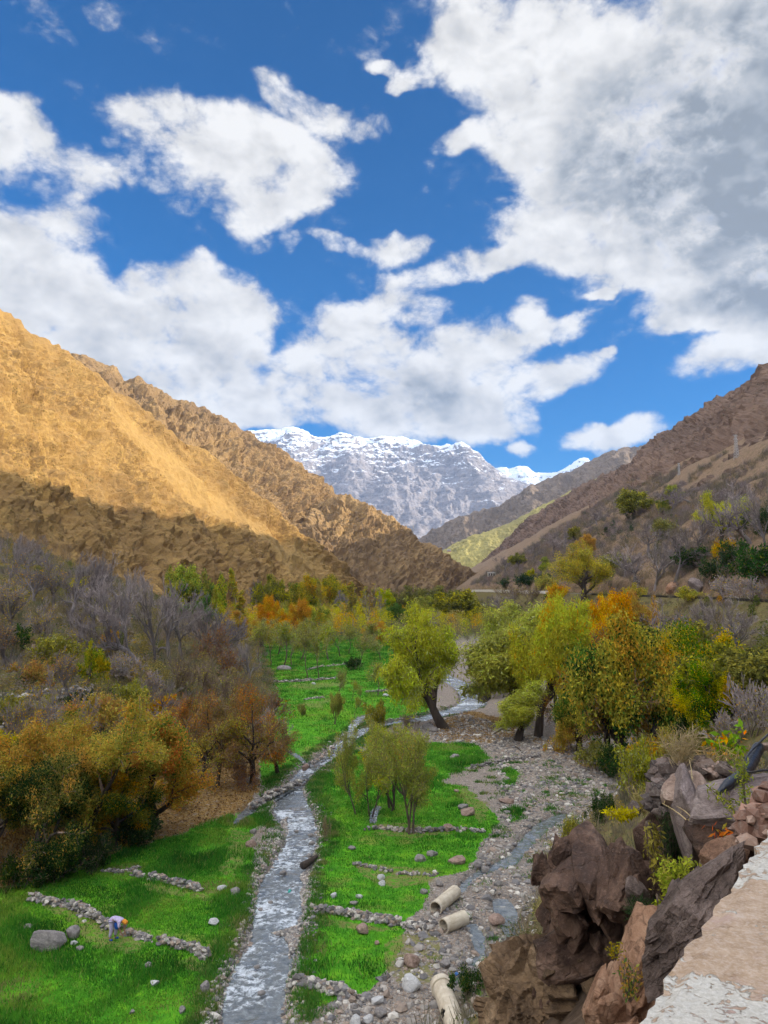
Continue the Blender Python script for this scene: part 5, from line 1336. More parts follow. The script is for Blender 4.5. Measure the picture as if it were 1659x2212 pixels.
rock('rock_block', 'flat pinkish tan block under the dry straw', 1478, 1708, 9.3, 50, 38, 'rocktan', 66, .6, 4, 4, group=GR, planes=10, noise=.04, rough=.03)
rock('rock_block', 'small brown rock wedged above the long grey slab', 1570, 1845, 6.0, 62, 30, 'rockred', 71, .4, -18, 4, group=GR, planes=14)
rock('rock_block', 'dark rock in the gap behind the orange-leaved sprig', 1560, 1830, 8.0, 90, 70, 'rockdark', 74, .6, 0, 4, group=GR, planes=14)
rock('rock_block', 'dark rock behind the dark green tuft', 1440, 1850, 10.5, 70, 120, 'rockdark', 77, .8, 0, 4, group=GR, planes=14)
rock('rock_block', 'grey loose block under the hanging yellow plant', 1375, 1925, 9.2, 30, 30, 'rockgrey', 79, .2, 15, 4, group=GR, planes=11)
rock('rock_block', 'small russet stone on top of the black tube end', 1648, 1612, 8.6, 22, 10, 'boulderred', 81, None, 0, 4, group=GR)
rock('rock_outcrop', 'pale rock face in the cutting above the road', 1450, 1268, 1, 18, 18, 'rockred', 84, None, 0, 4, group='pale rocks of the road cutting', ground=True, rough=.1)
rock('rock_outcrop', 'pale rock face under the hanging dark bush above the road', 1508, 1262, 1, 20, 20, 'rockpurple', 87, None, 0, 4, group='pale rocks of the road cutting', ground=True, rough=.1)
rock('rock_outcrop', 'small pale rock between the two rock faces above the road', 1478, 1276, 1, 10, 10, 'rockred', 89, None, 0, 4, group='pale rocks of the road cutting', ground=True, rough=.1)

B = [ # loose boulders: u, v, half width, half height, material, label
 (105, 2024, 38, 24, 'boulder', 'largest grey boulder in the grass near the bending person'),
 (157, 2010, 15, 17, 'boulder', 'upright dark boulder next to the largest grey boulder'),
 (160, 2035, 9, 6, 'boulderwhite', 'pale stone just below the upright dark boulder'),
 (172, 2047, 9, 6, 'boulder', 'stone at the end of the short row by the upright dark boulder'),
 (60, 2000, 10, 6, 'boulder', 'half-buried stone beyond the largest grey boulder'),
 (333, 2122, 11, 7, 'boulderwhite', 'pale stone in the grass near the bare earth patch'),
 (320, 2083, 10, 6, 'boulder', 'flat stone in front of the bare earth patch'),
 (444, 2130, 12, 11, 'boulder', 'grey boulder at the water edge below the dead brush'),
 (393, 2180, 8, 8, 'boulder', 'upright stone in the grass by the river gravel'),
 (285, 2185, 6, 5, 'boulder', 'small stone low in the lower green field'),
 (462, 1990, 12, 8, 'boulderwhite', 'flat pale slab by the river bank stones'),
 (480, 1916, 11, 7, 'boulderwhite', 'white stone between the field wall and the river'),
 (508, 1925, 11, 9, 'boulder', 'rounded bank boulder touching the fast water'),
 (541, 1819, 13, 10, 'boulderred', 'pinkish triangular boulder on the gravel by the channel'),
 (547, 1795, 8, 6, 'boulder', 'small boulder beyond the pinkish triangular one'),
 (760, 1831, 9, 5, 'boulder', 'small flat grey boulder in the middle of the near field'),
 (909, 1852, 14, 10, 'boulder', 'rounded grey boulder in the near field'),
 (932, 1842, 14, 7, 'boulder', 'low boulder tucked behind the rounded grey one'),
 (987, 1856, 21, 10, 'boulderred', 'flat orange-brown boulder at the field corner'),
 (1033, 1864, 11, 11, 'boulder', 'grey boulder at the brown pool'),
 (1048, 1874, 9, 9, 'boulder', 'dark boulder behind the grey one at the brown pool'),
 (824, 1893, 9, 8, 'boulderwhite', 'white upright stone in the near field'),
 (826, 1906, 9, 7, 'boulderwhite', 'white stone in front of the white upright one'),
 (949, 1907, 8, 8, 'boulder', 'dark round stone near the upper concrete pipe'),
 (915, 1925, 10, 6, 'boulder', 'brownish stone beside the upper concrete pipe'),
 (722, 1932, 8, 7, 'boulderwhite', 'pale stone by the river edge of the near field'),
 (776, 1935, 8, 6, 'boulderwhite', 'pale stone in the middle row of the near field'),
 (764, 1950, 10, 5, 'boulder', 'flat stone below the middle row of the near field'),
 (784, 2005, 15, 12, 'boulderred', 'tilted brown boulder leaning on the stone row'),
 (888, 2072, 20, 15, 'boulderred', 'red-brown boulder at the edge of the lower field'),
 (962, 2080, 14, 11, 'boulder', 'square grey boulder beyond the broken pipe'),
 (886, 2120, 24, 18, 'boulderwhite', 'big pale blue-grey boulder near the broken pipe'),
 (817, 2158, 16, 9, 'boulderwhite', 'pale flat boulder below the lower field'),
 (815, 2036, 6, 5, 'boulderred', 'small orange stone in the lower field'),
 (820, 2185, 17, 11, 'boulder', 'dark boulder near the bottom of the lower field'),
 (768, 2203, 14, 14, 'boulderwhite', 'cream boulder at the very bottom of the view'),
 (795, 2200, 13, 9, 'boulderwhite', 'pale boulder beside the cream one'),
 (1018, 2098, 17, 13, 'boulder', 'grey boulder between the small channel and the broken pipe'),
 (1014, 2074, 8, 6, 'boulderwhite', 'pale stone at the head of the small channel'),
 (765, 2175, 10, 8, 'boulder', 'stone at the end of the lowest stone wall'),
 (1000, 1742, 13, 7, 'boulder', 'dark boulder on the gravel beside the flat-topped one'),
 (1012, 1752, 17, 10, 'boulderred', 'flat-topped boulder on the gravel of the islet'),
 (986, 1708, 6, 4, 'boulderred', 'small russet stone on the islet gravel'),
 (981, 1633, 12, 5, 'boulder', 'low grey boulder on the upper islet grass'),
 (1095, 1728, 18, 6, 'boulderred', 'reddish flat rock on the wide gravel'),
 (968, 1787, 12, 9, 'boulderred', 'russet boulder at the end of the islet stone edge'),
 (660, 1655, 8, 9, 'boulderred', 'pinkish boulder beside the brook mouth'),
 (925, 1568, 14, 7, 'boulder', 'dark boulder under the leaning willow'),
 (938, 1575, 12, 6, 'boulder', 'second dark boulder under the leaning willow'),
 (892, 1580, 10, 5, 'boulderred', 'brown boulder on the gravel near the twiggy bush'),
 (1075, 1985, 20, 14, 'boulderred', 'purplish boulder beside the lower pipe'),
 (832, 1501, 8, 4, 'boulderwhite', 'pale stone on the far terrace edge'),
 (678, 1476, 5, 3, 'boulderwhite', 'tiny white stone in front of the far stone wall'),
 (612, 1442, 18, 7, 'boulder', 'heap-like dark boulder in the far field'),
 (76, 1398, 12, 8, 'boulderred', 'brown boulder on the terraced bank'),
 (262, 1450, 16, 12, 'boulder', 'dark boulder at the foot of the grey grove'),
 (323, 1455, 12, 8, 'boulderred', 'brown rock among roots of the grey grove'),
 (110, 1512, 18, 8, 'boulderred', 'reddish rocks of the terrace edge'),
 (545, 1682, 14, 10, 'boulder', 'dark rock under the russet tree'),
 (1370, 1648, 16, 14, 'boulder', 'dark boulder behind the yellow-olive bush'),
 (1415, 1640, 12, 9, 'boulder', 'shaded boulder at the foot of the road bank'),
]
for i, (u, v, hw, hh, mt, lab) in enumerate(B):
    rock('boulder', lab, u, v, 1, hw, hh, mt, 200 + i * 3, None, random.Random(i).uniform(-15, 15), 4, 'boulder', 'loose boulders of the valley floor', ground=True, planes=14, noise=.06, rough=.03, sharp=.75)
RIVROCK = [(566, 2136, 10, 6, 'round dark boulder splitting the near rapids'), (556, 2080, 8, 4, 'dark stone above the round dark one in the rapids'), (600, 2010, 7, 4, 'brown stone near the gravel bar in the river'), (563, 1958, 6, 4, 'dark stone low in the rapids'), (585, 1942, 6, 4, 'little stone beside the gravel bar head'), (672, 1798, 8, 4, 'dark stone at the river bank by the dry stems'), (674, 1816, 8, 5, 'dark flat stone below the dry stem tuft'), (640, 1790, 6, 3, 'stone at the top of the rapids'), (668, 1842, 7, 4, 'stone upstream of the driftwood'), (612, 1878, 9, 6, 'pale stone beside the driftwood'), (590, 1830, 6, 3, 'stone in the first white water'), (655, 1646, 5, 3, 'stone at the brook mouth'), (700, 1628, 5, 3, 'stone in the narrow upper river'), (833, 1568, 6, 3, 'stone at the river fork')]
for i, (u, v, hw, hh, lab) in enumerate(RIVROCK):
    rock('boulder', lab, u, v, 1, hw, hh, 'boulder', 400 + i * 3, None, 0, 3, 'boulder', 'boulders in the river', ground=True, planes=14, sharp=.7).location.z -= .15

def wall(label, disp, h=.5, n=120, r=.13, thick=.3, name='dry_stone_wall', D=None, cols=STONEC, group='dry stone walls of the fields'):
    rs = np.random.RandomState(int(disp[0][0] * 7 + n)); L = []
    for q in disp:
        p = at(*q) if len(q) == 3 else hit(*q)
        L.append(p)
    L = catmull(np.array(L), 10); s = np.concatenate([[0], np.cumsum(np.linalg.norm(np.diff(L, axis=0), axis=1))])
    t = rs.uniform(0, s[-1], n); k = rs.uniform(size=n) ** 1.3
    P = np.stack([np.interp(t, s, L[:, i]) for i in range(3)], 1)
    hh = h * (.65 + .5 * perlin(t / 1.7, 3.3, 0))
    P[:, :2] += rs.normal(size=(n, 2)) * (thick * .5 * (1 - .6 * k))[:, None]
    if len(disp[0]) == 2: P[:, 2] = H0(P[:, 0], P[:, 1])
    P[:, 2] += k * np.maximum(hh, .08)
    V, F, c = many_stones(P, r * rs.uniform(.7, 1.35, n), rs, cols, .75)
    o = link(name, mesh_np(name, V, F, [M['stone']], attrs={'col': c}))
    return tag(o, label, 'stone wall', group)
wall('long stone wall crossing the field behind the bending person', [(69, 1944), (120, 1955), (170, 1966), (233, 2001), (262, 2010)], .55, 330, .13)
wall('low stone wall continuing past the bending person to the grass dip', [(270, 2016), (300, 2024), (325, 2032)], .35, 80, .11)
wall('stone wall along the bare earth patch near the river', [(342, 2036), (390, 2046), (425, 2058), (446, 2072)], .5, 200, .13)
wall('upper stone row between the two green plots of the side field', [(290, 1889), (306, 1896)], .35, 40, .12)
wall('upper stone wall between the two green plots ending at the bare saplings', [(322, 1898), (360, 1905), (400, 1916), (432, 1925)], .5, 190, .13)
wall('faint stone line at the foot of the dark walnuts', [(225, 1884), (262, 1884), (300, 1876)], .25, 70, .11)
wall('stone wall across the near field from the river to the pipes', [(682, 1973), (720, 1972), (780, 1984), (830, 1994), (868, 1999)], .5, 330, .14)
wall('short stone heap between the wall and the lower pipe', [(880, 2000), (905, 2006), (930, 2010)], .4, 90, .14)
wall('thick stone wall at the bottom of the near field', [(631, 2130), (665, 2130), (705, 2138), (740, 2152), (758, 2162)], .55, 300, .15)
wall('scattered stone row across the middle of the near field', [(762, 1868), (810, 1876), (870, 1888), (945, 1890)], .2, 80, .12)
wall('stone edging of the islet with the bushy trees', [(795, 1794), (830, 1790), (865, 1795), (900, 1797), (960, 1795), (1045, 1799)], .35, 190, .14)
wall('dark stone line across the wide gravel', [(1020, 1660), (1060, 1652), (1100, 1644), (1140, 1640), (1170, 1634)], .4, 220, .13, cols=STONEC[:2] + [(.12, .10, .10)])
wall('stone divider between the river and the calm channel', [(547, 1745), (570, 1728), (600, 1712), (630, 1699), (655, 1688)], .5, 260, .17, .5)
wall('eroded stony bank of the river above the brook mouth', [(668, 1655), (690, 1642), (705, 1630), (720, 1616)], .5, 130, .16)
wall('near one of the far terrace walls with the two tall young trees', [(591, 1474), (630, 1474), (680, 1470), (725, 1466)], .6, 240, .22)
wall('broken far terrace wall by the dark dome-shaped bush', [(668, 1447), (700, 1440), (763, 1435)], .5, 130, .22)
wall('far terrace edge beside the spreading young tree', [(790, 1496), (833, 1493), (866, 1490)], .45, 100, .2)
wall('low stone step with dry grass in the river field', [(655, 1512), (690, 1508), (700, 1507)], .3, 60, .18)
wall('retaining wall of the bank terrace under the golden bush', [(0, 1515), (60, 1512), (130, 1508), (200, 1500)], 1.1, 260, .24, group='retaining walls')
wall('lower retaining wall of the bank terrace above the big walnut', [(0, 1580), (80, 1575), (150, 1560), (230, 1548)], 1.1, 300, .22, group='retaining walls')
wall('tumbled dark stone retaining wall above the dark green tuft', [(1425, 1755, 10.2), (1432, 1725, 10.4), (1445, 1690, 10.6)], .35, 110, .10, .22, cols=[(.09, .065, .055), (.15, .11, .095), (.06, .045, .04)], group='retaining walls')
wall('terrace wall of brown stones under the dry grass', [(1445, 1672, 10.8), (1490, 1676, 10.6), (1530, 1672, 10.4), (1565, 1680, 10.2)], .22, 130, .085, .2, cols=[(.16, .11, .085), (.26, .18, .14), (.11, .08, .065)], group='retaining walls')
wall('stack of red-brown stones beside the peeling wall', [(1640, 1835, 5.6), (1660, 1790, 5.7), (1680, 1750, 5.8)], .22, 120, .06, .2, cols=[(.30, .17, .12), (.22, .12, .085), (.36, .24, .18)], group='retaining walls')

# ================================================================== CONCRETE PIPES
def concrete_mat():
    m, n, out = new_mat('weathered concrete'); p = opos(n)
    a = n.noise(p, 2.5, 5, .6); b = n.noise(p, 14, 5, .65); s = n.noise(n.mapping(p, (6, 6, .8)), 1.5, 4, .6)
    c = n.mix(n.mapr(a, .35, .68), (.50, .42, .31), (.62, .55, .43)); c = n.mix(n.mapr(s, .5, .75, 0, .55), c, (.30, .24, .17)); c = n.mix(n.mapr(b, .55, .75, 0, .4), c, (.70, .64, .53))
    finish(n, out, c, .85, b, .4, .02)
    return m
M['concrete'] = concrete_mat()
def pipe_mesh(L, R, th, ragged=0.0, hole=None, seed=0, r_end=None):
    k, nn = 40, 44; rs = np.random.RandomState(seed)
    a = np.arange(k) * 2 * math.pi / k; V = []
    z = np.linspace(0, L, nn)
    edge = ragged * (np.abs(perlin(np.cos(a) * 1.6 + seed, np.sin(a) * 1.6, seed)) + .3 * np.abs(perlin(np.cos(a) * 6, np.sin(a) * 6, seed)))
    for rr in (R, R - th):
        zz = z[:, None] * np.ones(k)
        zz = np.minimum(zz, L - edge[None])
        w = 1 + .008 * perlin(np.cos(a)[None] * 2, np.sin(a)[None] * 2, z[:, None] * 2 + seed)
        V.append(np.stack([np.cos(a)[None] * rr * w, np.sin(a)[None] * rr * w, zz], -1).reshape(-1, 3))
    n1 = nn * k; i = np.arange(nn - 1)[:, None] * k; j = np.arange(k)[None]; j2 = (j + 1) % k
    Fo = np.stack([(i + j), (i + j2), (i + k + j2), (i + k + j)], -1).reshape(-1, 4); Fi = Fo[:, ::-1] + n1
    V = np.concatenate(V)
    if hole:
        ha, hz, hr = hole
        def keep(F, off):
            c = V[F].mean(1); an = np.arctan2(c[:, 1], c[:, 0])
            d = np.hypot((np.angle(np.exp(1j * (an - ha)))) * R, (c[:, 2] - hz) * .6)
            return F[d > hr * (1 + .4 * perlin(an * 4, c[:, 2] * 4, 1))]
        Fo, Fi = keep(Fo, 0), keep(Fi, 0)
    jj = j.ravel(); jj2 = j2.ravel(); e = (nn - 1) * k
    caps = np.concatenate([np.stack([jj, n1 + jj, n1 + jj2, jj2], 1), np.stack([e + jj, e + jj2, n1 + e + jj2, n1 + e + jj], 1)])
    return mesh_np('pipe', V, np.concatenate([Fo, Fi, caps]), [M['concrete']], False)
def put_pipe(o, a, b):
    a, b = Vector(a), Vector(b); o.location = a; o.rotation_euler = (b - a).to_track_quat('Z', 'Y').to_euler(); return (b - a).length
GP = 'concrete pipes dumped by the stream'
for (u1, v1, u2, v2, R, lab) in ((941, 1962, 984, 1926, .36, 'upper concrete pipe with its dark mouth towards the near field'), (958, 2001, 1004, 1982, .37, 'lower concrete pipe lying just below the other whole one')):
    p1, p2 = onplane(u1, v1, .34), onplane(u2, v2, .42)
    o = link('concrete_pipe', pipe_mesh(float(np.linalg.norm(p2 - p1)), R, .05, .06, None, int(u1))); put_pipe(o, p1, p2); tag(o, lab, 'pipe', GP)
p1, p2 = onplane(1000, 2262, .55), onplane(954, 2132, .42)
root = bpy.data.objects.new('concrete_pipe', None); COL.objects.link(root); Lp = put_pipe(root, p1, p2)
tag(root, 'long broken concrete pipe with a cracked collar and a hole in its side', 'pipe', GP)
link('barrel', pipe_mesh(Lp - .05, .40, .055, .30, (rad(20), Lp * .48, .16), 5), root)
link('collar', pipe_mesh(.42, .47, .06, .12, None, 9), root, (0, 0, Lp - .22))

# ================================================================== DRIFTWOOD, TUBE, SCRAPS
def stick(name, label, pts, r, mat, cat, k=8, group=None):
    mb = MB(); L = catmull(np.array(pts), 6); rr = np.interp(np.linspace(0, 1, len(L)), np.linspace(0, 1, len(r)), r) * (1 + .12 * perlin(np.arange(len(L)) * .9, r[0] * 50, 0))
    mb.tube(L, rr, k); return tag(link(name, mb.mesh(name, [M[mat]], True)), label, cat, group)
def hp(u, v, dz=0):
    p = hit(u, v); return [p[0], p[1], p[2] + dz]
stick('driftwood', 'rotten brown log stranded across the river edge', [hp(654, 1872, .05), hp(668, 1866, .12), hp(684, 1858, .25)], [.26, .2, .12], 'barkdark', 'log')
stick('driftwood', 'bleached fallen trunk on the leaf-strewn gravel', [hp(1062, 1588, .1), hp(1085, 1577, .3), hp(1105, 1568, .5), hp(1122, 1560, .6)], [.10, .15, .17, .12], 'barkpale', 'log')
stick('driftwood', 'dark branch lying across the wide gravel', [hp(1108, 1612, .1), hp(1118, 1618, .15), hp(1128, 1628, .1)], [.06, .08, .05], 'barkdark', 'log')
mp, n, out = new_mat('black plastic'); finish(n, out, (.012, .014, .02), .38, n.noise(opos(n), 9, 3), .5, .03, .6); M['plastic'] = mp
stick('plastic_tube', 'black plastic tube draped over the purple-brown slab', [at(1640, 1612, 8.4), at(1626, 1640, 8.2), at(1608, 1670, 7.9), at(1578, 1690, 7.6), at(1550, 1714, 7.4)], [.05, .06, .055, .05, .02], 'plastic', 'tube', 10)
stick('cable', 'thin dark cable looping by the black plastic tube', [at(1690, 1560, 8.6), at(1650, 1595, 8.4), at(1618, 1628, 8.1), at(1606, 1655, 7.8), at(1618, 1668, 7.6), at(1650, 1664, 7.4), at(1690, 1664, 7.3)], [.010, .010], 'plastic', 'cable', 6)
def cloth_col(name, c):
    m, n, out = new_mat(name); f = n.noise(opos(n), 12, 4); finish(n, out, n.mix(n.mapr(f, .3, .7), tuple(x * .7 for x in c), c), .8, f, .4, .03); M[name] = m
cloth_col('blue cloth', (.08, .22, .55)); cloth_col('lilac cloth', (.56, .47, .68)); cloth_col('orange cloth', (.85, .32, .04)); cloth_col('apron cloth', (.02, .10, .45)); cloth_col('cream cloth', (.70, .66, .45)); cloth_col('white plastic', (.75, .75, .75)); cloth_col('teal plastic', (.05, .45, .38)); cloth_col('skin', (.36, .20, .13)); cloth_col('straw', (.52, .40, .20))
for (u, v, hw, hh, mt, lab, nm) in ((133, 1421, 6, 5, 'blue cloth', 'crumpled blue cloth on the terraced bank', 'cloth'), (27, 1437, 4, 7, 'blue cloth', 'scrap of pale blue cloth under a dark bush on the bank', 'cloth'), (158, 1613, 5, 5, 'white plastic', 'white plastic bag on the bare terrace', 'plastic_bag'), (625, 1924, 5, 4, 'teal plastic', 'teal plastic scrap on the river gravel bar', 'plastic_scrap'), (987, 2103, 5, 4, 'blue cloth', 'small blue scrap by the broken pipe', 'plastic_scrap')):
    o = rock(nm, lab, u, v, 1, hw, hh, mt, int(u), None, 0, 4, 'litter', None, ground=True, planes=8, noise=.35, rough=.1)

# ================================================================== THE PERSON
def skin(name, verts, edges, radii, mat, parent, root=0, sub=2):
    me = bpy.data.meshes.new(name); me.from_pydata(verts, edges, []); me.materials.append(mat)
    o = link(name, me, parent)
    md = o.modifiers.new('skin', 'SKIN'); md.use_smooth_shade = True
    for i, r in enumerate(radii):
        d = me.skin_vertices[0].data[i]; d.radius = (r, r) if not hasattr(r, '__len__') else r; d.use_root = i == root
    ss = o.modifiers.new('sub', 'SUBSURF'); ss.levels = sub; ss.render_levels = sub
    return o
def person():
    p = hit(246, 2030); root = bpy.data.objects.new('person', None); COL.objects.link(root)
    root.location = p; root.rotation_euler = (0, 0, rad(-14)); root.scale = (1.02,) * 3
    tag(root, 'person bending over in lilac clothes with an orange headscarf and blue apron, cutting grass', 'person')
    v, e, r = [], [], []
    def add(co, rr, par=None):
        v.append(co); r.append(rr)
        if par is not None: e.append((par, len(v) - 1))
        return len(v) - 1
    pel = add((-.10, 0, .93), .125); sp = add((.08, 0, .98), .12, pel); ch = add((.30, 0, .95), .135, sp); nk = add((.44, 0, .90), .058, ch); hd = add((.53, 0, .86), .085, nk); cr = add((.63, 0, .81), .092, hd); add((.69, 0, .77), .06, cr); add((.60, 0, .715), .02, hd)
    for s in (-1, 1):
        hip = add((-.10, s * .10, .86), .095, pel); kn = add((-.02 + .05 * s, s * .13, .47), .062, hip); an = add((-.08 + .06 * s, s * .14, .08), .042, kn); add((.06 + .06 * s, s * .16, .03), .035, an)
        sh = add((.36, s * .17, .90), .06, ch); el = add((.40, s * .21, .60), .042, sh); wr = add((.50, s * .12, .36), .03, el); pa = add((.535, s * .11, .29), .032, wr)
        for q, (dx, dy, ln) in enumerate(((.03, -.03, .07), (.035, -.012, .085), (.03, .008, .08), (.02, .026, .065))):
            f1 = add((.535 + dx, s * .11 + dy, .29 - ln * .5), .0095, pa); add((.535 + dx * .8, s * .11 + dy, .29 - ln), .008, f1)
        t1 = add((.51, s * .11 - s * .04, .30), .011, pa); add((.525, s * .11 - s * .05, .26), .009, t1)
    skin('body', v, e, r, M['skin'], root)
    def shell(name, pts, radii, mat, edges=None):
        return skin(name, pts, edges or [(i, i + 1) for i in range(len(pts) - 1)], radii, M[mat], root)
    shell('tunic', [(-.16, 0, .84), (-.10, 0, .94), (.08, 0, .995), (.30, 0, .96), (.40, 0, .91), (.36, .18, .90), (.40, .22, .66), (.36, -.18, .90), (.40, -.22, .66)], [.17, .165, .145, .16, .09, .085, .07, .085, .07], 'lilac cloth', [(0, 1), (1, 2), (2, 3), (3, 4), (3, 5), (5, 6), (3, 7), (7, 8)])
    shell('trousers', [(-.10, 0, .90), (-.10, .11, .84), (.03, .13, .47), (-.02, .14, .14), (-.10, -.11, .84), (-.07, -.13, .47), (-.14, -.14, .14)], [.14, .125, .095, .075, .125, .095, .075], 'lilac cloth', [(0, 1), (1, 2), (2, 3), (0, 4), (4, 5), (5, 6)])
    shell('apron', [(.10, -.03, .86), (.16, -.03, .68), (.17, -.02, .48)], [(.10, .16), (.10, .15), (.07, .12)], 'apron cloth')
    shell('headscarf', [(.42, 0, .95), (.54, 0, .90), (.645, 0, .845), (.70, 0, .80)], [.085, .115, .115, .06], 'orange cloth')
    for s in (-1, 1): shell('shoe', [(-.10 + .06 * s, s * .14, .05), (.10 + .06 * s, s * .165, .04)], [.05, .042], 'apron cloth')
    # a bundle of straw carried beside them rests on the wall
    o = rock('straw_bundle', 'cream bundle resting on the stone wall behind the bending person', 237, 2000, 1, 9, 7, 'cream cloth', 77, None, 0, 4, 'bundle', None, ground=True, planes=8, noise=.25)
person()

# ================================================================== THE PEELING WALL ON THE ROAD EDGE
def parapet():
    zt = 16.18
    a, b = onplane(1365, 2212, zt), onplane(1659, 1792, zt)
    d = (b - a); d /= np.linalg.norm(d); nr = np.array([d[1], -d[0], 0])          # nr points to the road
    S = np.linspace(-3.5, 16, 620); W_ = np.concatenate([[0, 0], np.linspace(.0, .52, 26), [.52, .52]])
    Zp = np.concatenate([[-1.0, -.05], np.zeros(26), [-.05, -1.0]])
    s, w = np.meshgrid(S, W_, indexing='ij'); z = np.broadcast_to(Zp, s.shape).copy()
    ed = .014 * fbm(s * 5, 0, 1, 4) + .014 * fbm(s * 17, 0, 4, 4)
    w = w + ed * (w < .02) ; z = z + .006 * fbm(s * 3, w * 3, 2, 4) * (z > -.01) - .012 * ((w < .03) & (z > -.01)) * (1 + fbm(s * 6, 1, 1, 3))
    P = a[None, None] + d[None, None] * s[..., None] + nr[None, None] * w[..., None]; P[..., 2] = zt + z
    m, n, out = new_mat('peeling paint')
    f = n('ShaderNodeSeparateColor', {0: n.attr('sw').outputs['Color']}).outputs
    p = wpos(n)
    s_ = n.math('ADD', n.math('MULTIPLY', f[0], 20.0), n.math('MULTIPLY', n.math('SUBTRACT', n.noise(p, 4.5, 4, .6), .5), .22))
    cal = lambda u, v: float(np.dot(onplane(u, v, zt) - a, d)) + 3.5
    s1, s2, s3 = cal(1475, 2085), cal(1600, 1900), cal(1659, 1792) + .45
    inb = n.math('MAXIMUM', n.mapr(s_, s1 + .03, s1 - .03), n.math('MULTIPLY', n.mapr(s_, s2 - .05, s2 + .03), n.mapr(s_, s3 + .05, s3 - .05)))
    inb = n.math('MAXIMUM', inb, n.mapr(n.math('SINE', n.math('MULTIPLY', s_, 5.0)), -.1, .1) if False else 0.0)
    fl = n.noise(p, 32, 5, .62, .8); fl2 = n.noise(p, 9, 4, .6)
    amt = n.math('ADD', n.math('MULTIPLY', inb, .27), n.math('MULTIPLY', n.math('SUBTRACT', fl2, .5), .75))
    paint = n.mapr(n.math('ADD', fl, amt), .67, .73)
    grit = n.noise(p, 90, 4, .7); g2 = n.noise(p, 16, 5, .7)
    base = n.ramp(g2, [(.3, (.24, .155, .09)), (.45, (.36, .25, .16)), (.6, (.44, .32, .22)), (.75, (.50, .40, .33))])
    base = n.mix(n.mapr(grit, .4, .7, 0, .5), base, (.60, .50, .43)); base = n.mix(n.mapr(n.noise(p, 6, 3), .56, .7, 0, .6), base, (.40, .28, .25))
    wh = n.mix(n.mapr(grit, .35, .7), (.46, .43, .37), (.60, .575, .52))
    c = n.mix(paint, base, wh)
    h = n.math('ADD', n.math('MULTIPLY', paint, .5), n.math('MULTIPLY', grit, .45)); h = n.math('ADD', h, n.math('MULTIPLY', g2, .5))
    finish(n, out, c, .85, h, .8, .012)
    col = np.stack([((s + 3.5) / 20).ravel(), w.ravel(), 0 * w.ravel()], 1)
    o = link('parapet_wall', mesh_np('parapet_wall', P.reshape(-1, 3), grid_faces(*s.shape), [m], False, attrs={'sw': col}))
    tag(o, 'concrete roadside wall with white paint peeling off tan plaster', 'wall')
parapet()

# ================================================================== SMALL PLANTS ON THE OUTCROP
def sprig(name, label, base, tips, leaf, nleaf, cols, w, r=.006, asp=.4, droop=.2, seed=0, sag=0.0, jit=.015, stemmat='bark', cat='plant', along=.25, group='small plants on the roadside outcrop'):
    """stems from a base to each tip, leaves along them: base and tips are seen points (u, v, distance)"""
    rs = np.random.RandomState(seed); b = at(*base)
    PP = []; mb = MB()
    for tp in tips:
        t = at(*tp) - b; k = 10; q = np.linspace(0, 1, k)[:, None]
        L = t[None] * q + rs.normal(size=3)[None] * .06 * np.linalg.norm(t) * np.sin(q * math.pi); L[:, 2] += sag * np.sin(q[:, 0] * math.pi) * np.linalg.norm(t)
        mb.tube(L, np.linspace(r, r * .35, k), 5)
        f = rs.uniform(along, 1, nleaf) * (k - 1.001); i = f.astype(int); g = (f - i)[:, None]
        PP.append(L[i] * (1 - g) + L[i + 1] * g + rs.normal(size=(nleaf, 3)) * jit)
    P = np.concatenate(PP)
    V, F = leaf_quads(rs, P, leaf, asp, droop); c = palette(rs, P, cols, w, 4, .6, seed)
    mb.add(V, F, np.repeat(c, 4, 0))
    me = mb.mesh(name, [M[stemmat], M['leaf']])
    nf, lf = len(me.polygons), len(F); idx = np.zeros(nf, np.int32)
    tot = np.zeros(nf, np.int32); me.polygons.foreach_get('loop_total', tot)
    q4 = np.where(tot == 4)[0]; idx[q4[-lf:]] = 1; me.polygons.foreach_set('material_index', idx)
    return tag(link(name, me, None, b), label, cat, group)
def fan(u, v, D, n, du, dv, seed, spread=.4):
    rs = np.random.RandomState(seed); return [(u + du * rs.uniform(-1, 1), v - dv * rs.uniform(.55, 1), D + spread * rs.uniform(-1, 1)) for _ in range(n)]
BG = (.40, .46, .04)
sprig('leafy_plant', 'bright yellow-green leafy plant beside the long grey slab', (1458, 1945, 6.6), fan(1468, 1930, 6.6, 26, 46, 75, 1, .2), .035, 60, [BG, (.28, .38, .03), (.46, .44, .07)], [3, 2, 1], .004, .45, 0, 1, jit=.02)
sprig('hanging_plant', 'yellow-olive plant hanging down the face of the big fractured rock', (1395, 1775, 9.0), [(1405 + 5 * i, 1870 + 12 * ((i * 5) % 7), 8.9 + .02 * i) for i in range(9)], .06, 46, [(.34, .30, .05), (.24, .22, .04), (.42, .38, .08)], [2, 2, 1], .008, .35, 1.2, 2, .25, .02)
sprig('hanging_plant', 'lower tip of hanging plant with yellow-green ends over the hollow', (1418, 1930, 8.4), [(1420 + 4 * i, 1985 + 10 * (i % 3), 8.3) for i in range(6)], .05, 40, [BG, (.30, .28, .05)], [2, 1], .006, .4, .8, 3)
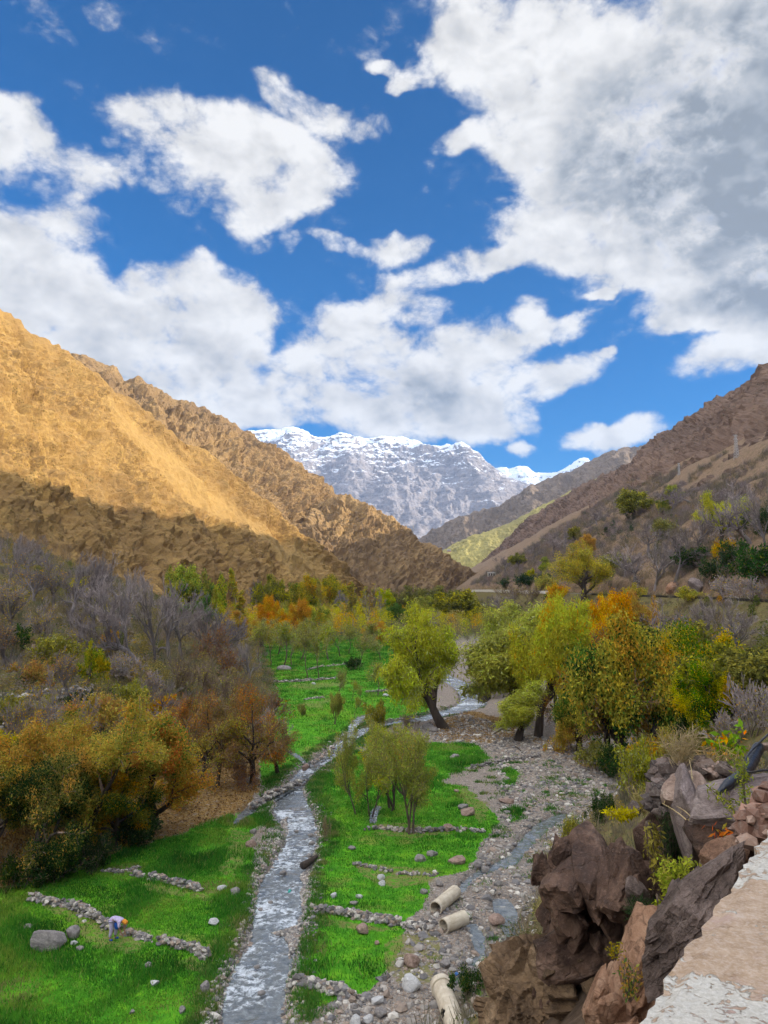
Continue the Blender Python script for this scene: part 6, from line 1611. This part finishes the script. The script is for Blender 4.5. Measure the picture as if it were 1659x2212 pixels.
sprig('orange_sprig', 'sprig of orange and red leaves in the dark gap', (1568, 1825, 6.8), [(1535, 1778, 6.7), (1548, 1790, 6.7), (1560, 1782, 6.7), (1575, 1785, 6.7), (1590, 1795, 6.7), (1604, 1800, 6.7), (1560, 1812, 6.7), (1572, 1830, 6.7), (1566, 1850, 6.7)], .07, 7, [(.62, .14, .015), (.70, .24, .02), (.45, .10, .02), (.40, .34, .04)], [3, 2, 1.4, 1], .004, .38, 1.1, 4, .05, .02, along=.45)
for i, (u0, v0, u1, v1) in enumerate(((1612, 1800, 1592, 1650), (1620, 1790, 1608, 1640), (1606, 1790, 1530, 1700))):
    sprig('stalky_plant', ('tall yellow-green stalk growing past the purple-brown slab', 'second yellow-green stalk close to the rim of the view', 'yellow-green stalk slanting across the purple-brown slab')[i], (u0, v0, 6.7), [(u1, v1, 6.8)], .045, 150, [(.26, .30, .04), (.36, .36, .05), (.16, .22, .04)], [2, 1.5, 1], .008, .22, -.3, 5 + i, 0, .03)
sprig('leafy_plant', 'green plant with yellow and orange leaves on the dry grass top', (1568, 1660, 11.2), fan(1568, 1645, 11.2, 12, 34, 75, 8, .3), .11, 16, [(.16, .30, .03), (.28, .38, .03), (.75, .40, .02), (.75, .22, .02)], [3, 2, 1, .8], .006, .45, .3, 8, jit=.05)
sprig('grass_tuft', 'dark green needle tuft in the cleft beside the hanging plant', (1455, 1880, 9.6), fan(1455, 1860, 9.6, 60, 34, 120, 9, .25), .12, 14, [(.03, .07, .025), (.05, .09, .03), (.09, .11, .04)], [2, 2, 1], .004, .1, -.4, 9)
sprig('grass_tuft', 'dark green needle tuft at the foot of the dark hollow', (1385, 2010, 8.6), fan(1385, 2005, 8.6, 30, 40, 70, 10, .2), .10, 12, [(.04, .08, .025), (.07, .10, .03)], [2, 1], .004, .1, -.4, 10)
sprig('dry_grass', 'tuft of pale dry grass on the terrace above the tan block', (1470, 1665, 10.6), fan(1470, 1650, 10.6, 70, 45, 75, 11, .4), .16, 5, [(.48, .38, .20), (.38, .29, .14), (.30, .26, .12)], [2, 2, 1], .004, .07, -.3, 11, stemmat='straw')
sprig('dry_grass', 'dry grass along the edge above the brown stone terrace', (1535, 1668, 10.8), fan(1535, 1660, 10.8, 60, 70, 45, 12, .4), .14, 5, [(.46, .33, .16), (.38, .27, .12), (.28, .22, .09)], [2, 2, 1], .004, .07, 0, 12, stemmat='straw')
sprig('dry_grass', 'yellow moss and dry stems on the top of the big fractured rock', (1345, 1765, 9.6), fan(1345, 1765, 9.6, 30, 40, 18, 13, .3), .05, 26, [(.46, .38, .04), (.36, .32, .05)], [2, 1], .004, .4, .3, 13, stemmat='straw')
for i, (a, b) in enumerate((((1520, 1835, 7.6), (1430, 1735, 8.8)), ((1528, 1822, 7.6), (1462, 1742, 8.6)), ((1492, 1728, 8.8), (1488, 1640, 9.6)))):
    sprig('dry_stalk', ('long dry stalk leaning across the dark cleft', 'second dry stalk leaning across the dark cleft behind the long one', 'upright dry stalk before the tan block')[i], a, [b], .05, 6, [(.40, .32, .16)], [1], .009, .15, .2, 20 + i, 0, .02, 'straw')
sprig('leafy_plant', 'small green and orange plant at the foot of the reddish rock', (1362, 2165, 6.3), fan(1362, 2150, 6.3, 14, 24, 80, 14, .15), .04, 14, [(.10, .18, .03), (.55, .28, .03), (.30, .30, .04)], [2, 1.3, 1], .003, .4, .3, 14)
sprig('leafy_plant', 'yellow-flecked plant rooted in a crack of the reddish rock', (1330, 2075, 7.0), fan(1330, 2070, 7.0, 10, 22, 40, 15, .15), .03, 14, [(.36, .26, .04), (.2, .2, .04)], [2, 1], .003, .4, .3, 15)
for i, (u, v, D, c) in enumerate(((1180, 1900, 13.5, 0), (1245, 1860, 14, 1), (1140, 2060, 15, 0), (1215, 1870, 15, 1), (1420, 1760, 12, 0), (1390, 1760, 13, 1), (1180, 2000, 15, 1))):
    sprig('grass_tuft', ('dry olive tuft on the lip beside the big fractured rock', 'tall yellowish tuft behind the big fractured rock', 'green tuft over the wet gravel at the foot of the outcrop', 'tall dry tuft between the shrub and the big fractured rock', 'olive tuft in front of the tumbled stone wall', 'pale tuft on the grass slope below the tumbled wall', 'dry tuft leaning out from the dark broken rock')[i], (u, v, D), fan(u, v, D, 50, 34, 62, 30 + i, .5), .12, 8, [[(.16, .17, .045), (.26, .23, .08), (.10, .13, .03)], [(.30, .27, .09), (.40, .33, .15), (.18, .2, .05)]][c], [2, 2, 1], .005, .12, -.2, 30 + i, stemmat='straw')

# ================================================================== BUILDINGS, PYLONS, ROAD WALL
def bvh(*ks):
    V, F, o = [], [], 0
    for k in ks:
        me = HILLS[k].data; n = len(me.vertices); a = np.zeros(n * 3, np.float32); me.vertices.foreach_get('co', a); V += a.reshape(-1, 3).tolist()
        f = np.zeros(len(me.loops), np.int32); me.loops.foreach_get('vertex_index', f); F += (f.reshape(-1, 4) + o).tolist(); o += n
    return BVHTree.FromPolygons(V, F)
def far(tree, u, v):
    d = ray(u, v); q = tree.ray_cast(Vector(CAM), Vector(d)); h = hit(u, v)
    if q[0] is not None and (h is None or q[3] < np.linalg.norm(h - CAM)): return np.array(q[0])
    return h if h is not None else far(tree, u, v + 3)
TR = bvh('d', 'c', 'f', 'e')
mw, n, out = new_mat('whitewash'); finish(n, out, n.mix(n.noise(opos(n), 3, 4), (.55, .52, .48), (.72, .70, .66)), .85); M['whitewash'] = mw
mw, n, out = new_mat('dark recess shade'); finish(n, out, (.03, .025, .025), .9); M['recess_shade'] = mw  # near-black colour paints the shade inside the porch openings
mw, n, out = new_mat('galvanised steel'); finish(n, out, (.42, .41, .40), .5, Metallic=.4); M['steel'] = mw
mw, n, out = new_mat('red earth brick'); finish(n, out, n.mix(n.noise(opos(n), 4, 4), (.30, .15, .10), (.42, .25, .18)), .9); M['earthbrick'] = mw
def house(label, u, v, wpx, hpx, yaw=0, n=4):
    p = far(TR, u, v); dep = p[1] * CP; s = dep / FP; W_, Hh = wpx * s, hpx * s; Dp = W_ * .7
    root = bpy.data.objects.new('house', None); COL.objects.link(root); root.location = p; root.rotation_euler = (0, 0, -math.atan2(p[0], p[1]) + yaw); tag(root, label, 'house')
    mb = MB(); mb.box((0, Dp * .5, -Hh * .15), (W_, Dp, Hh * .9)); link('lower_wall', mb.mesh('lower_wall', [M['earthbrick']]), root)
    mb = MB(); mb.box((0, Dp * .62, Hh * .65), (W_ * .98, Dp * .7, Hh * .68)); link('wall', mb.mesh('wall', [M['whitewash']]), root)
    mb = MB(); mb.box((0, Dp * .46, Hh * 1.04), (W_ * 1.06, Dp * 1.1, Hh * .1)); link('roof', mb.mesh('roof', [M['whitewash']]), root)
    for i in range(n):
        x = (i - (n - 1) / 2) / (n - 1) * W_ * .92
        mb = MB(); mb.box((x, Dp * .04, Hh * .645), (W_ * .075, W_ * .075, Hh * .69)); link('column', mb.mesh('column', [M['whitewash']]), root)
    for i in range(n - 1):
        x = (i - (n - 2) / 2) / (n - 1) * W_ * .92
        mb = MB(); mb.box((x, Dp * .262, Hh * .62), (W_ * .17, .06 * Dp, Hh * .5)); link('window', mb.mesh('window', [M['recess_shade']]), root)  # dark panel stands in for the shade between the columns
house('small house with white pillars above the far road bend', 1062, 1249, 17, 12)
house('tiny pale hut at the tip of the terraced hill', 970, 1192, 8, 5, 0, 3)
def pylon(label, u, vb, vt):
    p = far(TR, u, vb); dep = p[1] * CP + (p[2] - 17) * SP; Hh = (vb - vt) * dep / FP
    root = bpy.data.objects.new('power_pylon', None); COL.objects.link(root); root.location = p; root.rotation_euler = (0, 0, rad(30)); tag(root, label, 'pylon', 'power pylons on the mountainside')
    w0, w1 = Hh * .075, Hh * .028; mb = MB(); r = max(.10, Hh * .006)
    for sx in (-1, 1):
        for sy in (-1, 1): mb.tube([(sx * w0, sy * w0, -1), (sx * w1, sy * w1, Hh)], [r, r * .7], 4)
    link('legs', mb.mesh('legs', [M['steel']]), root); root.children[0].name = 'tower_frame'
    mb = MB(); K = 9
    for k in range(K):
        z0, z1 = Hh * k / K, Hh * (k + 1) / K; a, b = w0 + (w1 - w0) * k / K, w0 + (w1 - w0) * (k + 1) / K
        for (x0, y0, x1, y1) in ((-1, -1, 1, -1), (1, -1, 1, 1), (1, 1, -1, 1), (-1, 1, -1, -1)):
            mb.tube([(x0 * a, y0 * a, z0), (x1 * b, y1 * b, z1)], [r * .6] * 2, 3); mb.tube([(x1 * a, y1 * a, z0), (x0 * b, y0 * b, z1)], [r * .6] * 2, 3)
    link('bracing', mb.mesh('bracing', [M['steel']]), root)
    for z in (.80, .97):
        mb = MB(); mb.tube([(-Hh * .15, 0, Hh * z), (Hh * .15, 0, Hh * z)], [r * .9] * 2, 4)
        for x in (-.15, .15): mb.tube([(Hh * x, 0, Hh * z), (Hh * x, 0, Hh * (z - .05))], [r * .7] * 2, 4)
        link('cross_arm', mb.mesh('cross_arm', [M['steel']]), root)
pylon('tall lattice pylon on the brown slope', 1591, 990, 938)
pylon('smaller lattice pylon lower along the slope', 1467, 1026, 1000)
pylon('thin mast on the brow of the brown spur', 893, 1149, 1131)
def road_wall():
    y = np.linspace(285, 520, 160); x = interp(y, XD); z = road_z(y) - .6; mb = MB()
    prof = [(-.25, 0), (-.25, 1.3), (.25, 1.3), (.25, 0)]
    V = np.stack([np.stack([x + a, y, z + b], 1) for a, b in prof], 1)
    o = link('road_wall', mesh_np('road_wall', V.reshape(-1, 3), grid_faces(160, 4), [M['whitewash']])); tag(o, 'pale low concrete wall along the far road bend', 'wall')
    y = np.linspace(95, 240, 120); x = interp(y, XD); z = road_z(y) - .3
    V = np.stack([np.stack([x + a, y, z + b * .42], 1) for a, b in prof], 1)
    o = link('road_wall', mesh_np('road_wall', V.reshape(-1, 3), grid_faces(120, 4), [M['stone']])); tag(o, 'thin pale kerb wall of the road behind the golden tree', 'wall')
road_wall()
# ================================================================== SKY, SUN, AIR, CAMERA
SUN_AZ, SUN_EL = rad(100), rad(20)     # azimuth clockwise from +Y
SUNV = Vector((math.sin(SUN_AZ) * math.cos(SUN_EL), math.cos(SUN_AZ) * math.cos(SUN_EL), math.sin(SUN_EL)))
# cloud masses: (u, v, ru, rv, tilt, strength) outlines noted on the photo, turned into compass bearings
CLOUDS = [
    (1400, 250, 330, 290, 0, 1), (1130, 120, 180, 150, 0, .95), (1600, 380, 300, 330, 0, 1.1), (1300, 470, 190, 130, 0, 1), (1230, 520, 165, 62, 8, 1), (1405, 560, 70, 55, 0, .9), (1590, 560, 180, 110, 0, 1), (1010, 70, 85, 120, 0, .85), (1650, 90, 300, 280, 0, 1.1), (1600, 640, 170, 52, -8, .95), (1480, 690, 70, 28, 0, .8), (1000, 300, 66, 28, -15, .75), (1085, 315, 60, 45, 0, .8), (1130, 330, 60, 60, 0, .8),
    (1570, 765, 125, 50, -20, .95), (1650, 730, 80, 60, 0, .95), (1345, 932, 125, 36, -14, .95), (1130, 963, 40, 20, 0, .85), (1200, 725, 80, 30, -18, .9), (1225, 812, 95, 45, -20, .85), (1150, 680, 50, 38, 20, .75), (1315, 632, 38, 14, -22, .65), (1315, 760, 24, 14, 0, .6), (1145, 900, 36, 30, 30, .5),
    (870, 830, 250, 120, 0, 1.1), (1020, 790, 125, 95, 0, 1), (740, 790, 140, 120, 0, 1), (950, 905, 170, 52, 0, 1), (620, 890, 150, 42, 0, .95), (850, 668, 140, 34, -4, .85), (770, 720, 70, 50, 0, .8),
    (985, 585, 155, 38, -10, .95), (862, 540, 62, 30, -10, .8), (740, 528, 66, 20, 22, .55), (642, 520, 24, 30, 0, .55),
    (450, 690, 130, 110, 0, 1), (420, 590, 70, 60, 0, .85), (330, 600, 60, 40, 0, .8), (150, 720, 240, 120, 0, 1.05), (40, 580, 150, 120, 0, 1), (320, 790, 260, 90, 0, 1), (540, 700, 50, 70, 0, .85), (440, 860, 170, 50, 0, .85), (220, 640, 100, 40, 10, .5),
    (400, 275, 150, 70, 8, .95), (560, 330, 200, 100, 10, 1), (550, 440, 80, 95, -10, .95), (690, 245, 140, 36, 22, .85), (805, 262, 58, 34, 0, .7), (580, 190, 50, 26, 30, .6), (380, 400, 80, 55, 0, .7), (640, 400, 80, 60, 0, .75), (270, 330, 60, 30, 20, .45),
    (30, 280, 90, 80, 0, .95), (110, 360, 150, 60, 10, .7), (230, 390, 110, 50, 10, .55), (60, 450, 160, 70, 0, .55), (220, 500, 130, 40, 20, .4),
    (40, 30, 70, 45, 0, .45), (205, 25, 45, 45, 30, .42), (125, 80, 45, 22, 20, .4), (865, 180, 34, 22, -10, .62), (828, 142, 42, 16, 10, .55), (905, 160, 40, 30, 0, .5),
]
GREYS = [(1480, 330, 330, 260, 0, 1.1), (1640, 480, 260, 260, 0, 1.0), (1580, 640, 180, 50, 0, .6), (1640, 100, 260, 220, 0, .7), (1250, 400, 150, 90, 0, .5), (880, 830, 220, 80, 0, .55), (470, 780, 180, 50, 0, .4), (200, 640, 300, 200, 0, .25), (950, 880, 170, 40, 0, .3), (60, 400, 200, 120, 0, .25)]

def ae(u, v):
    d = ray(u, v); return math.atan2(d[0], d[1]), math.asin(d[2])

def build_world(strength=.1):
    w = bpy.data.worlds.new('World'); SC.world = w; w.use_nodes = True
    w.node_tree.nodes.clear(); n = NT(w.node_tree)
    out = n('ShaderNodeOutputWorld')
    sky = n('ShaderNodeTexSky', sky_type='NISHITA', sun_disc=False, sun_elevation=SUN_EL, sun_rotation=SUN_AZ, altitude=1500, air_density=1.0, dust_density=.4, ozone_density=1.0)
    d = n('ShaderNodeTexCoord').outputs['Generated']
    x, y, z = n('ShaderNodeSeparateXYZ', {0: d}).outputs
    az = n.math('ARCTAN2', x, y); el = n.math('ARCSINE', z)
    # ragged edges: bearings are jostled by noise before the masses are measured
    wn = n.noisec(d, 16, 4)
    ws = n('ShaderNodeSeparateColor', {0: wn}).outputs
    p2 = n('ShaderNodeCombineXYZ', {0: n.math('ADD', az, n.math('MULTIPLY', n.math('SUBTRACT', ws[0], .5), .055)), 1: n.math('ADD', el, n.math('MULTIPLY', n.math('SUBTRACT', ws[1], .5), .045)), 2: 1.0}).outputs[0]
    def field(blobs, lo, hi):
        inv = None
        for (u, v, ru, rv, tl, st) in blobs:
            a0, e0 = ae(u, v); a1, e1 = ae(u + 40, v); a2, e2 = ae(u, v - 40)
            k1 = math.hypot(a1 - a0, e1 - e0) / 40; k2 = math.hypot(a2 - a0, e2 - e0) / 40
            th = math.atan2(e1 - e0, a1 - a0) - rad(tl)
            c, s_ = math.cos(th), math.sin(th); rx, ry = ru * k1 * W['size'], rv * k2 * W['size']
            A = (c / rx, s_ / rx, -(a0 * c + e0 * s_) / rx); B = (-s_ / ry, c / ry, -(-a0 * s_ + e0 * c) / ry)
            qx = n('ShaderNodeVectorMath', {0: p2, 1: A}, operation='DOT_PRODUCT').outputs['Value']
            qy = n('ShaderNodeVectorMath', {0: p2, 1: B}, operation='DOT_PRODUCT').outputs['Value']
            r2 = n.math('MULTIPLY_ADD', qx, qx, n.math('MULTIPLY', qy, qy))
            f = n.mapr(r2, hi * hi, lo * lo, 0, min(st, 1.0))
            inv = n.math('SUBTRACT', 1.0, f) if inv is None else n.math('SUBTRACT', inv, n.math('MULTIPLY', inv, f))
        acc = n.math('SUBTRACT', 1.0, inv)
        return acc
    dens = field(CLOUDS, .2, 1.5)
    grey = field(GREYS, .1, 1.3)
    # behind the viewer the same sort of broken cloud goes on
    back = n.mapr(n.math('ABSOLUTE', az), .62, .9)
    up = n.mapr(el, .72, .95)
    gen = n.mapr(n.noise(d, 2.3, 3, .5), .42, .62)
    dens = n.mix(n.math('MAXIMUM', back, up), dens, gen)
    q = n.mapping(d, (1, 1, 1.4))
    wv = n('ShaderNodeVectorMath', {0: q, 1: n('ShaderNodeVectorMath', {0: n.noisec(q, 14, 3), 'Scale': .05}, operation='SCALE').outputs[0]}, operation='ADD').outputs[0]
    q2 = n('ShaderNodeVectorMath', {0: wv, 1: (.012, -.003, .022)}, operation='ADD').outputs[0]
    vo = lambda v: n('ShaderNodeTexVoronoi', {'Vector': v, 'Scale': 19, 'Detail': 3.0, 'Roughness': .6, 'Lacunarity': 2.2}, normalize=True).outputs['Distance']
    n1 = n.noise(q, 8.5, 10, .66, .2)
    v1, v2 = vo(wv), vo(q2)
    val = n.math('ADD', n.math('MULTIPLY', dens, 1.28), n.math('MULTIPLY', n.math('SUBTRACT', n1, .5), 3.3))
    val = n.math('ADD', val, n.math('MULTIPLY', n.math('SUBTRACT', .33, v1), 1.9))
    alpha = n.math('POWER', n.mapr(val, .22, 1.22), 1.4)
    lo1 = n.noise(q, 13, 3, .6, .2); lo2 = n.noise(n('ShaderNodeVectorMath', {0: q, 1: (.018, -.004, .03)}, operation='ADD').outputs[0], 13, 3, .6, .2)
    puff = n.math('ADD', n.math('MULTIPLY', n.math('SUBTRACT', v2, v1), .45), n.math('MULTIPLY', n.math('SUBTRACT', lo1, lo2), .8))     # the side towards the sun is brighter
    br = n.math('ADD', n.math('ADD', .965, n.math('MULTIPLY', n.math('SUBTRACT', n1, .5), .22)), puff)
    br = n.math('SUBTRACT', br, n.math('MULTIPLY', n.math('MULTIPLY', grey, n.mapr(val, .75, 1.7)), n.mapr(lo1, .3, .7, .66, .5, False)))
    br = n.math('MINIMUM', n.math('MAXIMUM', br, .40), 1.06)
    ccol = n.mix(n.mapr(br, .35, .9), (.86, .93, 1.0), (1.0, .985, .955))
    cl = n('ShaderNodeVectorMath', {0: ccol, 'Scale': n.math('MULTIPLY', br, W['cloud'])}, operation='SCALE').outputs[0]
    skyc = n.mix(1.0, sky.outputs[0], W['tint'], 'MULTIPLY')
    skyc = n('ShaderNodeHueSaturation', {'Color': skyc, 'Saturation': W['sat']}).outputs[0]
    # unseen cloud overhead and behind is brightened, an added fill for the shaded valley
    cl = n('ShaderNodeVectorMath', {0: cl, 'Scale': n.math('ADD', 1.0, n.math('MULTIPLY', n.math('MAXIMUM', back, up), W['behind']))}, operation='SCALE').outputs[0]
    c = n.mix(n.math('MULTIPLY', alpha, .97), skyc, cl)
    bg = n('ShaderNodeBackground', {'Color': c, 'Strength': W['strength']})
    n.l.new(bg.outputs[0], out.inputs[0])

W = dict(strength=.1, cloud=2.45, behind=3.6, size=.9, tint=(.0, .212, .415), sat=1.3)  # behind: extra brightness of the unseen cloud, added to fill the valley
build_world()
SC.world.cycles.sampling_method = 'MANUAL'; SC.world.cycles.sample_map_resolution = 256
sl = bpy.data.lights.new('sun', 'SUN'); sl.energy = 2.1; sl.angle = rad(.5); sl.color = (1, .88, .70)
so = bpy.data.objects.new('sun', sl); COL.objects.link(so)
so.rotation_euler = SUNV.to_track_quat('Z', 'Y').to_euler()

def build_haze():
    mb = MB(); mb.box((0, 2000, 630), (13600, 17000, 1440))
    m, n, out = new_mat('air')
    v = n('ShaderNodeVolumePrincipled', {'Color': (.34, .57, 1.0), 'Density': 5.2e-5, 'Anisotropy': .2})
    n.l.new(v.outputs[0], out.inputs[1])
    return tag(link('haze', mb.mesh('haze', [m])), kind='stuff')
haze = build_haze()

cam = bpy.data.cameras.new('camera'); co = bpy.data.objects.new('camera', cam); COL.objects.link(co)
cam.sensor_fit = 'VERTICAL'; cam.sensor_height = 24; cam.lens = 24 * FP / 2212
cam.clip_start = .05; cam.clip_end = 40000
co.location = CAM; co.rotation_euler = (rad(90) + PITCH, 0, 0)
SC.camera = co
SC.view_settings.view_transform = 'Standard'; SC.view_settings.look = 'None'
SC.view_settings.exposure = 1.95; SC.view_settings.gamma = 1
cy = SC.cycles
cy.max_bounces = 5; cy.diffuse_bounces = 3; cy.glossy_bounces = 2; cy.transmission_bounces = 3; cy.transparent_max_bounces = 6; cy.volume_bounces = 0
cy.use_denoising = True
